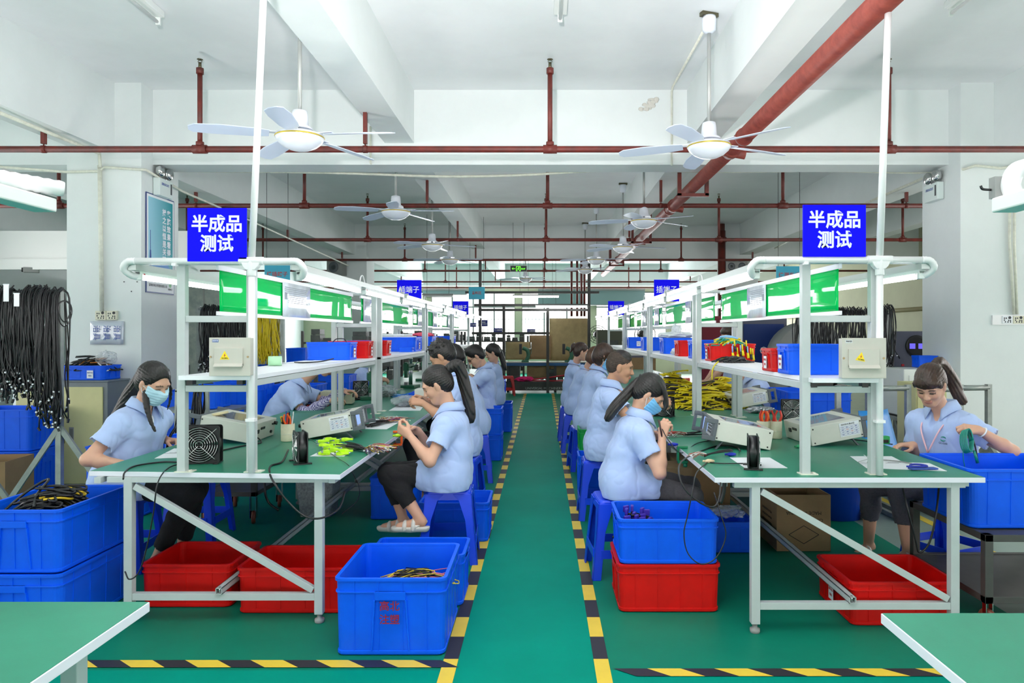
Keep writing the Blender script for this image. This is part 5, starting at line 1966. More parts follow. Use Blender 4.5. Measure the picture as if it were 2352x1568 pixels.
def right_extras(t, org, d):
    o = lambda p: Vector(np.asarray(p) - org)
    # lanyard, badge and chest emblem
    n1 = d['N'] + d['ft'] * 0.07 + d['sp'] * 0.0
    c1 = d['C'] + d['ft'] * 0.15 - d['sp'] * 0.06
    for s in (1, -1):
        MB().tube(spline([o(d['N'] + d['l'] * s * 0.075 + d['ft'] * 0.03), o(d['C'] + d['l'] * s * 0.06 + d['ft'] * 0.145), o(c1 - d['sp'] * 0.09 + d['ft'] * 0.02)], 6), 0.005, 6).build('lanyard', mat('lanyard_pink', (246, 196, 206), 0.6), t)
    R3 = Matrix(np.stack([np.asarray(d['l']), -np.asarray(d['ft']), np.asarray(d['sp'])], 1).tolist())
    b = c1 - d['sp'] * 0.15 + d['ft'] * 0.025
    MB().obox(o(b), (0.06, 0.006, 0.085), R3).build('badge', mat('badge_clear', (206, 220, 232), 0.2), t, bevel=0.002)
    q = d['C'] + d['ft'] * 0.152 + d['l'] * 0.085 - d['sp'] * 0.055
    em = MB()
    for a0 in (0.3, 3.4):
        em.tube([o(q + (d['l'] * math.cos(a0 + 0.45 * i) * 0.017 + d['sp'] * math.sin(a0 + 0.45 * i) * 0.012) + d['ft'] * 0.004) for i in range(6)], [0.001, 0.003, 0.004, 0.004, 0.003, 0.001], 6)
    em.build('emblem', mat('emblem_teal', (16, 130, 120), 0.5), t)
    tx = text('GLcLink', 0.016, mat('emblem_ink', (40, 50, 90), 0.6), t, o(q - d['sp'] * 0.026 + d['ft'] * 0.004))
    tx.rotation_euler = Matrix(np.stack([np.asarray(d['l']), np.asarray(d['sp']), np.asarray(d['ft'])], 1).tolist()).to_euler()
    # bracelet and anklets
    w = d['wri'][1] + nrm(d['elb'][1] - d['wri'][1]) * 0.02
    MB().lathe([(0.03, -0.004), (0.033, 0.0), (0.03, 0.004)], 16, o(w), Vector(d['elb'][1] - d['wri'][1])).build('bracelet', TEE, t)


fr = nrm(V(-0.86, -0.5, 0))
person('woman with a brown ponytail and fringe holding a teal lead', 2.47, 4.42, math.atan2(-0.5, -0.86), H=PP(2137, 885, 4.33), N=PP(2170, 950, 4.42), hf=V(-0.62, -0.62, -0.5), sc=0.97, vox=0.005, fat=0.015,
       hands={1: (PP(2250, 988, 4.12), V(-0.93, -0.1, 0.1), V(0.1, 0.6, -0.6), None, 'grip', V(0.7, -0.5, -0.5)), -1: (PP(2098, 1022, 4.38), V(-0.97, -0.1, 0.05), V(0, -0.1, -1), None, 'relax', V(0.3, 0.6, -0.8))},
       knees={1: PP(2065, 1128, 4.42), -1: PP(1998, 1120, 4.75)}, ankles={1: PP(2085, 1260, 4.45), -1: PP(1995, 1245, 4.85)}, cuff=0.62, sleeve=0.72, eyes='down',
       hair=('bangs', [PP(2160, 832, 4.45), PP(2185, 868, 4.5), PP(2200, 905, 4.5), PP(2212, 922, 4.5)], 0.032, HAIRB), hm=HAIRB, trou=TROUD, seed=8, extra=right_extras)

WG = 'workers in pale blue shirts'
# further workers on the right of the aisle
person('crew cut man in profile behind the masked woman right of the aisle', 0.48, 5.75, 0.0, lean=0.2, H=PP(1424, 843, 5.7), N=PP(1398, 895, 5.72), hf=V(0.97, -0.1, -0.18), sc=1.03, vox=0.0062, skin=SKIND, hair=('crew',), trou=TROUB, eyes='open', seed=11,
       hands={-1: (V(0.90, 5.55, 0.90), V(0.9, 0.2, 0.3), V(0, 0.7, -0.5), None, 'pinch', V(0, -0.5, -0.9)), 1: (V(0.86, 5.82, 0.92), V(0.8, -0.3, 0.3), V(0, -0.7, -0.5), None, 'pinch', V(0, 0.5, -0.9))})
person('woman with short brown hair seated right of the aisle behind the crew cut man', 0.47, 7.5, 0.05, lean=0.2, H=PP(1387, 818, 7.45), N=PP(1370, 856, 7.5), hf=V(0.9, -0.1, -0.4), sc=1.0, vox=0.0075, hair=('bob',), hm=HAIRB, mask=MASKB, seed=12)
person('woman with long light brown hair mostly hidden behind the short haired woman', 0.42, 8.9, 0.1, lean=0.25, H=PP(1367, 820, 8.8), sc=0.96, vox=0.009, hair=('bob',), hm=mat('light_brown_hair', (96, 66, 48), 0.45, vary=0.3, vscale=40, bump=0.4, bscale=55, stretch=(1, 1, 0.12)), trou=TROUG, seed=13)
person('farthest woman right of the aisle with an orange hair band', 0.40, 9.9, 0.0, lean=0.08, H=PP(1335, 808, 9.8), hf=V(0.95, 0.1, -0.2), sc=0.98, vox=0.0085, hair=('bun',), hm=HAIRB, seed=14)
# left of the aisle
person('man with tousled black hair behind the ponytailed woman left of the aisle', -0.64, 5.95, math.pi, lean=0.25, H=PP(1016, 818, 5.85), N=PP(1052, 868, 5.9), hf=V(-0.8, 0.1, -0.55), sc=1.03, vox=0.006, hair=('spiky',), skin=SKIND, seed=15,
       hands={1: (PP(972, 926, 5.75), V(-0.9, 0.0, 0.2), V(0, 0.7, -0.6), None, 'pinch', V(0, -0.6, -0.8)), -1: (PP(978, 918, 5.98), V(-0.9, -0.2, 0.2), V(0, -0.7, -0.6), None, 'pinch', V(0, 0.6, -0.8))})
person('worker with hidden face leaning in behind the tousled man', -0.66, 7.2, math.pi, lean=0.32, H=PP(1042, 822, 7.1), sc=1.02, vox=0.0085, hair=('short',), hf=V(-0.8, 0, -0.6), seed=16)


def glasses(t, org, d):
    g = MB()
    for s in (1, -1):
        c = Vector(d['gh'](0.1, s * 0.032, -0.002) - org)
        g.lathe([(0.02, -0.001), (0.023, 0), (0.02, 0.001)], 14, c, Vector(d['Rh'] @ V(1, 0, 0)))
        g.tube([Vector(d['gh'](0.1, s * 0.055, 0.002) - org), Vector(d['gh'](0.0, s * 0.084, 0.006) - org)], 0.002, 5)
    g.build('glasses', BLACKP, t)


person('man in glasses bending over the bench left of the aisle', -0.70, 8.75, math.pi, lean=0.2, H=PP(1092, 818, 8.6), N=PP(1117, 850, 8.7), hf=V(-0.75, -0.15, -0.6), sc=1.04, vox=0.0075, hair=('short',), seed=17, extra=glasses)
person('farthest ponytailed woman in profile left of the aisle', -0.66, 10.2, math.pi, lean=0.05, H=PP(1131, 810, 10.1), hf=V(-0.9, -0.1, -0.35), sc=0.98, vox=0.0085, hair=('tail', [PP(1148, 808, 10.2), PP(1155, 828, 10.2), PP(1160, 848, 10.2)], 0.034), seed=18)


def check_sleeves(t, org, d):
    m = bpy.data.materials.new('gingham_cloth')
    m.use_nodes = True
    nt = m.node_tree
    tc, ck = nt.nodes.new('ShaderNodeTexCoord'), nt.nodes.new('ShaderNodeTexChecker')
    ck.inputs['Scale'].default_value = 95
    ck.inputs[1].default_value = lin((66, 52, 130)) + (1,)
    ck.inputs[2].default_value = lin((214, 208, 232)) + (1,)
    nt.links.new(tc.outputs['Object'], ck.inputs['Vector'])
    nt.links.new(ck.outputs['Color'], nt.nodes['Principled BSDF'].inputs['Base Color'])
    for s in (1, -1):
        S = Solid()
        u = nrm(d['elb'][s] - d['Sh'][s])
        S.cone(d['elb'][s] - u * 0.05, d['elb'][s], 0.052, 0.052, k=0.02)
        S.cone(d['elb'][s], d['elb'][s] + (d['wri'][s] - d['elb'][s]) * 0.5, 0.052, 0.05, k=0.03)
        S.cone(d['elb'][s] + (d['wri'][s] - d['elb'][s]) * 0.5, d['wri'][s], 0.05, 0.034, k=0.03)
        S.disp = folds(3, 0.003, u)
        solid_obj(S, 0.006, 'oversleeve', m, t, org)


person('woman in checked oversleeves behind the left rack, face hidden by the shelf', -2.5, 6.75, 0.0, lean=0.45, H=(-2.02, 6.72, 1.19), sc=1.0, vox=0.0065, fat=0.02, hf=V(0.8, 0, -0.6), hair=('bob',), seed=19, sleeve=0.85, extra=check_sleeves, legs=False,
       hands={-1: (V(-1.96, 6.58, 0.84), V(0.9, 0.2, 0.1), V(0, 0.3, -0.9), None, 'relax', V(-0.3, -0.5, -0.9)), 1: (V(-1.9, 6.9, 0.90), V(0.9, -0.2, 0), V(0, -0.3, -0.9), None, 'relax', V(-0.2, 0.6, -0.8))})
person('worker in the blue shirt beyond the left racks beside the green presses', -2.5, 9.5, 0.0, lean=0.4, sc=1.0, vox=0.01, hair=('short',), seed=20, legs=False)
person('worker beyond the yellow cable heap on the outer side of the right bench', 2.38, 7.45, math.pi, lean=0.45, sc=1.0, vox=0.008, hair=('short',), seed=21, legs=False)
person('worker with grey brown hair showing between the right rack posts', 2.4, 8.9, math.pi, zs=0.78, lean=0.2, H=PP(1676, 768, 8.8), hf=V(-0.85, -0.3, -0.4), sc=1.0, vox=0.0075, hair=('bob',), hm=HAIRB, seed=22, legs=False)

# ---------------------------------------------------------------- bench instruments
def make_tester(variant=0):
    """cable tester: width along x, front at -y with two D handles, tilted up on a stand by the caller"""
    t = thing('cable_tester', 'tester', 'tester')
    w, d, h = 0.40, 0.34, 0.118
    MB().box(-w / 2, w / 2, -d / 2 + 0.004, d / 2, 0, h).build('case', INSTR, t, bevel=0.004)
    f = MB()
    for x0, x1, z0, z1 in ((-w / 2, w / 2, 0, 0.012), (-w / 2, w / 2, h - 0.012, h), (-w / 2, -w / 2 + 0.015, 0, h), (w / 2 - 0.015, w / 2, 0, h)):
        f.box(x0, x1, -d / 2 - 0.018, -d / 2 + 0.006, z0, z1)
    f.build('front_bezel', INSTRD, t, bevel=0.002)
    MB().box(-w / 2 + 0.015, w / 2 - 0.015, -d / 2 - 0.004, -d / 2 + 0.004, 0.012, h - 0.012).build('front_panel', mat('panel_pale', (196, 200, 204), 0.4), t)
    sc = MB().box(-w / 2 + 0.03, -0.02, -d / 2 - 0.006, -d / 2 - 0.003, 0.022, h - 0.02).build('screen', SCREEN, t)
    kp = MB()
    for i in range(4):
        for j in range(4):
            kp.box(0.01 + i * 0.028, 0.03 + i * 0.028, -d / 2 - 0.007, -d / 2 - 0.003, 0.028 + j * 0.018, 0.04 + j * 0.018)
    kp.build('keypad', mat('key_dark', (84, 88, 96), 0.5), t)
    for sx in (-1, 1):
        g = MB()
        x0, x1 = sx * w / 2 - 0.008, sx * w / 2 + 0.008
        x0, x1 = min(x0, x1), max(x0, x1)
        y0, y1 = -d / 2 - 0.068, -d / 2 + 0.012
        g.box(x0, x1, y0, y1, h - 0.022, h + 0.006).box(x0, x1, y0, y1, -0.006, 0.022)
        g.box(x0, x1, y0, y0 + 0.02, 0.02, h - 0.02).box(x0, x1, y1 - 0.02, y1, 0.02, h - 0.02)
        g.build('handle', INSTRD, t, bevel=0.004)
    for sx in (-1, 1):
        MB().bar((sx * w * 0.38, -d / 2 + 0.07, 0.0), (sx * w * 0.38, -d / 2 + 0.03, -0.062), 0.018, 0.008).build('stand_leg', INSTRD, t)
    MB().box(-0.12, 0.13, -0.1, 0.12, h, h + 0.0012).build('top_sheet', mat('film_blue_grey', (160, 168, 192), 0.12, coat=1.0, vary=0.06, vscale=12), t)
    k = MB()
    for x, z, r_, l_ in ((-0.13, 0.085, 0.006, 0.01), (-0.155, 0.085, 0.006, 0.01), (-0.17, 0.088, 0.012, 0.02), (-0.12, 0.035, 0.01, 0.01)):
        k.lathe([(r_, 0), (r_, l_)], 10, (x, d / 2, z), (0, 1, 0))
    k.box(0.0, 0.06, d / 2, d / 2 + 0.006, 0.07, 0.085).box(0.09, 0.12, d / 2, d / 2 + 0.006, 0.05, 0.075)
    k.build('rear_socket', BLACKP, t)
    # spec label on both sides of the case, near the front
    for sx in (-1,):
        xx = sx * (w / 2 + 0.0015)
        lb = MB().box(min(xx, xx + sx * 0.001), max(xx, xx + sx * 0.001), -d / 2 + 0.03, -d / 2 + 0.155, 0.022, 0.107).build('spec_label', PAPER, t)
        ln = MB()
        for i in range(5):
            ln.box(min(xx + sx * 0.001, xx + sx * 0.0016), max(xx + sx * 0.001, xx + sx * 0.0016), -d / 2 + 0.035, -d / 2 + 0.15, 0.028 + i * 0.014, 0.0288 + i * 0.014)
        for i in range(5):
            ln.box(min(xx + sx * 0.001, xx + sx * 0.0016), max(xx + sx * 0.001, xx + sx * 0.0016), -d / 2 + 0.035 + i * 0.0287, -d / 2 + 0.0356 + i * 0.0287, 0.028, 0.084)
        ln.build('table_lines', INKB, lb)
        text('线材综合测试仪', 0.0125, INK, lb, (xx + sx * 0.0014, -d / 2 + 0.1, 0.095), (math.pi / 2, 0, sx * math.pi / 2))
        rn = random.Random(5)
        for i in range(4):
            for j in range(4):
                text('测试' if (i + j) % 2 else '不良', 0.008, INKR if (i * j) % 3 == 1 else INKB, lb, (xx + sx * 0.0014, -d / 2 + 0.05 + i * 0.0287, 0.035 + j * 0.014), (math.pi / 2, 0, sx * math.pi / 2))
    s = MB()
    for sx in (-1, 1):
        for y, z in ((-d / 2 + 0.02, 0.1), (d / 2 - 0.02, 0.1), (-d / 2 + 0.02, 0.015), (d / 2 - 0.02, 0.015)):
            s.lathe([(0.005, 0), (0.005, 0.002)], 8, (sx * w / 2, y, z), (sx, 0, 0))
    s.build('screw', BLACKP, t)
    return t


TST = make_tester()
TILT = R_(10)


def tester(label, x, y, face, first=False):
    """face: heading of the front; rear bottom edge rests on the bench"""
    d = 0.34
    rot = Matrix.Rotation(face + math.pi / 2, 4, 'Z') @ Matrix.Translation((0, d / 2, 0)) @ Matrix.Rotation(-TILT, 4, 'X') @ Matrix.Translation((0, -d / 2, 0))
    loc = Vector((x, y, TZ + 0.002)) + rot.to_translation()
    if first:
        TST['label'] = label
        TST['group'] = 'cable testers on the benches'
        TST.location, TST.rotation_euler = loc, rot.to_euler()
        return TST
    return again(TST, label, loc, rot=rot.to_euler())


tester('cable tester on the left bench facing away with a tape ring on top', -2.0, 4.70, math.pi, True)
tester('cable tester beside the tool cup on the left bench, screen towards the aisle', -1.40, 4.89, 0.06)
tester('cable tester on the right bench with its screen towards the masked woman', 1.19, 4.45, math.pi - 0.06)
tester('cable tester behind the right rack post, spec label facing the camera', 1.81, 4.60, 0.06)
tester('far cable tester on the right bench beside the yellow cable heap', 1.92, 6.78, 0.05)


def make_axial_fan(size=0.2):
    t = thing('axial_fan', 'fan', 'fan')
    s, d = size, size * 0.32
    R2 = s * 0.47
    b = MB()
    for y in (-d / 2, d / 2 - 0.006):
        sq = rrect(s, s, s * 0.07, 0, 3)
        ci = [Vector((R2 * math.cos(2 * math.pi * (i + 0.5) / 16), R2 * math.sin(2 * math.pi * (i + 0.5) / 16), 0)) for i in range(16)]
        f = lambda p, yy: Vector((p.x, yy, p.y + s / 2))
        n = len(sq)
        b.loft([[f(p, y) for p in ci], [f(p, y) for p in sq], [f(p, y + 0.006) for p in sq], [f(p, y + 0.006) for p in ci], [f(p, y) for p in ci]], False, False)
    b.lathe([(R2, -d / 2), (R2 + 0.004, -d / 2), (R2 + 0.004, d / 2), (R2, d / 2), (R2, -d / 2)], 28, (0, 0, s / 2), (0, 1, 0))
    b.build('housing', BLACKP, t)
    rt = MB().lathe([(s * 0.17, -d * 0.35), (s * 0.17, d * 0.4)], 20, (0, 0, s / 2), (0, 1, 0))
    for i in range(7):
        a = 2 * math.pi * i / 7
        Rm = Matrix.Rotation(a, 3, 'Y')
        rt.loft([[Rm @ Vector((s * 0.16, -d * 0.3 + o, -s * 0.05)) + Vector((0, 0, s / 2)) for o in (0, 0.004)] + [Rm @ Vector((s * 0.16, d * 0.3 + o, s * 0.06)) + Vector((0, 0, s / 2)) for o in (0.004, 0)],
                 [Rm @ Vector((s * 0.44, -d * 0.3 + o, -s * 0.1)) + Vector((0, 0, s / 2)) for o in (0, 0.004)] + [Rm @ Vector((s * 0.44, d * 0.3 + o, s * 0.14)) + Vector((0, 0, s / 2)) for o in (0.004, 0)]])
    rt.build('rotor', mat('rotor_dark', (40, 40, 42), 0.45), t)
    MB().lathe([(s * 0.14, 0), (s * 0.14, 0.002)], 20, (0, -d * 0.35 - 0.001, s / 2), (0, -1, 0)).build('hub_label', mat('hub_silver', (150, 154, 156), 0.4), t)
    g = MB()
    for q in range(7):
        r_ = s * (0.09 + 0.06 * q)
        g.tube([(r_ * math.cos(2 * math.pi * i / 32), -d / 2 - 0.008 + 0.004 * (q / 6), s / 2 + r_ * math.sin(2 * math.pi * i / 32)) for i in range(33)], 0.0017, 5)
    for a in (0.785, 2.356, 3.927, 5.498):
        g.tube([(s * 0.03 * math.cos(a), -d / 2 - 0.01, s / 2 + s * 0.03 * math.sin(a)), (s * 0.46 * math.cos(a), -d / 2 - 0.006, s / 2 + s * 0.46 * math.sin(a)), (s * 0.6 * math.cos(a), -d / 2 - 0.001, s / 2 + s * 0.6 * math.sin(a))], 0.002, 5)
    g.build('wire_guard', CHROME, t)
    fo = MB()
    for sx in (-1, 1):
        fo.box(sx * s * 0.42 - 0.012, sx * s * 0.42 + 0.012, -d / 2 - 0.02, d / 2 + 0.02, -0.001, 0.005)
    fo.each('foot', BLACKP, t)
    return t


fa = make_axial_fan(0.2)
fa['label'], fa['group'] = 'large black fan with chrome wire guard behind the left bench end post', 'axial fans on the benches'
fa.location, fa.rotation_euler = (-1.815, 3.83, TZ + 0.002), (0, 0, R_(8))
fb = make_axial_fan(0.165)
fb['label'], fb['group'] = 'black fan standing sideways near the lime connectors on the left bench', 'axial fans on the benches'
fb.location, fb.rotation_euler = (-1.295, 3.85, TZ + 0.002), (0, 0, R_(-62))
again(fb, 'black fan standing sideways on a paper on the right bench', (1.085, 3.70, TZ + 0.003), R_(76))
again(fb, 'black fan facing the camera behind the right tool cup', (2.0, 5.75, TZ + 0.002), R_(-8))
again(fb, 'far black fan beside the green press on the left bench', (-2.02, 8.0, TZ + 0.002), R_(20))
again(fb, 'black fan below the chin of the masked woman on the right bench', (1.02, 6.0, TZ + 0.002), R_(-30))
again(fb, 'black fan beside the far green press on the left bench', (-1.25, 8.6, TZ + 0.002), R_(25))


# ---------------------------------------------------------------- tool cups
def tool_cup(label, x, y, r, h, kinds, seed, two=False):
    t = thing('tool_cup', label, 'tool cup', (x, y, TZ + 0.001))
    CUPM = mat('yellowed_cup', (222, 216, 188), 0.5, vary=0.1, vscale=12)
    for i, dx in enumerate((0,) if not two else (-r * 0.95, r * 0.95)):
        MB().lathe([(r * 0.92, 0), (r, 0.004), (r, h), (r - 0.004, h), (r - 0.005, 0.006)], 28, (dx, 0.0, 0)).build('cup', CUPM, t)
        MB().lathe([(r + 0.0006, h * 0.42), (r + 0.0006, h * 0.44)], 28, (dx, 0, 0)).build('tape_edge', PVCOLD, t)
    rnd = random.Random(seed)
    for i, kd in enumerate(kinds):
        a = rnd.uniform(0, 6.28)
        rr = r * rnd.uniform(0.1, 0.6)
        cx = x + rr * math.cos(a) + ((-r, r)[i % 2] if two else 0)
        b = Vector((cx, y + rr * math.sin(a) * 0.8, TZ + 0.012))
        tp = b + Vector((rnd.uniform(-0.02, 0.02), rnd.uniform(-0.02, 0.02), h))
        dr = (tp - b).normalized()
        sd = Vector((rnd.uniform(-1, 1), rnd.uniform(-1, 1), 0)).normalized()
        if kd == 'pliers':
            o = thing('pliers', '', 'pliers', b, 0, 'tools standing in the bench cups')
            for s in (-1, 1):
                p_ = [Vector((0, 0, 0)) + dr * h * 0.55, dr * (h * 0.85) + sd * s * 0.012, dr * (h * 1.2) + sd * s * 0.02, dr * (h * 1.5) + sd * s * 0.008]
                MB().tube(spline(p_, 5), 0.0065, 8).build('handle', mat('plier_red', (206, 44, 30), 0.4) if i % 3 else ORANGE, o)
            MB().tube([(0, 0, 0), dr * h * 0.6], [0.003, 0.008], 6).build('jaw', CHROME, o)
        elif kd == 'driver':
            o = thing('screwdriver', '', 'screwdriver', b, 0, 'tools standing in the bench cups')
            MB().tube([(0, 0, 0), dr * h * 0.95], 0.003, 6).build('shaft', CHROME, o)
            MB().tube([dr * h * 0.9, dr * h * 1.0, dr * h * 1.25, dr * h * 1.35], [0.007, 0.0085, 0.009, 0.004], 10).build('handle', mat('driver_black', (44, 42, 38), 0.4), o)
            MB().tube([dr * h * 1.32, dr * h * 1.37], [0.009, 0.006], 10).tube([dr * h * 1.05 + sd * 0.006, dr * h * 1.3 + sd * 0.006], 0.004, 6).build('grip', mat('driver_yellow', (246, 196, 20), 0.4), o)
        else:
            o = thing('pen', '', 'pen', b, 0, 'tools standing in the bench cups')
            c = {'blue': (24, 80, 190), 'white': (236, 238, 240), 'black': (30, 30, 34)}[kd]
            MB().tube([(0, 0, 0), dr * h * 1.35], 0.0045, 8).build('barrel', mat('pen_' + kd, c, 0.35), o)
            MB().tube([dr * h * 1.35, dr * h * 1.6], [0.0052, 0.004], 8).build('cap', mat('pen_' + kd, c, 0.35), o)
        o['label'] = {'pliers': 'red handled pliers', 'driver': 'yellow and black screwdriver', 'blue': 'blue pen', 'white': 'white marker', 'black': 'black pen'}[kd] + ' standing in the ' + ('left' if x < 0 else 'right') + ' bench tool cup'
        o['group'] = '%s in the %s tool cup' % (o['category'], 'left' if x < 0 else 'right')
    return t


tool_cup('yellowed tool cup beside the tester on the left bench', -1.635, 4.62, 0.043, 0.112, ['pliers', 'pliers', 'driver', 'driver', 'blue', 'blue', 'white', 'black'], 2)
tool_cup('double cream tool cup between the two testers on the right bench', 1.50, 4.74, 0.042, 0.115, ['pliers', 'pliers', 'pliers', 'pliers', 'driver', 'pliers', 'white'], 6, True)


# ---------------------------------------------------------------- papers
def paper(label, pts, z, ink=0, cat='paper', m=None, thick=0.0012):
    cx = sum(p[0] for p in pts) / len(pts)
    cy = sum(p[1] for p in pts) / len(pts)
    t = thing('paper_sheet', label, cat, (cx, cy, z))
    MB().prism([(p[0] - cx, p[1] - cy) for p in pts], 0, thick).build('sheet', m or PAPER, t)
    if ink:
        k = MB()
        for i in range(ink):
            a = Vector((0.02 * i - 0.03, 0.02 * i - 0.02, thick + 0.0004))
            k.box(a.x - 0.04, a.x + 0.03, a.y, a.y + 0.004, thick, thick + 0.0006)
        k.build('printed_lines', INK, t)
    return t


def tpt(px, py, z=TZ):
    k = (py - VPY) / (CAM_H - z)
    return ((px - VPX) / k, FPX / k)


paper('white sheet with a black diagram under the left fan', [tpt(355, 1053), tpt(440, 1050), tpt(440, 1030), tpt(400, 1030)], TZ + 0.0005, 3)
paper('white sheet under the lime connectors', [tpt(712, 1048), tpt(790, 1048), tpt(812, 1035), tpt(745, 1032)], TZ + 0.0005)
paper('white sheet under the far wire bundle on the left bench', [tpt(832, 985), tpt(888, 986), tpt(925, 965), tpt(860, 962)], TZ + 0.0005)
paper('white sheet under the clear bag on the left bench', [tpt(893, 943), tpt(965, 943), tpt(975, 930), tpt(915, 930)], TZ + 0.0005)
paper('white sheet under the sideways fan on the right bench', [tpt(1711, 1075), tpt(1809, 1075), tpt(1768, 1051), tpt(1676, 1051)], TZ + 0.0005, 2)
paper('large white sheet near the right bench corner', [tpt(1990, 1075), tpt(2175, 1082), tpt(2135, 1064), tpt(2075, 1062), tpt(2048, 1048), tpt(1952, 1048)], TZ + 0.0005, 2)
paper('white sheet on the foreground bench at the lower left edge', [(-1.72, 1.55), (-1.31, 1.52), (-1.30, 1.62), (-1.70, 1.66)], TZ + 0.0005)
paper('sheet of paper leaning across the left shelf behind the tape roll', [(-1.83, 5.0), (-1.5, 5.05), (-1.49, 5.5), (-1.82, 5.5)], SHZ + 0.001)
paper('stack of loose white sheets heaped in the large left shelf crate', [(-1.87, 8.32), (-1.5, 8.32), (-1.52, 8.7), (-1.86, 8.72)], SHZ + 0.15, thick=0.03)
paper('white document lying on the papers in the large left shelf crate', [(-1.9, 8.34), (-1.6, 8.34), (-1.55, 8.6), (-1.84, 8.7)], SHZ + 0.185, thick=0.02)

t = thing('tape_roll', 'pale green tape roll lying on the left shelf', 'tape roll', (W(632, 840, 4.6).x, 4.6, SHZ + 0.032))
MB().lathe([(0.018, -0.04), (0.031, -0.04), (0.031, 0.04), (0.018, 0.04), (0.018, -0.04)], 28, (0, 0, 0), (1, 0.25, 0)).build('tape', mat('pale_green_tape', (176, 224, 180), 0.3), t)
MB().lathe([(0.0165, -0.041), (0.0178, -0.041), (0.0178, 0.041), (0.0165, 0.041), (0.0165, -0.041)], 24, (0, 0, 0), (1, 0.25, 0)).build('core', PAPER, t)
t = thing('tape_roll', 'thin beige tape ring on top of the left tester', 'tape roll', (-2.07, 4.62, TZ + 0.178))
MB().lathe([(0.04, -0.007), (0.05, -0.007), (0.05, 0.007), (0.04, 0.007), (0.04, -0.007)], 28, (0, 0, 0), (-0.17, 0, 1)).build('tape', mat('beige_tape', (226, 212, 170), 0.4), t)


# ---------------------------------------------------------------- cables
def cord(label, pts, r=0.004, m=BLACKC, cat='cable', group=None, name='hanging_cable', n=6, sp=7):
    return tag(MB().tube(spline(pts, sp), r, n).build(name, m), label, cat, group)


T_ = lambda px, py, dz=0.005: Vector((*tpt(px, py), TZ + dz))
cord('black cord from the left fan over the bench edge and down to the floor crates', [T_(415, 1063), T_(370, 1063), T_(310, 1072), W(287, 1084, 3.58), W(283, 1100, 3.52)], 0.0045)
cord('thin black cord looping down in front of the left bench leg', [T_(420, 1065), T_(385, 1078), W(362, 1110, 3.50), W(352, 1180, 3.5), W(335, 1265, 3.5), W(318, 1315, 3.5), W(297, 1330, 3.5), W(287, 1312, 3.52)], 0.0035)
cord('black cord from the sideways fan drooping below the left bench to the aisle side', [T_(662, 1035), T_(648, 1062), T_(622, 1072), W(620, 1088, 3.56), W(632, 1112, 3.5), W(660, 1150, 3.5), W(700, 1185, 3.49), W(740, 1189, 3.49), W(778, 1168, 3.6), W(792, 1130, 3.75)], 0.0055)
cord('thin grey lead hanging from the bench edge near the waste bin', [T_(707, 1008, 0.01), T_(770, 1050), T_(800, 1070), W(812, 1090, 3.85), W(825, 1120, 3.9), W(820, 1150, 3.95), W(785, 1180, 3.95)], 0.0018)
cord('black cord hanging behind the left bench centre', [(-2.0, 5.2, 0.72), W(608, 1110, 5.0), W(615, 1150, 5.0), W(640, 1172, 5.0)], 0.008)
cord('black cord from the left tester along the bench', [(-1.84, 4.6, TZ + 0.04), T_(600, 1018), T_(560, 1025), T_(500, 1038)], 0.0045)
cord('black cord with a grey sheath leaning by the masked woman left', [W(380, 1040, 4.62), W(392, 1000, 4.62), W(412, 970, 4.7), W(430, 940, 4.8)], 0.008)
cord('long black lead looping from the right tester to the bench edge', [W(1700, 1035, 4.05), T_(1690, 1028), T_(1650, 1025), T_(1600, 1042), W(1565, 1060, 3.7), W(1560, 1090, 3.45), W(1575, 1125, 3.4), W(1610, 1155, 3.4), W(1640, 1163, 3.4), W(1652, 1140, 3.42), W(1655, 1108, 3.45)], 0.0045)
cord('thin black lead hanging in a wide loop before the purple plug crate', [T_(1625, 1063), W(1600, 1085, 3.55), W(1592, 1120, 3.4), W(1580, 1180, 3.4), W(1571, 1225, 3.4), W(1580, 1270, 3.4), W(1610, 1295, 3.4), W(1645, 1280, 3.4), W(1667, 1230, 3.4), W(1655, 1180, 3.4), W(1640, 1130, 3.42)], 0.003)
cord('twisted lead from the tan plug to the sideways fan on the right bench', [T_(1625, 1063), T_(1660, 1066), T_(1735, 1066)], 0.003)
cord('black cord hanging in a deep loop under the right bench end', [W(2072, 1113, 3.75), W(2085, 1170, 3.7), W(2103, 1240, 3.7), W(2112, 1268, 3.7), W(2135, 1245, 3.7), W(2150, 1180, 3.7), W(2157, 1115, 3.75)], 0.0055)
cord('black cord along the right bench behind the sideways tester', [T_(1860, 1010, 0.04), T_(1830, 1003), T_(1850, 1010), T_(1930, 1008), T_(2050, 1022)], 0.004)
cord('thick black drop cord under the right bench corner', [W(1665, 1105, 3.5), W(1662, 1130, 3.5), W(1655, 1155, 3.5)], 0.01)
cord('black test lead from the tester to the hand of the masked woman right', [W(1521, 985, 4.26), W(1535, 1010, 4.2), W(1565, 1040, 4.2), T_(1600, 1020), T_(1640, 1012)], 0.003)


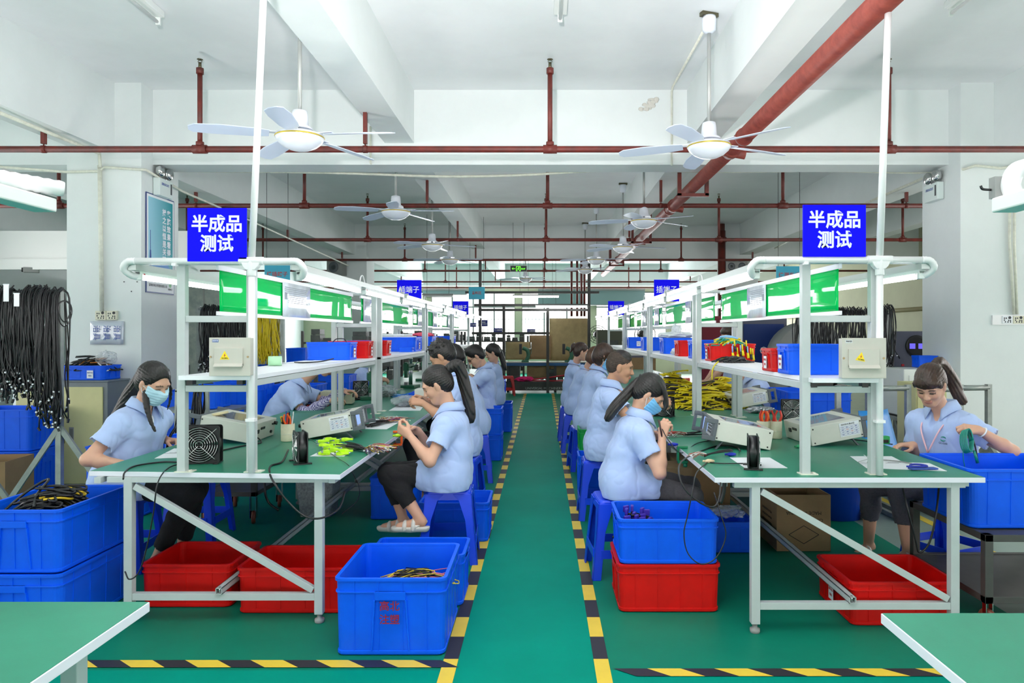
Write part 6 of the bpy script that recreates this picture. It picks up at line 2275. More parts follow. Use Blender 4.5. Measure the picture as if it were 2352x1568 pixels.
def harness(label, a, b, ncab, rr, spread, tail, tint, seed, plug=None, group=None):
    """a bunch of black leads from a to b that fans out into thin coloured wires"""
    rnd = random.Random(seed)
    t = thing('wire_harness', label, 'wire harness', a, 0, group)
    a, b = Vector(a), Vector(b)
    d = (b - a)
    u = d.normalized()
    sd = u.cross(Vector((0, 0, 1))).normalized()
    jk = MB()
    for i in range(ncab):
        o0 = sd * rnd.uniform(-1, 1) * spread + Vector((0, 0, rnd.uniform(0.0, 0.04)))
        o1 = sd * rnd.uniform(-1, 1) * spread * 0.7 + Vector((0, 0, rnd.uniform(0.002, 0.02)))
        jk.tube(spline([o0, d * 0.35 + o0 * 0.8 + o1 * 0.2, d * 0.7 + o1], 4), rr, 6)
    tag(jk.build('jacket', BLACKC, t), kind='stuff')
    for c, (cname, col) in enumerate(tint):
        wm = MB()
        for i in range(max(6, ncab * 2)):
            p = d * 0.66 + sd * rnd.uniform(-1, 1) * spread * 0.7 + Vector((0, 0, rnd.uniform(0.004, 0.025)))
            q = d + u * rnd.uniform(-tail, tail) + sd * rnd.gauss(0, 1) * spread * 0.9 + Vector((0, 0, rnd.uniform(0.0, 0.03)))
            wm.tube(spline([p, p * 0.5 + q * 0.5 + Vector((0, 0, rnd.uniform(0, 0.02))), q], 3), 0.0012, 4)
        tag(wm.build('wire', mat('wire_' + cname, col, 0.4), t), kind='stuff')
    tips = MB()
    for i in range(ncab * 2):
        q = d + u * rnd.uniform(-tail, tail) + sd * rnd.gauss(0, 1) * spread * 0.9 + Vector((0, 0, rnd.uniform(0.003, 0.03)))
        tips.obox(q, (0.012, 0.006, 0.006), Matrix.Rotation(rnd.uniform(0, 6), 3, 'Z'))
    tag(tips.build('terminal', PAPER, t), kind='stuff')
    return t


TINT = [('white', (230, 230, 226)), ('dark', (54, 48, 60)), ('brown', (120, 78, 56)), ('violet', (120, 96, 160)), ('yellow', (222, 196, 60)), ('red', (190, 50, 40))]
P0, P1 = T_(790, 1040, 0.0), T_(880, 1038, 0.0)
harness('bunch of black leads ending in many coloured wires at the left bench edge', (*tpt(785, 1033), TZ + 0.006), (*tpt(878, 1040), TZ + 0.006), 14, 0.0042, 0.055, 0.05, TINT, 1)
rnd = random.Random(9)
for i in range(15):
    r_, c_ = divmod(i, 5)
    px, py = 742 + c_ * 13 + rnd.uniform(-3, 3), 1046 - r_ * 12 + rnd.uniform(-2, 2)
    x, y = tpt(px, py)
    o = thing('connector_plug', 'lime green connector plug in the heap before the left wire bunch', 'connector', (x, y, TZ + 0.012 + 0.012 * (i % 3)), rnd.uniform(-0.5, 0.3), 'lime connectors')
    tl = rnd.uniform(-0.3, 0.3)
    MB().loft([[Vector((-0.022, s1 * 0.015, s2 * 0.008)) for s1, s2 in ((-1, -1), (1, -1), (1, 1), (-1, 1))], [Vector((0.006, s1 * 0.016, s2 * 0.009)) for s1, s2 in ((-1, -1), (1, -1), (1, 1), (-1, 1))],
               [Vector((0.024, s1 * 0.007, s2 * 0.006)) for s1, s2 in ((-1, -1), (1, -1), (1, 1), (-1, 1))], [Vector((0.046, s1 * 0.007, s2 * 0.006)) for s1, s2 in ((-1, -1), (1, -1), (1, 1), (-1, 1))]]).build('plug_body', LIME, o, bevel=0.002)
    MB().box(-0.034, -0.02, -0.012, 0.012, -0.005, 0.005).build('metal_shell', CHROME, o)
harness('farther wire bunch on the left bench by the tester screen', (*tpt(838, 982), TZ + 0.006), (*tpt(905, 968), TZ + 0.006), 12, 0.004, 0.07, 0.06, TINT, 3)
harness('blue plugged leads with red and white wires under the right tester', (*tpt(1655, 1000), TZ + 0.004), (*tpt(1535, 1004), TZ + 0.004), 7, 0.004, 0.03, 0.05, TINT[:1] + TINT[5:] + TINT[2:3], 5)
harness('lead with a blue plug and red wire tails near the right bench edge', (*tpt(1680, 1047), TZ + 0.004), (*tpt(1590, 1055), TZ + 0.004), 3, 0.004, 0.012, 0.03, TINT[:1] + TINT[5:], 6)


def plug(label, px, py, c, L=0.05, dz=0.01, rz=0.0, group='blue cable plugs'):
    x, y = tpt(px, py)
    o = thing('cable_plug', label, 'plug', (x, y, TZ + dz), rz, group)
    m = mat('plug_%d_%d_%d' % c, c, 0.4)
    MB().tube([(-L / 2, 0, 0), (-L * 0.2, 0, 0), (L * 0.1, 0, 0), (L / 2, 0, 0)], [0.006, 0.012, 0.011, 0.006], 8).build('plug_body', m, o)
    MB().tube([(-L * 0.75, 0, 0), (-L / 2, 0, 0)], 0.006, 8).build('strain_relief', m, o)


plug('royal blue plug at the end of a lead beside the white sheet', 1680, 1047, (30, 50, 190))
plug('royal blue plug at the right bench edge near the hand of the masked woman', 1548, 1024, (30, 50, 190))
plug('tan plug on the thin twisted lead at the right bench edge', 1630, 1063, (220, 196, 160))
plug('lime plug lying by the orange clamp', 915, 1003, (190, 240, 30), rz=0.4)
plug('green plug beside the right rack post', 1835, 1028, (30, 140, 90), rz=0.6)


def clamp(label, x, y, m, rz=0):
    t = thing('bench_clamp', label, 'clamp', (x, y, TZ), rz)
    MB().box(-0.05, 0.012, -0.012, 0.012, 0.001, 0.016).box(0.002, 0.016, -0.012, 0.012, -0.075, 0.01).box(-0.05, 0.012, -0.012, 0.012, -0.088, -0.072).build('jaw', m, t, bevel=0.003)
    MB().tube([(-0.035, 0, -0.075), (-0.035, 0, -0.03)], 0.005, 8).build('screw', CHROME, t)
    MB().lathe([(0.012, -0.11), (0.014, -0.1), (0.012, -0.088)], 10, (-0.035, 0, 0)).build('knob', m, t)


clamp('orange clamp on the left bench edge by the woman', LX1 + 0.004, 5.0, ORANGE)
clamp('green clamp on the right bench edge by the masked woman', RX0 - 0.004, 4.32, mat('clamp_green', (10, 120, 80), 0.4), math.pi)

# blue lanyard card and pen at the right bench corner
t = thing('key_lanyard', 'blue lanyard with a card case on the large white sheet', 'lanyard', (*tpt(2120, 1079), TZ + 0.004), 0.1)
MB().box(-0.07, 0.07, -0.02, 0.02, 0, 0.008).build('card_case', INKB, t, bevel=0.002)
MB().tube(spline([(-0.06, 0.02, 0.01), (-0.03, 0.05, 0.015), (0.0, 0.02, 0.02), (0.02, -0.005, 0.016), (-0.03, 0.0, 0.014), (-0.07, 0.03, 0.01)], 6), 0.005, 6).build('strap', mat('strap_blue', (36, 52, 160), 0.6), t)
cord('grey test probe lying on the large white sheet', [T_(2010, 1058, 0.008), T_(2060, 1062, 0.008), T_(2095, 1068, 0.008)], 0.0035, GREYB, 'probe', name='test_probe')
t = thing('alligator_clip', 'chrome spring clip standing at the foot of the right rack post', 'clip', (*tpt(1993, 1064), TZ + 0.002))
MB().bar((0, 0, 0), (0.012, 0, 0.05), 0.012, 0.003).bar((0.012, 0, 0.02), (-0.02, 0, 0.045), 0.012, 0.003).bar((0, 0, 0.02), (-0.045, 0.01, 0.004), 0.01, 0.003).build('jaw', CHROME, t)
t = thing('terminal_block', 'small green terminal block behind the right rack conduit', 'terminal block', (*tpt(2030, 1020), TZ + 0.002))
MB().box(-0.03, 0.03, -0.02, 0.02, 0, 0.05).build('body', mat('terminal_green', (40, 170, 90), 0.4), t, bevel=0.004)
MB().box(-0.015, 0.02, -0.022, -0.019, 0.01, 0.03).build('display', BLACKP, t)

# teal lead in the hand of the woman at the right
t = thing('lead_coil', 'coiled teal lead hanging from the raised hand of the woman at the right', 'cable', W(2222, 1005, 4.06))
cm = MB()
for i in range(5):
    cm.tube([(0.018 * math.cos(a) * (1 + 0.12 * i), 0.012 * i - 0.024 + 0.01 * math.sin(a), 0.062 * math.sin(a) - 0.01 - 0.004 * i) for a in [2 * math.pi * j / 24 for j in range(25)]], 0.0042, 6)
cm.tube(spline([(-0.02, 0, -0.02), (-0.024, 0, -0.1), (-0.015, 0, -0.17)], 5), 0.0025, 6)
cm.build('coil', TEAL, t)
MB().tube(spline([(0.01, -0.01, 0.03), (0.035, -0.012, -0.04), (0.05, -0.012, -0.12)], 5), 0.004, 6).build('loose_end', BLACKC, t)
MB().tube([(0.03, -0.012, -0.07), (0.05, -0.012, -0.14)], [0.007, 0.009], 8).build('plug', TEAL, t)
# probe in the masked woman's hand
t = thing('probe_pen', 'dark probe held up by the masked woman right of the aisle', 'probe', W(1517, 985, 4.25))
MB().tube([(0.01, 0, -0.05), (-0.01, 0, 0.055)], [0.005, 0.006], 8).build('barrel', mat('probe_brown', (60, 36, 34), 0.4), t)

# leads on the left shelf and the black lead
cord('black lead with two clips lying on the left shelf', [Vector((-1.74, 5.05, SHZ + 0.006)), Vector((-1.66, 5.0, SHZ + 0.006)), Vector((-1.55, 5.02, SHZ + 0.012)), Vector((-1.48, 5.1, SHZ + 0.03))], 0.005)
cord('black lead with red end poking from the pale blue shelf crate', [Vector((-1.66, 5.7, SHZ + 0.14)), Vector((-1.62, 5.66, SHZ + 0.165)), Vector((-1.56, 5.66, SHZ + 0.165)), Vector((-1.54, 5.66, SHZ + 0.14))], 0.004)


# ---------------------------------------------------------------- heaps
def heap(label, name, cat, c, rx, ry, h, n, r, mats, seed, loop=0.1, group=None):
    """a heap of looped cables, each colour one part"""
    rnd = random.Random(seed)
    t = thing(name, label, cat, c, 0, group)
    for ci, (m, share) in enumerate(mats):
        mb = MB()
        for i in range(int(n * share)):
            a, q = rnd.uniform(0, 6.28), math.sqrt(rnd.random())
            x, y = rx * q * math.cos(a), ry * q * math.sin(a)
            z = r + h * (1 - q * q) * rnd.uniform(0.25, 1.0)
            th = rnd.gauss(0.3, 0.5)
            L = loop * rnd.uniform(0.6, 1.3)
            u = Vector((math.cos(th), math.sin(th), rnd.gauss(0, 0.12)))
            s = Vector((-u.y, u.x, 0)) * rnd.uniform(0.01, 0.03)
            p = Vector((x, y, z))
            pts = [p - u * L + s, p + s * 1.4 + Vector((0, 0, 0.012)), p + u * L + s, p + u * L * 1.1, p + u * L - s, p - s * 1.3 + Vector((0, 0, 0.006)), p - u * L - s * 0.8]
            for v in pts:
                v.z = max(r, v.z - 0.35 * h * max(0, (v.x / rx) ** 2 + (v.y / ry) ** 2 - 0.7))
            mb.tube(spline(pts, 3), r, 5)
        tag(mb.build(('lead', 'strap', 'lead_end')[min(ci, 2)], m, t), kind='stuff')
    return t


BK = mat('tie_black', (30, 28, 24), 0.5)
heap('large heap of yellow cables with black ties on the right bench', 'cable_heap', 'cable heap', (1.46, 6.95, TZ), 0.36, 0.45, 0.2, 300, 0.0065, [(YCAB, 0.8), (BK, 0.2)], 3, 0.12, 'yellow cable heaps')
heap('raised coil of yellow cables behind the large yellow heap', 'cable_heap', 'cable heap', (1.40, 7.75, TZ), 0.2, 0.2, 0.28, 130, 0.0065, [(YCAB, 0.8), (BK, 0.2)], 4, 0.12, 'yellow cable heaps')
heap('smaller yellow cable pile at the right end of the yellow heap', 'cable_heap', 'cable heap', (1.80, 7.2, TZ), 0.17, 0.22, 0.25, 110, 0.0065, [(YCAB, 0.8), (BK, 0.2)], 5, 0.1, 'yellow cable heaps')
heap('black cables coiled in the blue crate at the left edge', 'cable_heap', 'cable heap', (-2.53, 3.72, 0.495), 0.12, 0.2, 0.16, 150, 0.0065, [(BLACKC, 0.95), (mat('label_yellow', (226, 190, 40), 0.5), 0.05)], 6, 0.085)
cord('black cable rising out of the crate at the left edge', [(-2.7, 3.5, 0.52), W(60, 1130, 3.7), W(112, 1100, 3.75), W(85, 1135, 3.65), W(78, 1165, 3.55)], 0.0065)
heap('stripped black leads with coloured wires in the stencilled crate', 'wire_heap', 'wire heap', (-0.63, 3.52, 0.225), 0.11, 0.14, 0.05, 60, 0.0028, [(BLACKC, 0.45), (mat('wire_pink', (222, 120, 130), 0.4), 0.25), (mat('wire_yellow', (222, 196, 60), 0.4), 0.3)], 7, 0.11)
heap('yellow and teal leads hanging over the red shelf crate', 'cable_heap', 'cable heap', (1.46, 5.66, RS + 0.12), 0.1, 0.1, 0.07, 42, 0.006, [(YCAB, 0.6), (TEAL, 0.25), (mat('cable_sky', (140, 190, 236), 0.4), 0.15)], 8, 0.07)
rnd = random.Random(12)
for i in range(9):
    px = 1682 + i * 6 + rnd.uniform(-2, 2)
    q = W(px, 795 + rnd.uniform(0, 22), 5.53)
    o = thing('lead_plug', 'yellow and black plug dangling over the front of the red shelf crate', 'plug', q, rnd.uniform(-1, 1), 'plugs dangling from the red shelf crate')
    MB().tube([(0, 0, 0.05), (0.004, 0, 0.0)], 0.006, 6).build('strain_relief', YCAB if i % 3 else mat('cable_sky', (140, 190, 236), 0.4), o)
    MB().tube([(0.004, 0, 0.0), (0.01, 0, -0.04)], [0.009, 0.011], 8).build('plug_body', BLACKP if i % 2 else YCAB, o)
heap('black braided leads lying under the red shelf crate', 'cable_heap', 'cable heap', (1.42, 5.36, RS), 0.1, 0.07, 0.035, 40, 0.006, [(BLACKC, 1.0)], 9, 0.06)
cord('yellow lead hanging from the right shelf edge', [Vector((1.40, 5.4, RS + 0.03)), Vector((1.33, 5.35, RS + 0.02)), Vector((1.272, 5.34, RS - 0.04)), Vector((1.262, 5.34, RS - 0.13))], 0.005, YCAB)
heap('purple plugs on black leads in the blue crate right of the aisle', 'plug_heap', 'plugs', (0.53, 4.02, 0.30), 0.09, 0.1, 0.14, 26, 0.006, [(BLACKC, 1.0)], 10, 0.05)
for i in range(16):
    r_, c_ = divmod(i, 4)
    x, y = 0.47 + c_ * 0.042 + rnd.uniform(-.01, .01), 3.9 + r_ * 0.05 + rnd.uniform(-.01, .01)
    o = thing('cable_plug', 'purple plug standing in the blue crate right of the aisle', 'plug', (x, y, 0.43 + 0.012 * r_ + rnd.uniform(-.01, .015) - 0.012 * c_), rnd.uniform(0, 3), 'purple plugs in the blue crate')
    pm_ = mat('plug_purple', (66, 44, 170), 0.4)
    MB().tube([(0, 0, -0.05), (0, 0, -0.015)], [0.006, 0.008], 7).build('strain_relief', mat('plug_navy', (24, 28, 80), 0.4), o)
    MB().box(-0.018, 0.018, -0.008, 0.008, -0.016, 0.018).build('plug_body', pm_, o, bevel=0.003)
heap('blue leads coiled on the left bench in front of the tousled man', 'cable_heap', 'cable heap', (*tpt(945, 912), TZ), 0.14, 0.09, 0.03, 40, 0.005, [(mat('cable_blue', (30, 130, 214), 0.4), 0.7), (mat('cable_sky', (140, 190, 236), 0.4), 0.3)], 11, 0.1)
heap('small black coils beside the beige power supply', 'cable_heap', 'cable heap', (*tpt(824, 917), TZ), 0.08, 0.08, 0.04, 36, 0.006, [(BLACKC, 1.0)], 12, 0.04)
heap('red and black test leads before the beige power supply', 'cable_heap', 'cable heap', (*tpt(715, 933), TZ), 0.1, 0.05, 0.02, 14, 0.004, [(mat('lead_red', (206, 40, 60), 0.4), 0.6), (BLACKC, 0.4)], 13, 0.09)


def bag(label, c, r, m, seed, fill=None, name='plastic_bag'):
    rnd = random.Random(seed)
    t = thing(name, label, 'bag', c)
    ph = [rnd.uniform(0, 6) for _ in range(6)]
    mb = MB()
    n, k = 26, 14
    vs, fs = [], []
    for i in range(k + 1):
        a = math.pi * i / k
        for j in range(n):
            b = 2 * math.pi * j / n
            w = 1 + 0.13 * math.sin(3 * b + ph[0] + 2 * a) + 0.09 * math.sin(7 * b + ph[1] - 3 * a) + 0.08 * math.sin(5 * a + ph[2] + 4 * b) + 0.05 * math.sin(13 * b + 9 * a + ph[3])
            vs.append((r[0] * w * math.sin(a) * math.cos(b), r[1] * w * math.sin(a) * math.sin(b), max(0.001, r[2] * (1 - math.cos(a) * w) / 1)))
    for i in range(k):
        for j in range(n):
            q = (j + 1) % n
            fs.append((i * n + j, i * n + q, (i + 1) * n + q, (i + 1) * n + j))
    mb.add(vs, fs, 0, False)
    mb.build('film', m, t)
    if fill:
        f = MB()
        for i in range(60):
            a, q = rnd.uniform(0, 6.28), math.sqrt(rnd.random()) * 0.75
            f.obox((r[0] * q * math.cos(a), r[1] * q * math.sin(a), rnd.uniform(0.01, r[2] * 1.3 * (1 - q * 0.6))), (0.03, 0.012, 0.012), Matrix.Rotation(rnd.uniform(0, 6), 3, 'Z') @ Matrix.Rotation(rnd.uniform(0, 6), 3, 'X'))
        tag(f.build('filling', fill, t), kind='stuff')
    return t


WBAG = mat('white_polybag', (232, 236, 240), 0.3, alpha=0.85)
bag('clear bag of grey parts on the left bench before the tousled man', (*tpt(932, 934), TZ + 0.002), (0.12, 0.09, 0.05), POLY, 1, mat('grey_parts', (96, 100, 108), 0.5))
bag('clear bag full of black connectors near the far right rack post', (1.30, 8.0, TZ + 0.002), (0.13, 0.1, 0.12), POLY, 2, BLACKP)
bag('crinkled silver antistatic bag on the right bench', (*tpt(1748, 948), TZ + 0.002), (0.13, 0.08, 0.025), mat('antistatic_foil', (170, 174, 178), 0.22, metal=0.7), 3)
bag('white plastic bag on the shelf crate with its knot standing up', (1.47, 7.85, RS + 0.165), (0.19, 0.13, 0.035), WBAG, 4)
bag('knotted top of white plastic on the right shelf', (1.47, 7.85, RS + 0.215), (0.05, 0.05, 0.055), WBAG, 5)
bag('white plastic bag drooping at the edge of the right shelf', (1.38, 7.3, RS), (0.07, 0.1, 0.035), WBAG, 6)
bag('clear bag lying on the crate under the right bench', (1.08, 4.9, 0.206), (0.1, 0.1, 0.03), POLY, 7)
bag('second clear bag on the crate under the right bench', (1.28, 4.9, 0.206), (0.1, 0.1, 0.035), POLY, 8)
t = bag('crumpled pink cloth in the left shelf crate', (-1.65, 9.85, SHZ + 0.15), (0.16, 0.15, 0.035), mat('pink_cloth', (236, 90, 116), 0.8), 9, name='cloth')
bag('white plastic heap at the far end of the left shelf', (-1.64, 10.9, SHZ), (0.14, 0.3, 0.04), WBAG, 10)

# power supply, bins on benches
t = thing('power_supply', 'beige power supply box behind the left rack post', 'power supply', (*tpt(772, 930), TZ + 0.002), 0.12)
MB().box(-0.15, 0.15, -0.0, 0.2, 0.008, 0.13).build('case', mat('supply_beige', (208, 206, 176), 0.45), t, bevel=0.003)
MB().lathe([(0.05, 0.13), (0.052, 0.137), (0.03, 0.139)], 20, (0.05, 0.1, 0)).build('dial', BLACKP, t)
MB().box(0.15, 0.16, 0.03, 0.08, 0.07, 0.1).build('side_handle', BLACKP, t)
crate_at('low blue tray on the left bench before the second press', -1.36, -1.14, 7.3, 7.6, TZ + 0.001, 0.085, BLUE, 'x', 'small trays on the benches')
crate_at('low blue tray behind the masked woman on the right bench', 1.15, 1.4, 7.35, 7.6, TZ + 0.001, 0.06, BLUE, 'x', 'small trays on the benches')
crate_at('small blue tray hung on the front of the large left shelf crate', -1.62, -1.47, 8.12, 8.28, SHZ + 0.001, 0.05, BLUE, 'x', SG)
t = thing('orange_case', 'orange transparent case behind the right rack post', 'case', (1.62, 8.25, TZ))
MB().box(-0.07, 0.07, -0.06, 0.06, 0, 0.19).build('shell', mat('orange_glaze', (226, 60, 20), 0.15, alpha=0.85), t, bevel=0.012)
MB().box(-0.035, 0.035, -0.05, 0.05, 0.03, 0.16).build('insert', ORANGE, t)


def press(label, x, y, rz=0.0, s=1.0):
    t = thing('bench_press', label, 'press', (x, y, TZ), rz, 'green hand presses')
    G = mat('machine_green', (36, 104, 74), 0.45, vary=0.1, vscale=8)
    MB().box(-0.11 * s, 0.11 * s, -0.08 * s, 0.12 * s, 0, 0.035 * s).build('base', G, t, bevel=0.006)
    MB().tube([(0, 0.09 * s, 0.03 * s), (0, 0.09 * s, 0.34 * s)], 0.022 * s, 12).build('column', CHROME, t)
    MB().box(-0.035 * s, 0.035 * s, -0.06 * s, 0.12 * s, 0.2 * s, 0.28 * s).box(-0.02 * s, 0.02 * s, -0.07 * s, -0.02 * s, 0.12 * s, 0.3 * s).build('head', G, t, bevel=0.006)
    MB().tube([(0.04 * s, 0, 0.24 * s), (0.1 * s, -0.04 * s, 0.26 * s), (0.17 * s, -0.08 * s, 0.33 * s)], 0.009 * s, 8).build('lever', CHROME, t)
    MB().ball((0.17 * s, -0.08 * s, 0.33 * s), 0.018 * s).build('lever_knob', BLACKP, t)
    MB().box(-0.02 * s, 0.02 * s, -0.06 * s, -0.02 * s, 0.035 * s, 0.07 * s).build('anvil', GREYB, t)


press('green hand press with a bright column on the left bench', -1.80, 7.55, 0.3)
press('green press head behind the rack on the left bench', -1.72, 9.2, -0.2, 1.1)
press('green hand press far along the left bench', -1.75, 10.6, 0.1)
t = thing('glue_pot', 'yellow and black glue pot on the left bench before the far press', 'pot', (-1.20, 8.15, TZ))
MB().lathe([(0.045, 0), (0.045, 0.08), (0.03, 0.09)], 16).build('pot', mat('pot_yellow', (240, 180, 20), 0.4), t)
MB().lathe([(0.032, 0.09), (0.032, 0.19), (0.02, 0.2)], 16).build('neck', BLACKP, t)
t = thing('cream_case', 'small cream machine case on the left bench behind the woman', 'case', (-1.12, 6.85, TZ))
MB().box(-0.08, 0.08, -0.1, 0.1, 0.0, 0.17).build('body', INSTR, t, bevel=0.006)
MB().box(0.08, 0.086, -0.05, 0.05, 0.05, 0.1).build('display', ORANGE, t)
bag('clear bag of wires beside the green press', (-1.72, 7.9, TZ), (0.13, 0.12, 0.06), POLY, 21, GREYB)

# ---------------------------------------------------------------- things on the floor near the benches
def carton(label, cx, cy, w, d, h, rz=0.0, open_=True, z=0.003, marks=True, group=None):
    t = thing('cardboard_box', label, 'box', (cx, cy, z), rz, group)
    th = 0.006
    b = MB()
    b.box(-w / 2, w / 2, -d / 2, -d / 2 + th, 0, h).box(-w / 2, w / 2, d / 2 - th, d / 2, 0, h)
    b.box(-w / 2, -w / 2 + th, -d / 2 + th, d / 2 - th, 0, h).box(w / 2 - th, w / 2, -d / 2 + th, d / 2 - th, 0, h).box(-w / 2 + th, w / 2 - th, -d / 2 + th, d / 2 - th, 0, th)
    if not open_:
        b.box(-w / 2, w / 2, -d / 2, d / 2, h, h + th)
    b.build('carton_body', CARD, t)
    if marks:
        CI = mat('carton_ink', (50, 40, 34), 0.7)
        for i, (s, x) in enumerate((('C/NO:', 0.08), ('MADE IN CHINA', 0.0))):
            text(s, 0.032, CI, t, (x * w / 0.34, -d / 2 - 0.001, h * (0.55 + 0.13 * i)), (math.pi / 2, math.pi, 0))
        q = MB()
        pts = [(-0.1, 0.11), (0, 0.17), (0.1, 0.11), (0, 0.05)]
        for i in range(4):
            a, c = pts[i], pts[(i + 1) % 4]
            q.bar((a[0], -d / 2 - 0.0012, a[1]), (c[0], -d / 2 - 0.0012, c[1]), 0.004, 0.0012, up=(0, 1, 0))
        q.build('printed_diamond', CI, t)
        for i in range(4):
            text('MEASUREMENT', 0.022, CI, t, (-w / 2 - 0.001, 0, h * 0.3 + i * 0.04), (math.pi / 2, math.pi, -math.pi / 2), width=d * 0.5)
    return t


carton('open brown carton with upside down lettering under the right bench', 1.745, 5.0, 0.36, 0.42, 0.375, 0.0)
carton('plain closed carton on the floor behind the masked woman right', 1.22, 5.64, 0.42, 0.36, 0.48, 0.0, False, marks=False)
carton('smaller tan carton under the right bench by the knees of the masked woman', 0.98, 5.3, 0.2, 0.3, 0.48, 0.0, False, marks=False)
carton('open carton with a taped side below the hanging cables at the left', -4.55, 5.95, 0.42, 0.4, 0.42, 0.12, True, marks=True)
bl = mat('bin_blue', (10, 70, 190), 0.45)
t = thing('round_bin', 'tall dark blue bin under the right bench behind the grey trousers', 'bin', (2.34, 5.75, 0.002))
MB().lathe([(0.2, 0), (0.24, 0.55), (0.25, 0.56), (0.25, 0.6), (0.235, 0.6), (0.195, 0.02)], 28).build('tub', bl, t)
MB().lathe([(0.243, 0.4), (0.25, 0.41), (0.245, 0.42)], 28).build('hoop', bl, t)
crate_at('big dark blue crate deep under the right bench', 1.95, 2.5, 6.1, 6.6, 0.004, 0.5, BLUE, 'x', FG)
crate_at('blue crate wall behind the far right testers', 2.3, 2.9, 6.7, 7.3, 0.004, 0.45, BLUE, 'x', FG)
crate_at('blue crate on top of the one behind the far right testers', 2.3, 2.9, 6.7, 7.3, 0.46, 0.45, BLUE, 'x', FG)

t = thing('waste_bin', 'speckled grey waste bin under the left bench', 'bin', (-1.80, 5.8, 0.002))
WB = mat('speckled_grey', (150, 156, 158), 0.6, vary=0.3, vscale=60)
MB().loft([rrect(0.24, 0.24, 0.03, 0.0), rrect(0.32, 0.3, 0.03, 0.42), rrect(0.305, 0.285, 0.03, 0.42), rrect(0.23, 0.23, 0.03, 0.012)], True, True).build('tub', WB, t)
MB().loft([rrect(0.335, 0.315, 0.03, 0.4), rrect(0.335, 0.315, 0.03, 0.425), rrect(0.3, 0.28, 0.03, 0.425), rrect(0.3, 0.28, 0.03, 0.4), rrect(0.335, 0.315, 0.03, 0.4)], False, False).build('rim', WB, t)


def trolley(label, x, y, rz, w, d, zt, zl, posts_up=0.0, m=DARKST, wheel=True):
    t = thing('trolley', label, 'trolley', (x, y, 0), rz)
    for sx in (-1, 1):
        for sy in (-1, 1):
            MB().box(sx * (w / 2 - 0.02) - 0.02, sx * (w / 2 - 0.02) + 0.02, sy * (d / 2 - 0.02) - 0.02, sy * (d / 2 - 0.02) + 0.02, (zl - 0.03) if wheel else 0.0, zt + posts_up).build('post', m, t, bevel=0.002)
            if wheel:
                c = MB().lathe([(0.02, -0.014), (0.045, -0.014), (0.05, -0.006), (0.05, 0.006), (0.045, 0.014), (0.02, 0.014)], 20, (sx * (w / 2 - 0.03), sy * (d / 2 - 0.03), 0.052), (1, 0.35, 0)).build('caster_wheel', mat('caster_brown', (120, 60, 46), 0.5), t)
                k = MB()
                for o in (-0.02, 0.02):
                    k.bar((sx * (w / 2 - 0.03) + o, sy * (d / 2 - 0.03) + o * 0.35, 0.045), (sx * (w / 2 - 0.03) + o, sy * (d / 2 - 0.03) + o * 0.35, zl - 0.025), 0.004, 0.03)
                k.build('caster_fork', CHROME, c)
    for z, nm in ((zl, 'lower_shelf'), (zt, 'top_shelf')):
        b = MB()
        for s in (-1, 1):
            b.box(-w / 2, w / 2, s * (d / 2 - 0.018) - 0.018, s * (d / 2 - 0.018) + 0.018, z - 0.035, z)
            b.box(s * (w / 2 - 0.018) - 0.018, s * (w / 2 - 0.018) + 0.018, -d / 2, d / 2, z - 0.035, z)
        b.box(-w / 2 + 0.02, w / 2 - 0.02, -d / 2 + 0.02, d / 2 - 0.02, z - 0.012, z - 0.004)
        b.build(nm, m, t, bevel=0.002)
    return t


trolley('dark steel trolley carrying the very large blue crate at the right', 2.52, 3.86, 0, 0.72, 0.72, 0.472, 0.17)
trolley('dark platform trolley on casters seen under the left bench', -2.39, 5.76, 0.0, 0.43, 0.6, 0.69, 0.25, 0.0)
# tripod frame stand under the left bench
def cable_stand(label, x, y, w, h, rz, m, group=None, dx=0.0):
    t = thing('cable_stand', label, 'cable stand', (x, y, 0), rz, group)
    for sx in (-1, 1):
        MB().box(sx * w / 2 - 0.02, sx * w / 2 + 0.02, -0.02, 0.02, 0.02, h).build('upright', m, t)
        for sy in (-1, 1):
            MB().bar((sx * w / 2, 0, min(0.75, h * 0.5)), (sx * w / 2 + sy * dx, sy * (0.5 if not dx else 0.12), 0.025), 0.035, 0.035).build('leg', m, t)
        if not dx:
            MB().bar((sx * w / 2, -0.5, 0.025), (sx * w / 2, 0.5, 0.025), 0.035, 0.035).build('foot_bar', m, t)
    MB().tube([(-w / 2, 0, h - 0.03), (w / 2, 0, h - 0.03)], 0.024, 12).build('hanger_bar', m, t)
    return t




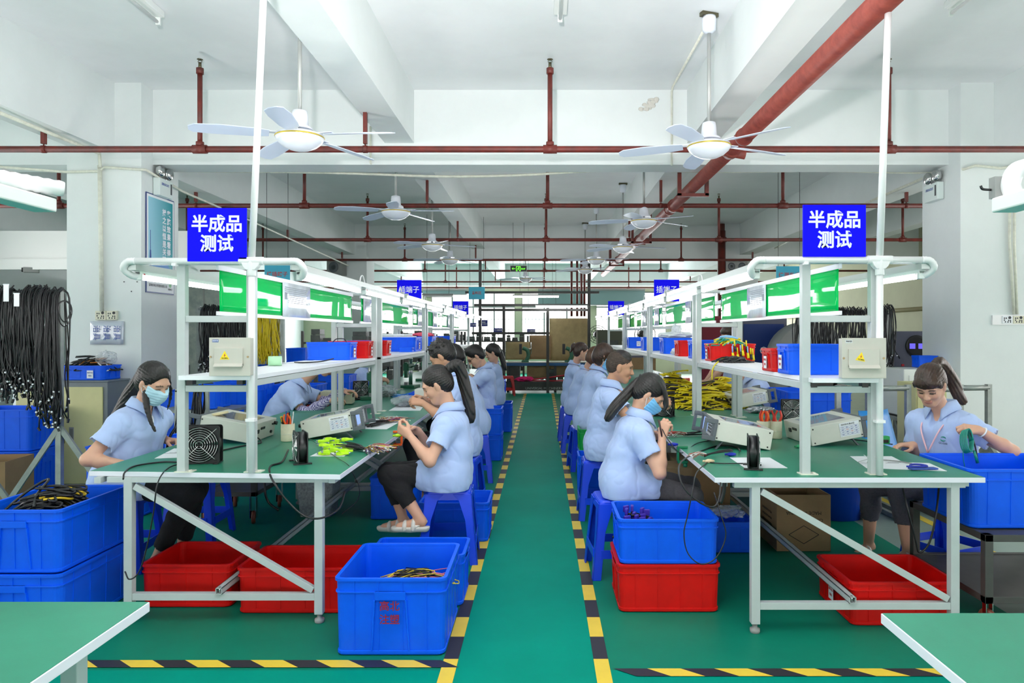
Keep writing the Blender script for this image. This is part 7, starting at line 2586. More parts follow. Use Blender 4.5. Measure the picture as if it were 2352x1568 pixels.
def hank(label, x, y, ztop, zbot, n, seed, m=BLACKC, spread=0.1, ends=True, group='hanging cable hanks', rad=0.0045, depth=0.07, rz=0.0, wave=0.03):
    """one hank: a bunch of cables draped over a bar, both ends hanging with connectors"""
    rnd = random.Random(seed)
    t = thing('cable_hank', label, 'cable hank', (x, y, ztop), rz, group)
    mb, cn, tg = MB(), MB(), MB()
    for i in range(n):
        o = rnd.uniform(-spread, spread)
        for s in (-1, 1):
            L = (ztop - zbot) * rnd.uniform(0.72, 1.0)
            sx = o + rnd.gauss(0, 0.012)
            pts = [Vector((o, 0, 0.035 + rnd.uniform(-0.02, 0.02))), Vector((o + rnd.gauss(0, .006), s * depth * rnd.uniform(0.5, 1), -0.03)), Vector((sx, s * depth * rnd.uniform(0.7, 1.1), -L * 0.4)),
                   Vector((sx + rnd.gauss(0, wave * 0.6), s * depth * rnd.uniform(0.4, 1.0), -L * 0.75)), Vector((sx + rnd.gauss(0, wave), s * depth * rnd.uniform(0.3, 1.0), -L))]
            if s > 0 and rnd.random() < 0.6:
                continue
            mb.tube(spline(pts, 3), rad, 5)
            if ends:
                e = pts[-1]
                cn.obox(e, (0.012, 0.012, 0.03), Matrix.Rotation(rnd.uniform(-0.6, 0.6), 3, 'Y'))
                if rnd.random() < 0.6:
                    tg.obox(e + Vector((rnd.gauss(0, .012), -0.008, rnd.uniform(-0.02, 0.03))), (0.01, 0.008, 0.012), Matrix.Rotation(rnd.uniform(0, 3), 3, 'Y'))
    tag(mb.build('strand', m, t), kind='stuff')
    if ends:
        tag(cn.build('connector', BLACKP, t), kind='stuff')
        tag(tg.build('terminal', PAPER, t), kind='stuff')
    return t


# the big stand of hanging black cables at the left edge
cable_stand('galvanised stand holding the hanging black cables at the left edge', -4.06, 5.45, 0.8, 1.78, 0.0, GALV, None, 0.42)
MB_ = MB()
for i in range(7):
    hank('thick black cable hank, %s from the right on the left edge stand' % ('first', 'second', 'third', 'fourth', 'fifth', 'sixth', 'seventh')[i], -3.70 - 0.125 * i, 5.45, 1.755 + 0.02 * math.sin(i * 2.3), 0.72 + (0.0, 0.16, 0.3, 0.22, 0.34, 0.2, 0.28)[i], 44, 30 + i, spread=0.075, depth=0.085, rad=0.0052, group='black cable hanks on the left edge stand')
for i, (px, py, h) in enumerate(((38, 688, 0.1), (14, 672, 0.13))):
    q = W(px, py, 5.33)
    o = thing('cable_tag', 'white paper tag tied on the black cables at the left edge', 'tag', q, 0.1, 'white tags on the left cable hanks')
    MB().box(-0.018, 0.018, -0.002, 0.002, -h / 2, h / 2).build('tag_sheet', PAPER, o)
    MB().box(-0.02, 0.02, -0.004, 0.004, h / 2 - 0.008, h / 2).build('tape_strip', WBAG, o)
cm = MB()
for r_, dz in ((0.075, 0), (0.06, 0.015)):
    cm.tube([W(148, 720, 5.4) + Vector((0.6 * r_ * math.cos(a) * 1.2, 0.01 * math.sin(2 * a), r_ * math.sin(a) * 1.3 + dz)) for a in [2 * math.pi * j / 28 for j in range(29)]], 0.0045, 6)
tag(cm.build('cable_loop', BLACKC), 'loose black cable loop sticking out from the hanks before the column', 'cable loop')

# grey cabinet with cream doors
t = thing('steel_cabinet', 'grey steel cabinet with two cream doors before the left column', 'cabinet', (-4.50, 6.73, 0))
MB().box(-0.43, 0.43, 0.0, 0.35, 0.03, 1.0).box(-0.44, 0.44, -0.006, 0.355, 1.0, 1.015).box(-0.41, 0.41, 0.03, 0.32, 0, 0.03).build('carcass', CABG, t, bevel=0.003)
for sx, x0, x1 in ((-1, -0.42, -0.002), (1, 0.002, 0.39)):
    d_ = MB().box(x0, x1, -0.014, 0.0, 0.05, 0.955).build('door', CAB, t, bevel=0.003)
    xh = -0.07 if sx < 0 else 0.1
    hd = MB().box(xh - 0.022, xh + 0.022, -0.0155, -0.013, 0.42, 0.58).build('recess_handle', GREYB, d_)
    MB().box(xh - 0.014, xh + 0.014, -0.018, -0.015, 0.435, 0.565).build('pull', mat('pull_dark', (112, 112, 104), 0.4), hd)
ke = MB().lathe([(0.012, 0), (0.012, 0.012)], 10, (0.035, -0.014, 0.505), (0, -1, 0))
ke.box(0.03, 0.045, -0.03, -0.026, 0.43, 0.5).box(0.02, 0.032, -0.032, -0.028, 0.42, 0.49)
ke.build('lock_keys', mat('key_brass', (130, 110, 80), 0.35, metal=0.7), t)
crate_at('blue crate of mixed cables on top of the grey cabinet', -4.58, -4.12, 6.76, 7.06, 1.017, 0.135, BLUE, 'x', 'crates at the left side', ('-y', 0.1))
heap('tangle of mixed cables in the crate on the grey cabinet', 'cable_heap', 'cable heap', (-4.35, 6.91, 1.10), 0.19, 0.11, 0.14, 60, 0.006, [(BLACKC, 0.75), (mat('cable_white', (226, 226, 226), 0.4), 0.15), (mat('wire_orange', (210, 130, 50), 0.4), 0.1)], 41, 0.1)
bag('clear bag with red parts beside the crate on the cabinet', (-4.66, 6.86, 1.016), (0.1, 0.08, 0.05), POLY, 42, mat('dark_red_parts', (130, 30, 50), 0.5))
bag('empty clear bag puffed over the cabinet crate', (-4.18, 6.9, 1.16), (0.09, 0.08, 0.06), POLY, 43)


# ---------------------------------------------------------------- mid distance at the left
SL = 'crates at the left side'
for lab, px0, px1, pyb, Y, z, H in (
        ('blue crate behind the left bench post under the black cables', 410, 492, 880, 6.4, 0.78, 0.2), ('wide blue crate in the upper row behind the left shelf', 590, 680, 850, 8.2, 0.9, 0.2),
        ('green crate in the upper row behind the left shelf', 664, 694, 836, 8.2, 0.93, 0.18), ('blue crate at the end of the upper row behind the left shelf', 655, 700, 808, 8.6, 1.1, 0.18)):
    a, b = W(px0, pyb, Y), W(px1, pyb, Y)
    crate_at(lab, a.x, b.x, Y, Y + 0.38, z, H, GREENP if 'green' in lab else BLUE, 'x', SL)
# a low steel rack that carries those crates
t = thing('storage_rack', 'dark steel rack carrying blue crates behind the left bench', 'rack', (-3.1, 8.1, 0))
for x in (-0.9, 0.0, 0.55):
    for y in (0, 0.5):
        MB().box(x - 0.02, x + 0.02, y - 0.02, y + 0.02, 0, 1.1).build('post', DARKST, t)
for z in (0.9, 0.42):
    MB().box(-0.92, 0.57, -0.02, 0.52, z - 0.03, z - 0.004).build('shelf_board', DARKST, t)
t = thing('storage_rack', 'low steel stand under the crate behind the left bench post', 'rack', (-3.1, 6.6, 0))
for x in (-0.3, 0.3):
    for y in (-0.22, 0.22):
        MB().box(x - 0.02, x + 0.02, y - 0.02, y + 0.02, 0, 0.78).build('post', GALV, t)
MB().box(-0.33, 0.33, -0.25, 0.25, 0.75, 0.776).build('shelf_board', GALV, t)
for i, (x, y, z, H, lab) in enumerate(((-3.4, 5.9, 0.004, 0.55, 'lower tall blue bin behind the left testers'), (-2.55, 7.55, 0.004, 0.46, 'lower blue crate behind the checked oversleeves'), (-2.55, 7.55, 0.466, 0.46, 'upper blue crate behind the checked oversleeves'),
                                     (-2.98, 7.2, 0.004, 0.5, 'lower blue crate of the pair left of the checked oversleeves'), (-2.98, 7.2, 0.506, 0.48, 'upper blue crate of the pair left of the checked oversleeves'),
                                     (-3.5, 7.2, 0.004, 0.46, 'lower blue crate of the pair beside the cabinet'), (-3.5, 7.2, 0.466, 0.42, 'upper blue crate of the pair beside the cabinet'),
                                     (-2.5, 8.6, 0.004, 0.5, 'lower blue crate at the end of the row by the presses'), (-2.5, 8.6, 0.506, 0.46, 'upper blue crate at the end of the row by the presses'))):
    crate_at(lab, x - 0.24, x + 0.24, y - 0.2, y + 0.2, z, H, BLUE, 'x', SL)
crate_at('blue crate behind the masked woman by the left fan', -2.62, -2.3, 4.95, 5.35, 0.50, 0.24, BLUE, 'x', SL)
stool('stool holding up the blue crate behind the masked woman', -2.46, 5.15, 0.0)
cable_stand('tall stand of black cables behind the left rack post', -3.25, 7.75, 0.9, 1.75, 0.0, GALV)
for i in range(5):
    hank('black cable hank, %s from the left behind the left rack post' % ('first', 'second', 'third', 'fourth', 'fifth')[i], -3.6 + 0.11 * i, 7.75, 1.72, 0.98, 22, 60 + i, spread=0.06, depth=0.08, rad=0.005, group='black cable hanks behind the left rack')
for i in range(3):
    hank('bright yellow cable hank, %s from the left behind the left distribution box' % ('first', 'second', 'third')[i], -3.08 + 0.09 * i, 7.75, 1.70 - 0.03 * (i == 2), 1.12, 26, 70 + i, m=mat('cable_mustard', (206, 180, 10), 0.5), spread=0.05, ends=False, depth=0.06, rad=0.0055, group='yellow cable hanks behind the left rack')
hank('black cables looped over the low stand behind the left tester', -2.80, 5.75, 1.0, 0.45, 24, 80, spread=0.09, ends=False, rad=0.006)
t = thing('storage_rack', 'thin stand under the looped black cables behind the left tester', 'rack', (-2.80, 5.75, 0))
for sx in (-1, 1):
    MB().bar((sx * 0.14, 0, 0), (sx * 0.12, 0, 1.0), 0.025).build('post', GALV, t)
    MB().bar((sx * 0.14, -0.15, 0.01), (sx * 0.14, 0.15, 0.01), 0.025).build('foot_bar', GALV, t)
MB().bar((-0.13, 0, 1.0), (0.13, 0, 1.0), 0.025).build('hanger_bar', GALV, t)


def shelf_rack(label, x, y, w, d, h, nsh, m, stuff, seed, rz=0.0):
    t = thing('storage_rack', label, 'rack', (x, y, 0), rz, None)
    for sx in (-1, 1):
        for sy in (-1, 1):
            MB().box(sx * w / 2 - 0.02, sx * w / 2 + 0.02, sy * d / 2 - 0.02, sy * d / 2 + 0.02, 0, h).build('post', m, t)
    zs = [0.12 + (h - 0.3) * i / (nsh - 1) for i in range(nsh)]
    for z in zs:
        MB().box(-w / 2, w / 2, -d / 2, d / 2, z - 0.03, z).build('shelf_board', m, t)
    return t, zs


# racks of dark mould blocks in the back left
BLK = mat('mould_steel', (84, 88, 86), 0.5, metal=0.3, vary=0.2, vscale=8)
rnd = random.Random(77)
for n, (x, y, w, h, lab) in enumerate(((-3.15, 12.0, 1.5, 1.5, 'mould rack behind the left benches, nearest'), (-2.4, 14.6, 1.6, 1.5, 'mould rack behind the left benches, second'), (-1.7, 19.5, 2.4, 1.45, 'mould rack with blue plates'), (-3.9, 19.5, 1.8, 1.45, 'mould rack at the far left before the windows'), (0.3, 20.2, 1.4, 1.4, 'mould rack behind the cardboard sheets'))):
    t, zs = shelf_rack(lab, x, y, w, 0.6, h, 4, DARKST, True, n)
    j = 0
    for z in zs:
        xx = x - w / 2 + 0.1
        while xx < x + w / 2 - 0.1:
            ww, hh = rnd.uniform(0.12, 0.26), rnd.uniform(0.06, 0.22)
            if rnd.random() < 0.8:
                o = thing('mould_block', 'grey steel mould block on the %s' % lab.replace('behind', 'beyond'), 'mould block', (xx + ww / 2, y - 0.1, z), 0, 'mould blocks on the ' + lab)
                MB().box(-ww / 2 + 0.01, ww / 2 - 0.01, -0.14, 0.14, 0, hh * 0.55).build('lower_half', BLK, o, bevel=0.004)
                MB().box(-ww / 2 + 0.015, ww / 2 - 0.015, -0.13, 0.13, hh * 0.57, hh).build('upper_half', BLK, o, bevel=0.004)
                j += 1
            xx += ww + 0.02
for lab, px, py, Y, w, lines in (('blue mould rack plate at the left of the back rack', 1087, 746, 19.3, 0.16, ['十五模']), ('tall blue mould rack plate on the back rack', 1109, 742, 19.35, 0.25, ['十六模具架', 'B20-C001']), ('blue mould rack plate in the middle of the back rack', 1144, 758, 19.3, 0.23, ['十八模具架']), ('blue mould rack plate at the right of the back rack', 1220, 760, 20.0, 0.23, ['十九模具架'])):
    q = W(px, py, Y)
    s_ = sign(lab, q.x, Y, q.z, w, 0.11 if len(lines) == 1 else 0.17, lines, 0.04, m=mat('plate_blue', (30, 40, 130), 0.4), bold=0.0005, width=w * 0.9, grp='blue mould rack plates')
    MB().tube([(0, 0.008, 1.27 - q.z if Y < 19.9 else 1.22 - q.z), (0, 0.008, 0)], 0.008, 6).build('mounting_rod', DARKST, s_)

# ---------------------------------------------------------------- mid distance at the right
cable_stand('tall stand of black cables behind the right bench', 3.33, 7.9, 0.98, 1.72, 0.0, GALV)
for i in range(8):
    hank('black cable hank, %s from the left behind the right distribution box' % ('first', 'second', 'third', 'fourth', 'fifth', 'sixth', 'seventh', 'eighth')[i], 2.84 + 0.135 * i, 7.9, 1.70 + 0.03 * (i == 7), 1.05, 18, 90 + i, spread=0.07, depth=0.09, rad=0.005, group='black cable hanks behind the right rack')
MW = mat('machine_white', (222, 226, 222), 0.4)
MG = mat('machine_grey', (92, 94, 112), 0.45)


def machine(label, x, y, w, d, h, z, parts, rz=0.0, m=MW, name='bench_machine'):
    t = thing(name, label, 'machine', (x, y, z), rz)
    MB().box(-w / 2, w / 2, -d / 2, d / 2, 0.01, h).build('housing', m, t, bevel=0.01)
    MB().box(-w / 2 + 0.02, w / 2 - 0.02, -d / 2 + 0.02, d / 2 - 0.02, 0, 0.012).build('foot_plate', DARKST, t)
    for nm, x0, x1, z0, z1, mm in parts:
        MB().box(x0, x1, -d / 2 - 0.012, -d / 2 + 0.002, z0, z1).build(nm, mm, t, bevel=0.003)
    return t


t = trolley('grey machine table behind the woman at the right', 4.4, 8.3, 0, 1.0, 0.7, 0.86, 0.2, m=GALV, wheel=False)
machine('white wire machine with a dark window at the right', 4.12, 8.2, 0.42, 0.5, 0.2, 0.862, [('side_window', -0.18, -0.1, 0.05, 0.15, MG), ('lid', -0.06, 0.19, 0.03, 0.18, MW)])
machine('white wire machine partly behind the right column', 4.53, 8.2, 0.34, 0.5, 0.2, 0.862, [('black_window', -0.12, 0.12, 0.04, 0.16, BLACKP)])
t = machine('grey machine head with a round violet display at the right', 4.27, 8.35, 0.5, 0.3, 0.42, 1.063, [('red_button', -0.17, -0.14, 0.02, 0.045, INKR)], m=MG)
MB().lathe([(0.125, 0), (0.125, 0.012), (0.1, 0.016)], 28, (0.0, -0.15, 0.25), (0, -1, 0)).build('round_display', BLACKP, t)
for sx in (-1, 1):
    MB().box(sx * 0.05 - 0.032, sx * 0.05 + 0.032, -0.168, -0.165, 0.22, 0.28).build('glow_window', mat('violet_glow', (110, 100, 230), 0.3, emit=0.8), t)
machine('white machine base with a latch behind the woman at the right', 3.85, 7.4, 0.5, 0.5, 0.48, 0.62, [('door', -0.2, 0.2, 0.05, 0.42, MW), ('latch', -0.17, -0.13, 0.18, 0.25, BLACKP)])
t = trolley('low grey table under the white machine at the right', 3.85, 7.4, 0, 0.6, 0.6, 0.618, 0.2, m=GALV, wheel=False)
crate_at('blue crate on the white machine behind the woman at the right', 3.9, 4.1, 7.42, 7.6, 1.105, 0.12, BLUE, 'x', 'crates at the right side')
t = thing('steel_cabinet', 'cream cabinet edge behind the woman at the right', 'cabinet', (3.55, 6.55, 0))
MB().box(-0.14, 0.14, 0, 0.35, 0, 1.0).build('carcass', CAB, t, bevel=0.004)
MB().box(-0.13, 0.13, -0.012, 0.0, 0.04, 0.96).build('door', CAB, t, bevel=0.003)
MB().box(-0.01, 0.01, -0.02, -0.012, 0.45, 0.6).build('handle', GREYB, t)
# tangle of grey frame stands seen under the right shelf
rnd = random.Random(5)
for i in range(4):
    cable_stand('bare grey frame stand, %s in the cluster behind the right bench' % ('first', 'second', 'third', 'fourth', 'fifth')[i], 2.62 + 0.36 * i, (6.05, 6.1, 6.0, 6.15)[i], 0.26, 1.02, rnd.uniform(-0.12, 0.12), GALV, 'bare frame stands')
t = thing('plastic_chair', 'sky blue plastic chair behind the right bench end', 'chair', (2.72, 5.35, 0), 0.5)
SKYB = mat('chair_sky', (30, 130, 206), 0.4)
MB().loft([rrect(0.4, 0.38, 0.05, 0.42), rrect(0.42, 0.4, 0.05, 0.45)]).build('seat', SKYB, t, bevel=0.006)
bk = MB()
bk.grid(9, 7, lambda u, v: Vector(((u - 0.5) * (0.42 - 0.08 * v), 0.19 + 0.1 * v - 0.05 * math.sin(math.pi * u), 0.44 + 0.42 * v)))
bk.build('backrest', SKYB, t, solid=0.01)
for sx in (-1, 1):
    for sy in (-1, 1):
        MB().tube([(sx * 0.17, sy * 0.16, 0.43), (sx * 0.2, sy * 0.2, 0.0)], [0.022, 0.016], 8).build('leg', SKYB, t)
t = machine('dark blue machine door with white lettering behind the right racks', 3.3, 11.0, 0.7, 0.6, 1.7, 0, [('panel', -0.3, 0.3, 0.3, 1.6, mat('machine_navy', (24, 52, 120), 0.4))], m=MG, name='floor_machine')
text('OK', 0.16, SIGNW, t, (0.05, -0.315, 1.2))
t = thing('belt_guard', 'rounded grey machine cover behind the right racks', 'machine', (3.75, 10.2, 0))
MB().lathe([(0.5, -0.2), (0.52, -0.18), (0.52, 0.18), (0.5, 0.2)], 36, (0, 0, 1.1), (0, 1, 0)).box(-0.5, 0.5, -0.2, 0.2, 0, 1.1).build('cover', GREYB, t)
MB().box(-0.3, 0.3, -0.215, -0.2, 0.3, 0.9).build('hatch', DARKST, t)
t = thing('steel_locker', 'maroon locker standing behind the right racks', 'locker', (2.95, 12.2, 0))
MB().box(-0.3, 0.3, -0.25, 0.25, 0, 1.75).build('carcass', mat('locker_maroon', (128, 34, 50), 0.5), t, bevel=0.006)
MB().box(-0.28, 0.28, -0.262, -0.25, 0.05, 1.7).build('door', mat('locker_maroon', (128, 34, 50), 0.5), t, bevel=0.004)
t = thing('wall_speaker', 'grey loudspeaker high on the far left column', 'loudspeaker', (W(772, 614, 16.0).x, 16.05, W(772, 614, 16.0).z), -0.25)
MB().box(-0.17, 0.17, -0.14, 0.14, -0.18, 0.18).build('cabinet', GREYB, t, bevel=0.008)
MB().lathe([(0.12, 0), (0.11, 0.01), (0.05, 0.0)], 24, (0, -0.14, 0), (0, -1, 0)).build('cone', INSTRD, t)
t = thing('wall_speaker', 'round faced grey speaker by the right standpipe', 'loudspeaker', (W(1690, 610, 16.0).x, 16.05, W(1690, 612, 16.0).z), 0.1)
MB().box(-0.25, 0.25, -0.1, 0.1, -0.11, 0.11).build('cabinet', GREYB, t, bevel=0.008)
for sx in (-1, 1):
    MB().lathe([(0.085, 0), (0.07, 0.012), (0.03, 0.0)], 20, (sx * 0.12, -0.1, 0), (0, -1, 0)).build('cone', INSTRD, t)

# left far aisle shelf slice beside the column
t, zs = shelf_rack('white shelf with green and blue boxes beside the left column', -5.75, 8.6, 0.8, 0.4, 1.75, 4, SHELF, True, 5)
crate_at('green box on the white shelf beside the left column', -5.6, -5.36, 8.45, 8.75, zs[2] + 0.001, 0.25, GREENP, 'x', SL)
crate_at('blue box on the white shelf beside the left column', -5.6, -5.36, 8.45, 8.75, zs[1] + 0.001, 0.2, BLUE, 'x', SL)
crate_at('blue crate on the floor behind the hanging cables', -5.05, -4.45, 6.25, 6.65, 0.004, 0.42, BLUE, 'x', SL)
crate_at('second blue crate stacked on the floor crate behind the hanging cables', -5.05, -4.45, 6.25, 6.65, 0.43, 0.36, BLUE, 'x', SL)
# camera and ducts in the far left bay
t = thing('security_camera', 'grey security camera under the duct in the far left bay', 'camera', W(72, 620, 10.93), 0.5)
MB().box(-0.1, 0.1, -0.045, 0.045, -0.04, 0.04).build('housing', GREYB, t, bevel=0.008)
MB().lathe([(0.034, 0), (0.034, 0.02)], 14, (-0.1, 0, 0), (-1, 0, 0)).build('lens', BLACKP, t)
MB().tube([(0.04, 0, 0.03), (0.06, 0, 0.16)], 0.02, 8).build('bracket', GREYB, t)
q = W(75, 575, 11.0)
t = thing('air_duct', 'white boxed air duct crossing the far left bay', 'duct', (-7.0, 11.0, q.z))
MB().box(-1.7, 1.75, 0, 0.5, -0.14, 0.3).build('duct_body', BATTEN, t)
MB().box(-1.7, 0.7, -0.1, 0.0, -0.3, -0.14).build('lower_step', BATTEN, t)
bw = MB().box(-8.78, -5.0, 13.6, 13.7, 0, 2.42)
tag(bw.build('partition_wall', PANELW), kind='structure')
for i in range(7):
    x = -8.6 + 0.55 * i
    struct(MB().box(x - 0.01, x + 0.01, 13.59, 13.6, 0, 2.42), 'partition_trim_%d' % (i + 1), GREYB)

# ---------------------------------------------------------------- the far end: vice bench and cardboard
Yb = 17.9
k_ = FPX / Yb
zt = W(0, 832, Yb).z
t = thing('vice_bench', 'long blue edged steel bench with vices at the end of the aisle', 'bench', (0.05, Yb, 0))
MB().box(-0.95, 1.5, 0, 0.75, zt - 0.03, zt).build('bench_top', mat('bench_grey_top', (170, 166, 150), 0.5), t)
MB().box(-0.96, 1.51, -0.01, 0.0, zt - 0.085, zt - 0.012).build('front_edge', mat('bench_blue_edge', (50, 96, 150), 0.5), t)
for x in (-0.9, 0.28, 1.45):
    for y in (0.05, 0.7):
        MB().box(x - 0.03, x + 0.03, y - 0.03, y + 0.03, 0, zt - 0.03).build('leg', DARKST, t)
MB().box(-0.95, 1.5, -0.05, 0.7, 0.2, 0.27).build('lower_shelf', mat('shelf_dark', (72, 66, 56), 0.6), t)
MB().box(-0.95, 1.5, -0.06, -0.05, 0.05, 0.27).build('kick_panel', DARKST, t)
text('UNIVERSAL MACHINERY MILL', 0.085, mat('faded_white', (190, 190, 186), 0.6), t, (0.1, -0.062, 0.10))
for lab, px0, px1, py0, py1, Y in (('brown cardboard sheet hanging at the left behind the vice bench', 1161, 1217, 785, 826, 18.5), ('tan cardboard sheet in the middle behind the vice bench', 1216, 1266, 770, 825, 18.5), ('tallest weathered cardboard sheet with bright holes behind the vice bench', 1262, 1356, 731, 828, 18.55),
                              ('brown cardboard sheet hung under the vice bench top, left', 1211, 1262, 836, 868, 18.15), ('brown cardboard sheet hung under the vice bench top, right', 1262, 1310, 837, 866, 18.17)):
    a, b = W(px0, py0, Y), W(px1, py1, Y)
    mb = MB()
    w_, h_ = b.x - a.x, a.z - b.z
    mb.grid(12, 8, lambda u, v: Vector(((u - 0.5) * w_, 0.012 * math.sin(5 * u + 3 * v), v * h_)))
    tag(mb.build('cardboard_sheet', CARDD if 'weather' in lab or 'brown' in lab else CARD, None, ((a.x + b.x) / 2, Y, b.z), solid=0.006), lab, 'cardboard sheet', 'cardboard sheets at the aisle end')
GV = mat('vice_green', (60, 116, 92), 0.45)
for lab, px in (('green bench vice at the left on the vice bench', 1205), ('green bench vice at the right on the vice bench', 1305)):
    t = thing('bench_vice', lab, 'vice', (W(px, 830, Yb).x, Yb + 0.15, zt), 0, 'bench vices')
    MB().box(-0.08, 0.1, -0.08, 0.08, 0, 0.05).build('base', GV, t, bevel=0.01)
    MB().tube(spline([(0.04, 0, 0.04), (0.09, 0, 0.16), (0.06, 0, 0.3), (-0.05, 0, 0.36)], 5), [0.05] * 16, 10).build('body', GV, t)
    MB().box(-0.14, -0.07, -0.04, 0.04, 0.2, 0.46).build('jaw', BLACKP, t, bevel=0.006)
    MB().tube([(0.1, 0, 0.33), (0.16, 0, 0.33)], 0.02, 8).tube([(0.16, 0, 0.2), (0.16, 0, 0.5)], 0.012, 8).build('screw_handle', CHROME, t)
stool('red plastic stool at the end of the aisle left', W(1165, 860, 17.0).x, 17.0, 0.1, m=mat('stool_red', (206, 30, 36), 0.4))
_sr = None
cord('red tube lying on the lower shelf of the vice bench', [(-0.55, 17.85, 0.29), (0.1, 17.84, 0.36), (0.75, 17.83, 0.46)], 0.02, mat('tube_red', (190, 30, 50), 0.4), 'tube', name='red_tube')
cord('second red tube lying lower on the vice bench shelf', [(-0.4, 17.86, 0.29), (0.3, 17.85, 0.29), (0.9, 17.84, 0.30)], 0.02, mat('tube_red', (190, 30, 50), 0.4), 'tube', name='red_tube')
bag('magenta cloth bundle on the vice bench shelf', (-0.42, 17.9, 0.27), (0.22, 0.12, 0.06), mat('cloth_magenta', (226, 20, 110), 0.7), 51, name='cloth')
for i, (x, w, h) in enumerate(((-0.7, 0.3, 0.45), (0.25, 0.22, 0.3), (0.8, 0.28, 0.34), (1.2, 0.3, 0.4))):
    o = thing('steel_block', 'grey machine block on the lower vice bench shelf, %s from the left' % ('first', 'second', 'third', 'fourth')[i], 'block', (x, 18.1, 0.272), 0, 'blocks on the vice bench shelf')
    MB().box(-w / 2, w / 2, -0.12, 0.12, 0, h).build('body', BLK, o, bevel=0.01)
    MB().box(-w * 0.3, w * 0.3, -0.135, -0.12, h * 0.3, h * 0.7).build('face_plate', DARKST, o)

# steel angle frame with strip lamps around the vice bench
t = thing('angle_frame', 'dark slotted steel frame around the far vice bench', 'frame', (0, Yb - 0.13, 0))
for px, z1 in ((1104, CZ), (1352, CZ), (1158, 2.2), (1258, 2.2)):
    x = W(px, 800, Yb).x
    MB().box(x - 0.035, x + 0.035, -0.035, 0.035, 0.0, z1).build('post', DARKST, t)
for py, px0, px1 in ((672, 1070, 1375), (701, 1090, 1352), (712, 1100, 1352), (765, 1085, 1262)):
    a, b = W(px0, py, Yb), W(px1, py, Yb)
    MB().box(a.x, b.x, -0.025, 0.025, a.z - 0.03, a.z + 0.03).build('rail', DARKST, t)
for i, px in enumerate((1314, 1327, 1337, 1344)):
    x = W(px, 700, Yb).x
    o = MB().tube([(x, Yb + 0.3, 1.9), (x, Yb + 0.3, CZ)], 0.03, 8)
    tag(o.build('drop_pipe', PIPE), 'dark vertical pipe, %s from the left in the cluster above the cardboard' % ('first', 'second', 'third', 'fourth')[i], 'pipe', 'vertical pipes above the cardboard')
for lab, px0, px1, py, Y in (('lit strip lamp hung high over the left of the vice bench', 1178, 1285, 681, 17.5), ('bright lit strip lamp over the middle of the vice bench', 1229, 1350, 704, 17.6), ('thin lit strip lamp beneath the rail over the vice bench', 1200, 1290, 715, 18.0), ('dark hooded strip lamp left above the windows', 970, 1042, 680, 14.9)):
    a, b = W(px0, py, Y), W(px1, py, Y)
    t = thing('strip_lamp', lab, 'strip lamp', ((a.x + b.x) / 2, Y, a.z), 0, 'strip lamps near the vice bench')
    L2 = (b.x - a.x) / 2
    MB().box(-L2, L2, -0.05, 0.05, 0.02, 0.05).build('hood', GREYB, t)
    MB().tube([(-L2 + 0.02, -0.01, 0.0), (L2 - 0.02, -0.01, 0.0)], 0.02, 8).build('tube', BATTEN if 'hooded' in lab else TUBE, t)
    MB().tube([(-L2 * 0.7, 0, 0.05), (-L2 * 0.7, 0, CZ - a.z)], 0.004, 5).tube([(L2 * 0.7, 0, 0.05), (L2 * 0.7, 0, CZ - a.z)], 0.004, 5).each('hanging_wire', DARKST, t)
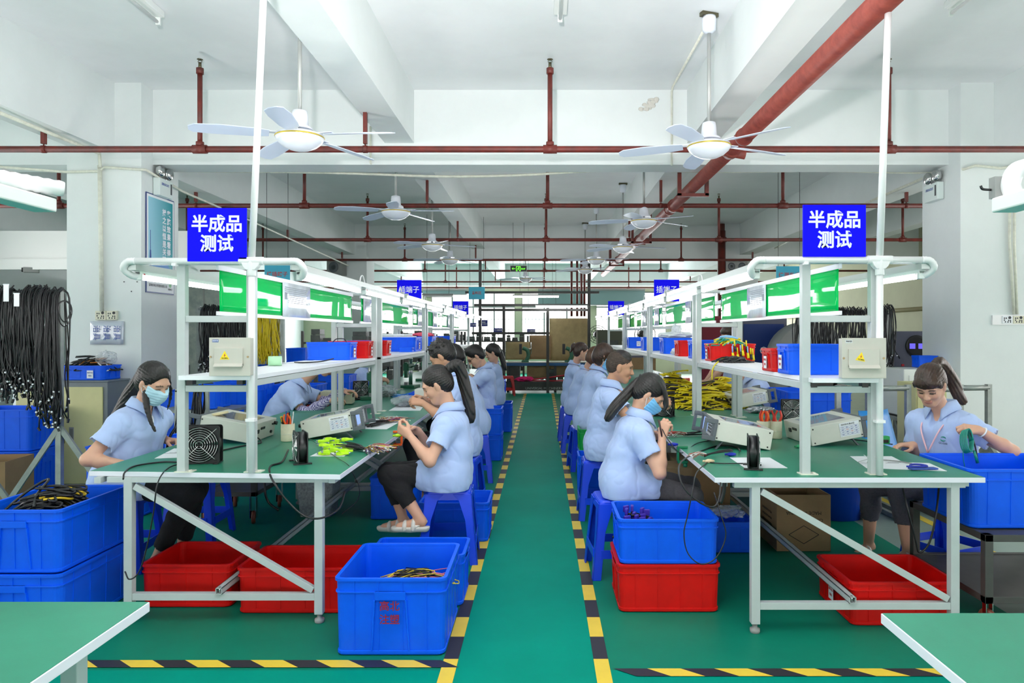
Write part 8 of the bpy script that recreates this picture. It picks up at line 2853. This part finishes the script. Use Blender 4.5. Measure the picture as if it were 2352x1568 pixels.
# roller blinds over parts of the back windows
BLD = mat('grey_blind', (112, 136, 138), 0.7)
for i, (px0, px1, py0, py1) in enumerate(((1236, 1345, 664, 702), (1356, 1482, 664, 700), (970, 1072, 664, 676))):
    a, b = W(px0, py0, 26.2), W(px1, py1, 26.2)
    t = thing('roller_blind', 'grey blind panel across the %s upper back window' % ('middle', 'right', 'left')[i], 'blind', ((a.x + b.x) / 2, 26.3, b.z))
    MB().box(-(b.x - a.x) / 2, (b.x - a.x) / 2, -0.01, 0.01, 0, a.z - b.z).build('fabric', BLD, t)
    MB().tube([(-(b.x - a.x) / 2, 0, 0), ((b.x - a.x) / 2, 0, 0)], 0.02, 8).build('bottom_bar', GREYB, t)
    MB().box(-(b.x - a.x) / 2, (b.x - a.x) / 2, -0.03, 0.2, a.z - b.z - 0.04, a.z - b.z + 0.03).build('headrail', GREYB, t)
# standing workshop fan and shapes at the far right
for i, (px, Y) in enumerate(((1372, 19.2), (1478, 16.0))):
    q = W(px, 768, Y)
    t = thing('pedestal_fan', 'dark round pedestal fan silhouetted at the %s of the right back windows' % ('left', 'right')[i], 'pedestal fan', (q.x, Y, 0), 0.2 * i, 'pedestal fans before the back windows')
    MB().lathe([(0.3, 0), (0.3, 0.03), (0.03, 0.06)], 20).build('base', DARKST, t)
    MB().tube([(0, 0, 0.05), (0, 0, q.z)], 0.025, 8).build('pole', DARKST, t)
    g = MB()
    for r_ in (0.06, 0.12, 0.18, 0.24):
        g.tube([(r_ * math.cos(a), -0.1, q.z + r_ * math.sin(a)) for a in [2 * math.pi * j / 24 for j in range(25)]], 0.008, 5)
    for j in range(12):
        a = 2 * math.pi * j / 12
        g.tube([(0, -0.1, q.z), (0.24 * math.cos(a), -0.1, q.z + 0.24 * math.sin(a))], 0.006, 4)
    g.build('cage', DARKST, t)
    MB().lathe([(0.08, -0.1), (0.1, 0.1)], 16, (0, 0, q.z), (0, 1, 0)).build('motor', BLACKP, t)
t = machine('dark workshop machine silhouetted by the right back windows', W(1400, 800, 17.5).x, 17.6, 0.6, 0.5, 1.55, 0, [('panel', -0.2, 0.2, 0.9, 1.3, BLK)], m=mat('machine_olive', (90, 92, 76), 0.6), name='floor_machine')
t = machine('grey machine with a red lamp beyond the right racks', W(1460, 800, 15.2).x, 15.3, 0.5, 0.5, 1.3, 0, [('red_lamp', -0.05, 0.0, 1.1, 1.15, INKR), ('panel', -0.2, 0.2, 0.6, 1.0, MG)], name='floor_machine')
carton('tan cardboard box standing beyond the crew cut man', 1.95, 15.0, 0.8, 0.3, 0.95, 0.0, False, marks=False)
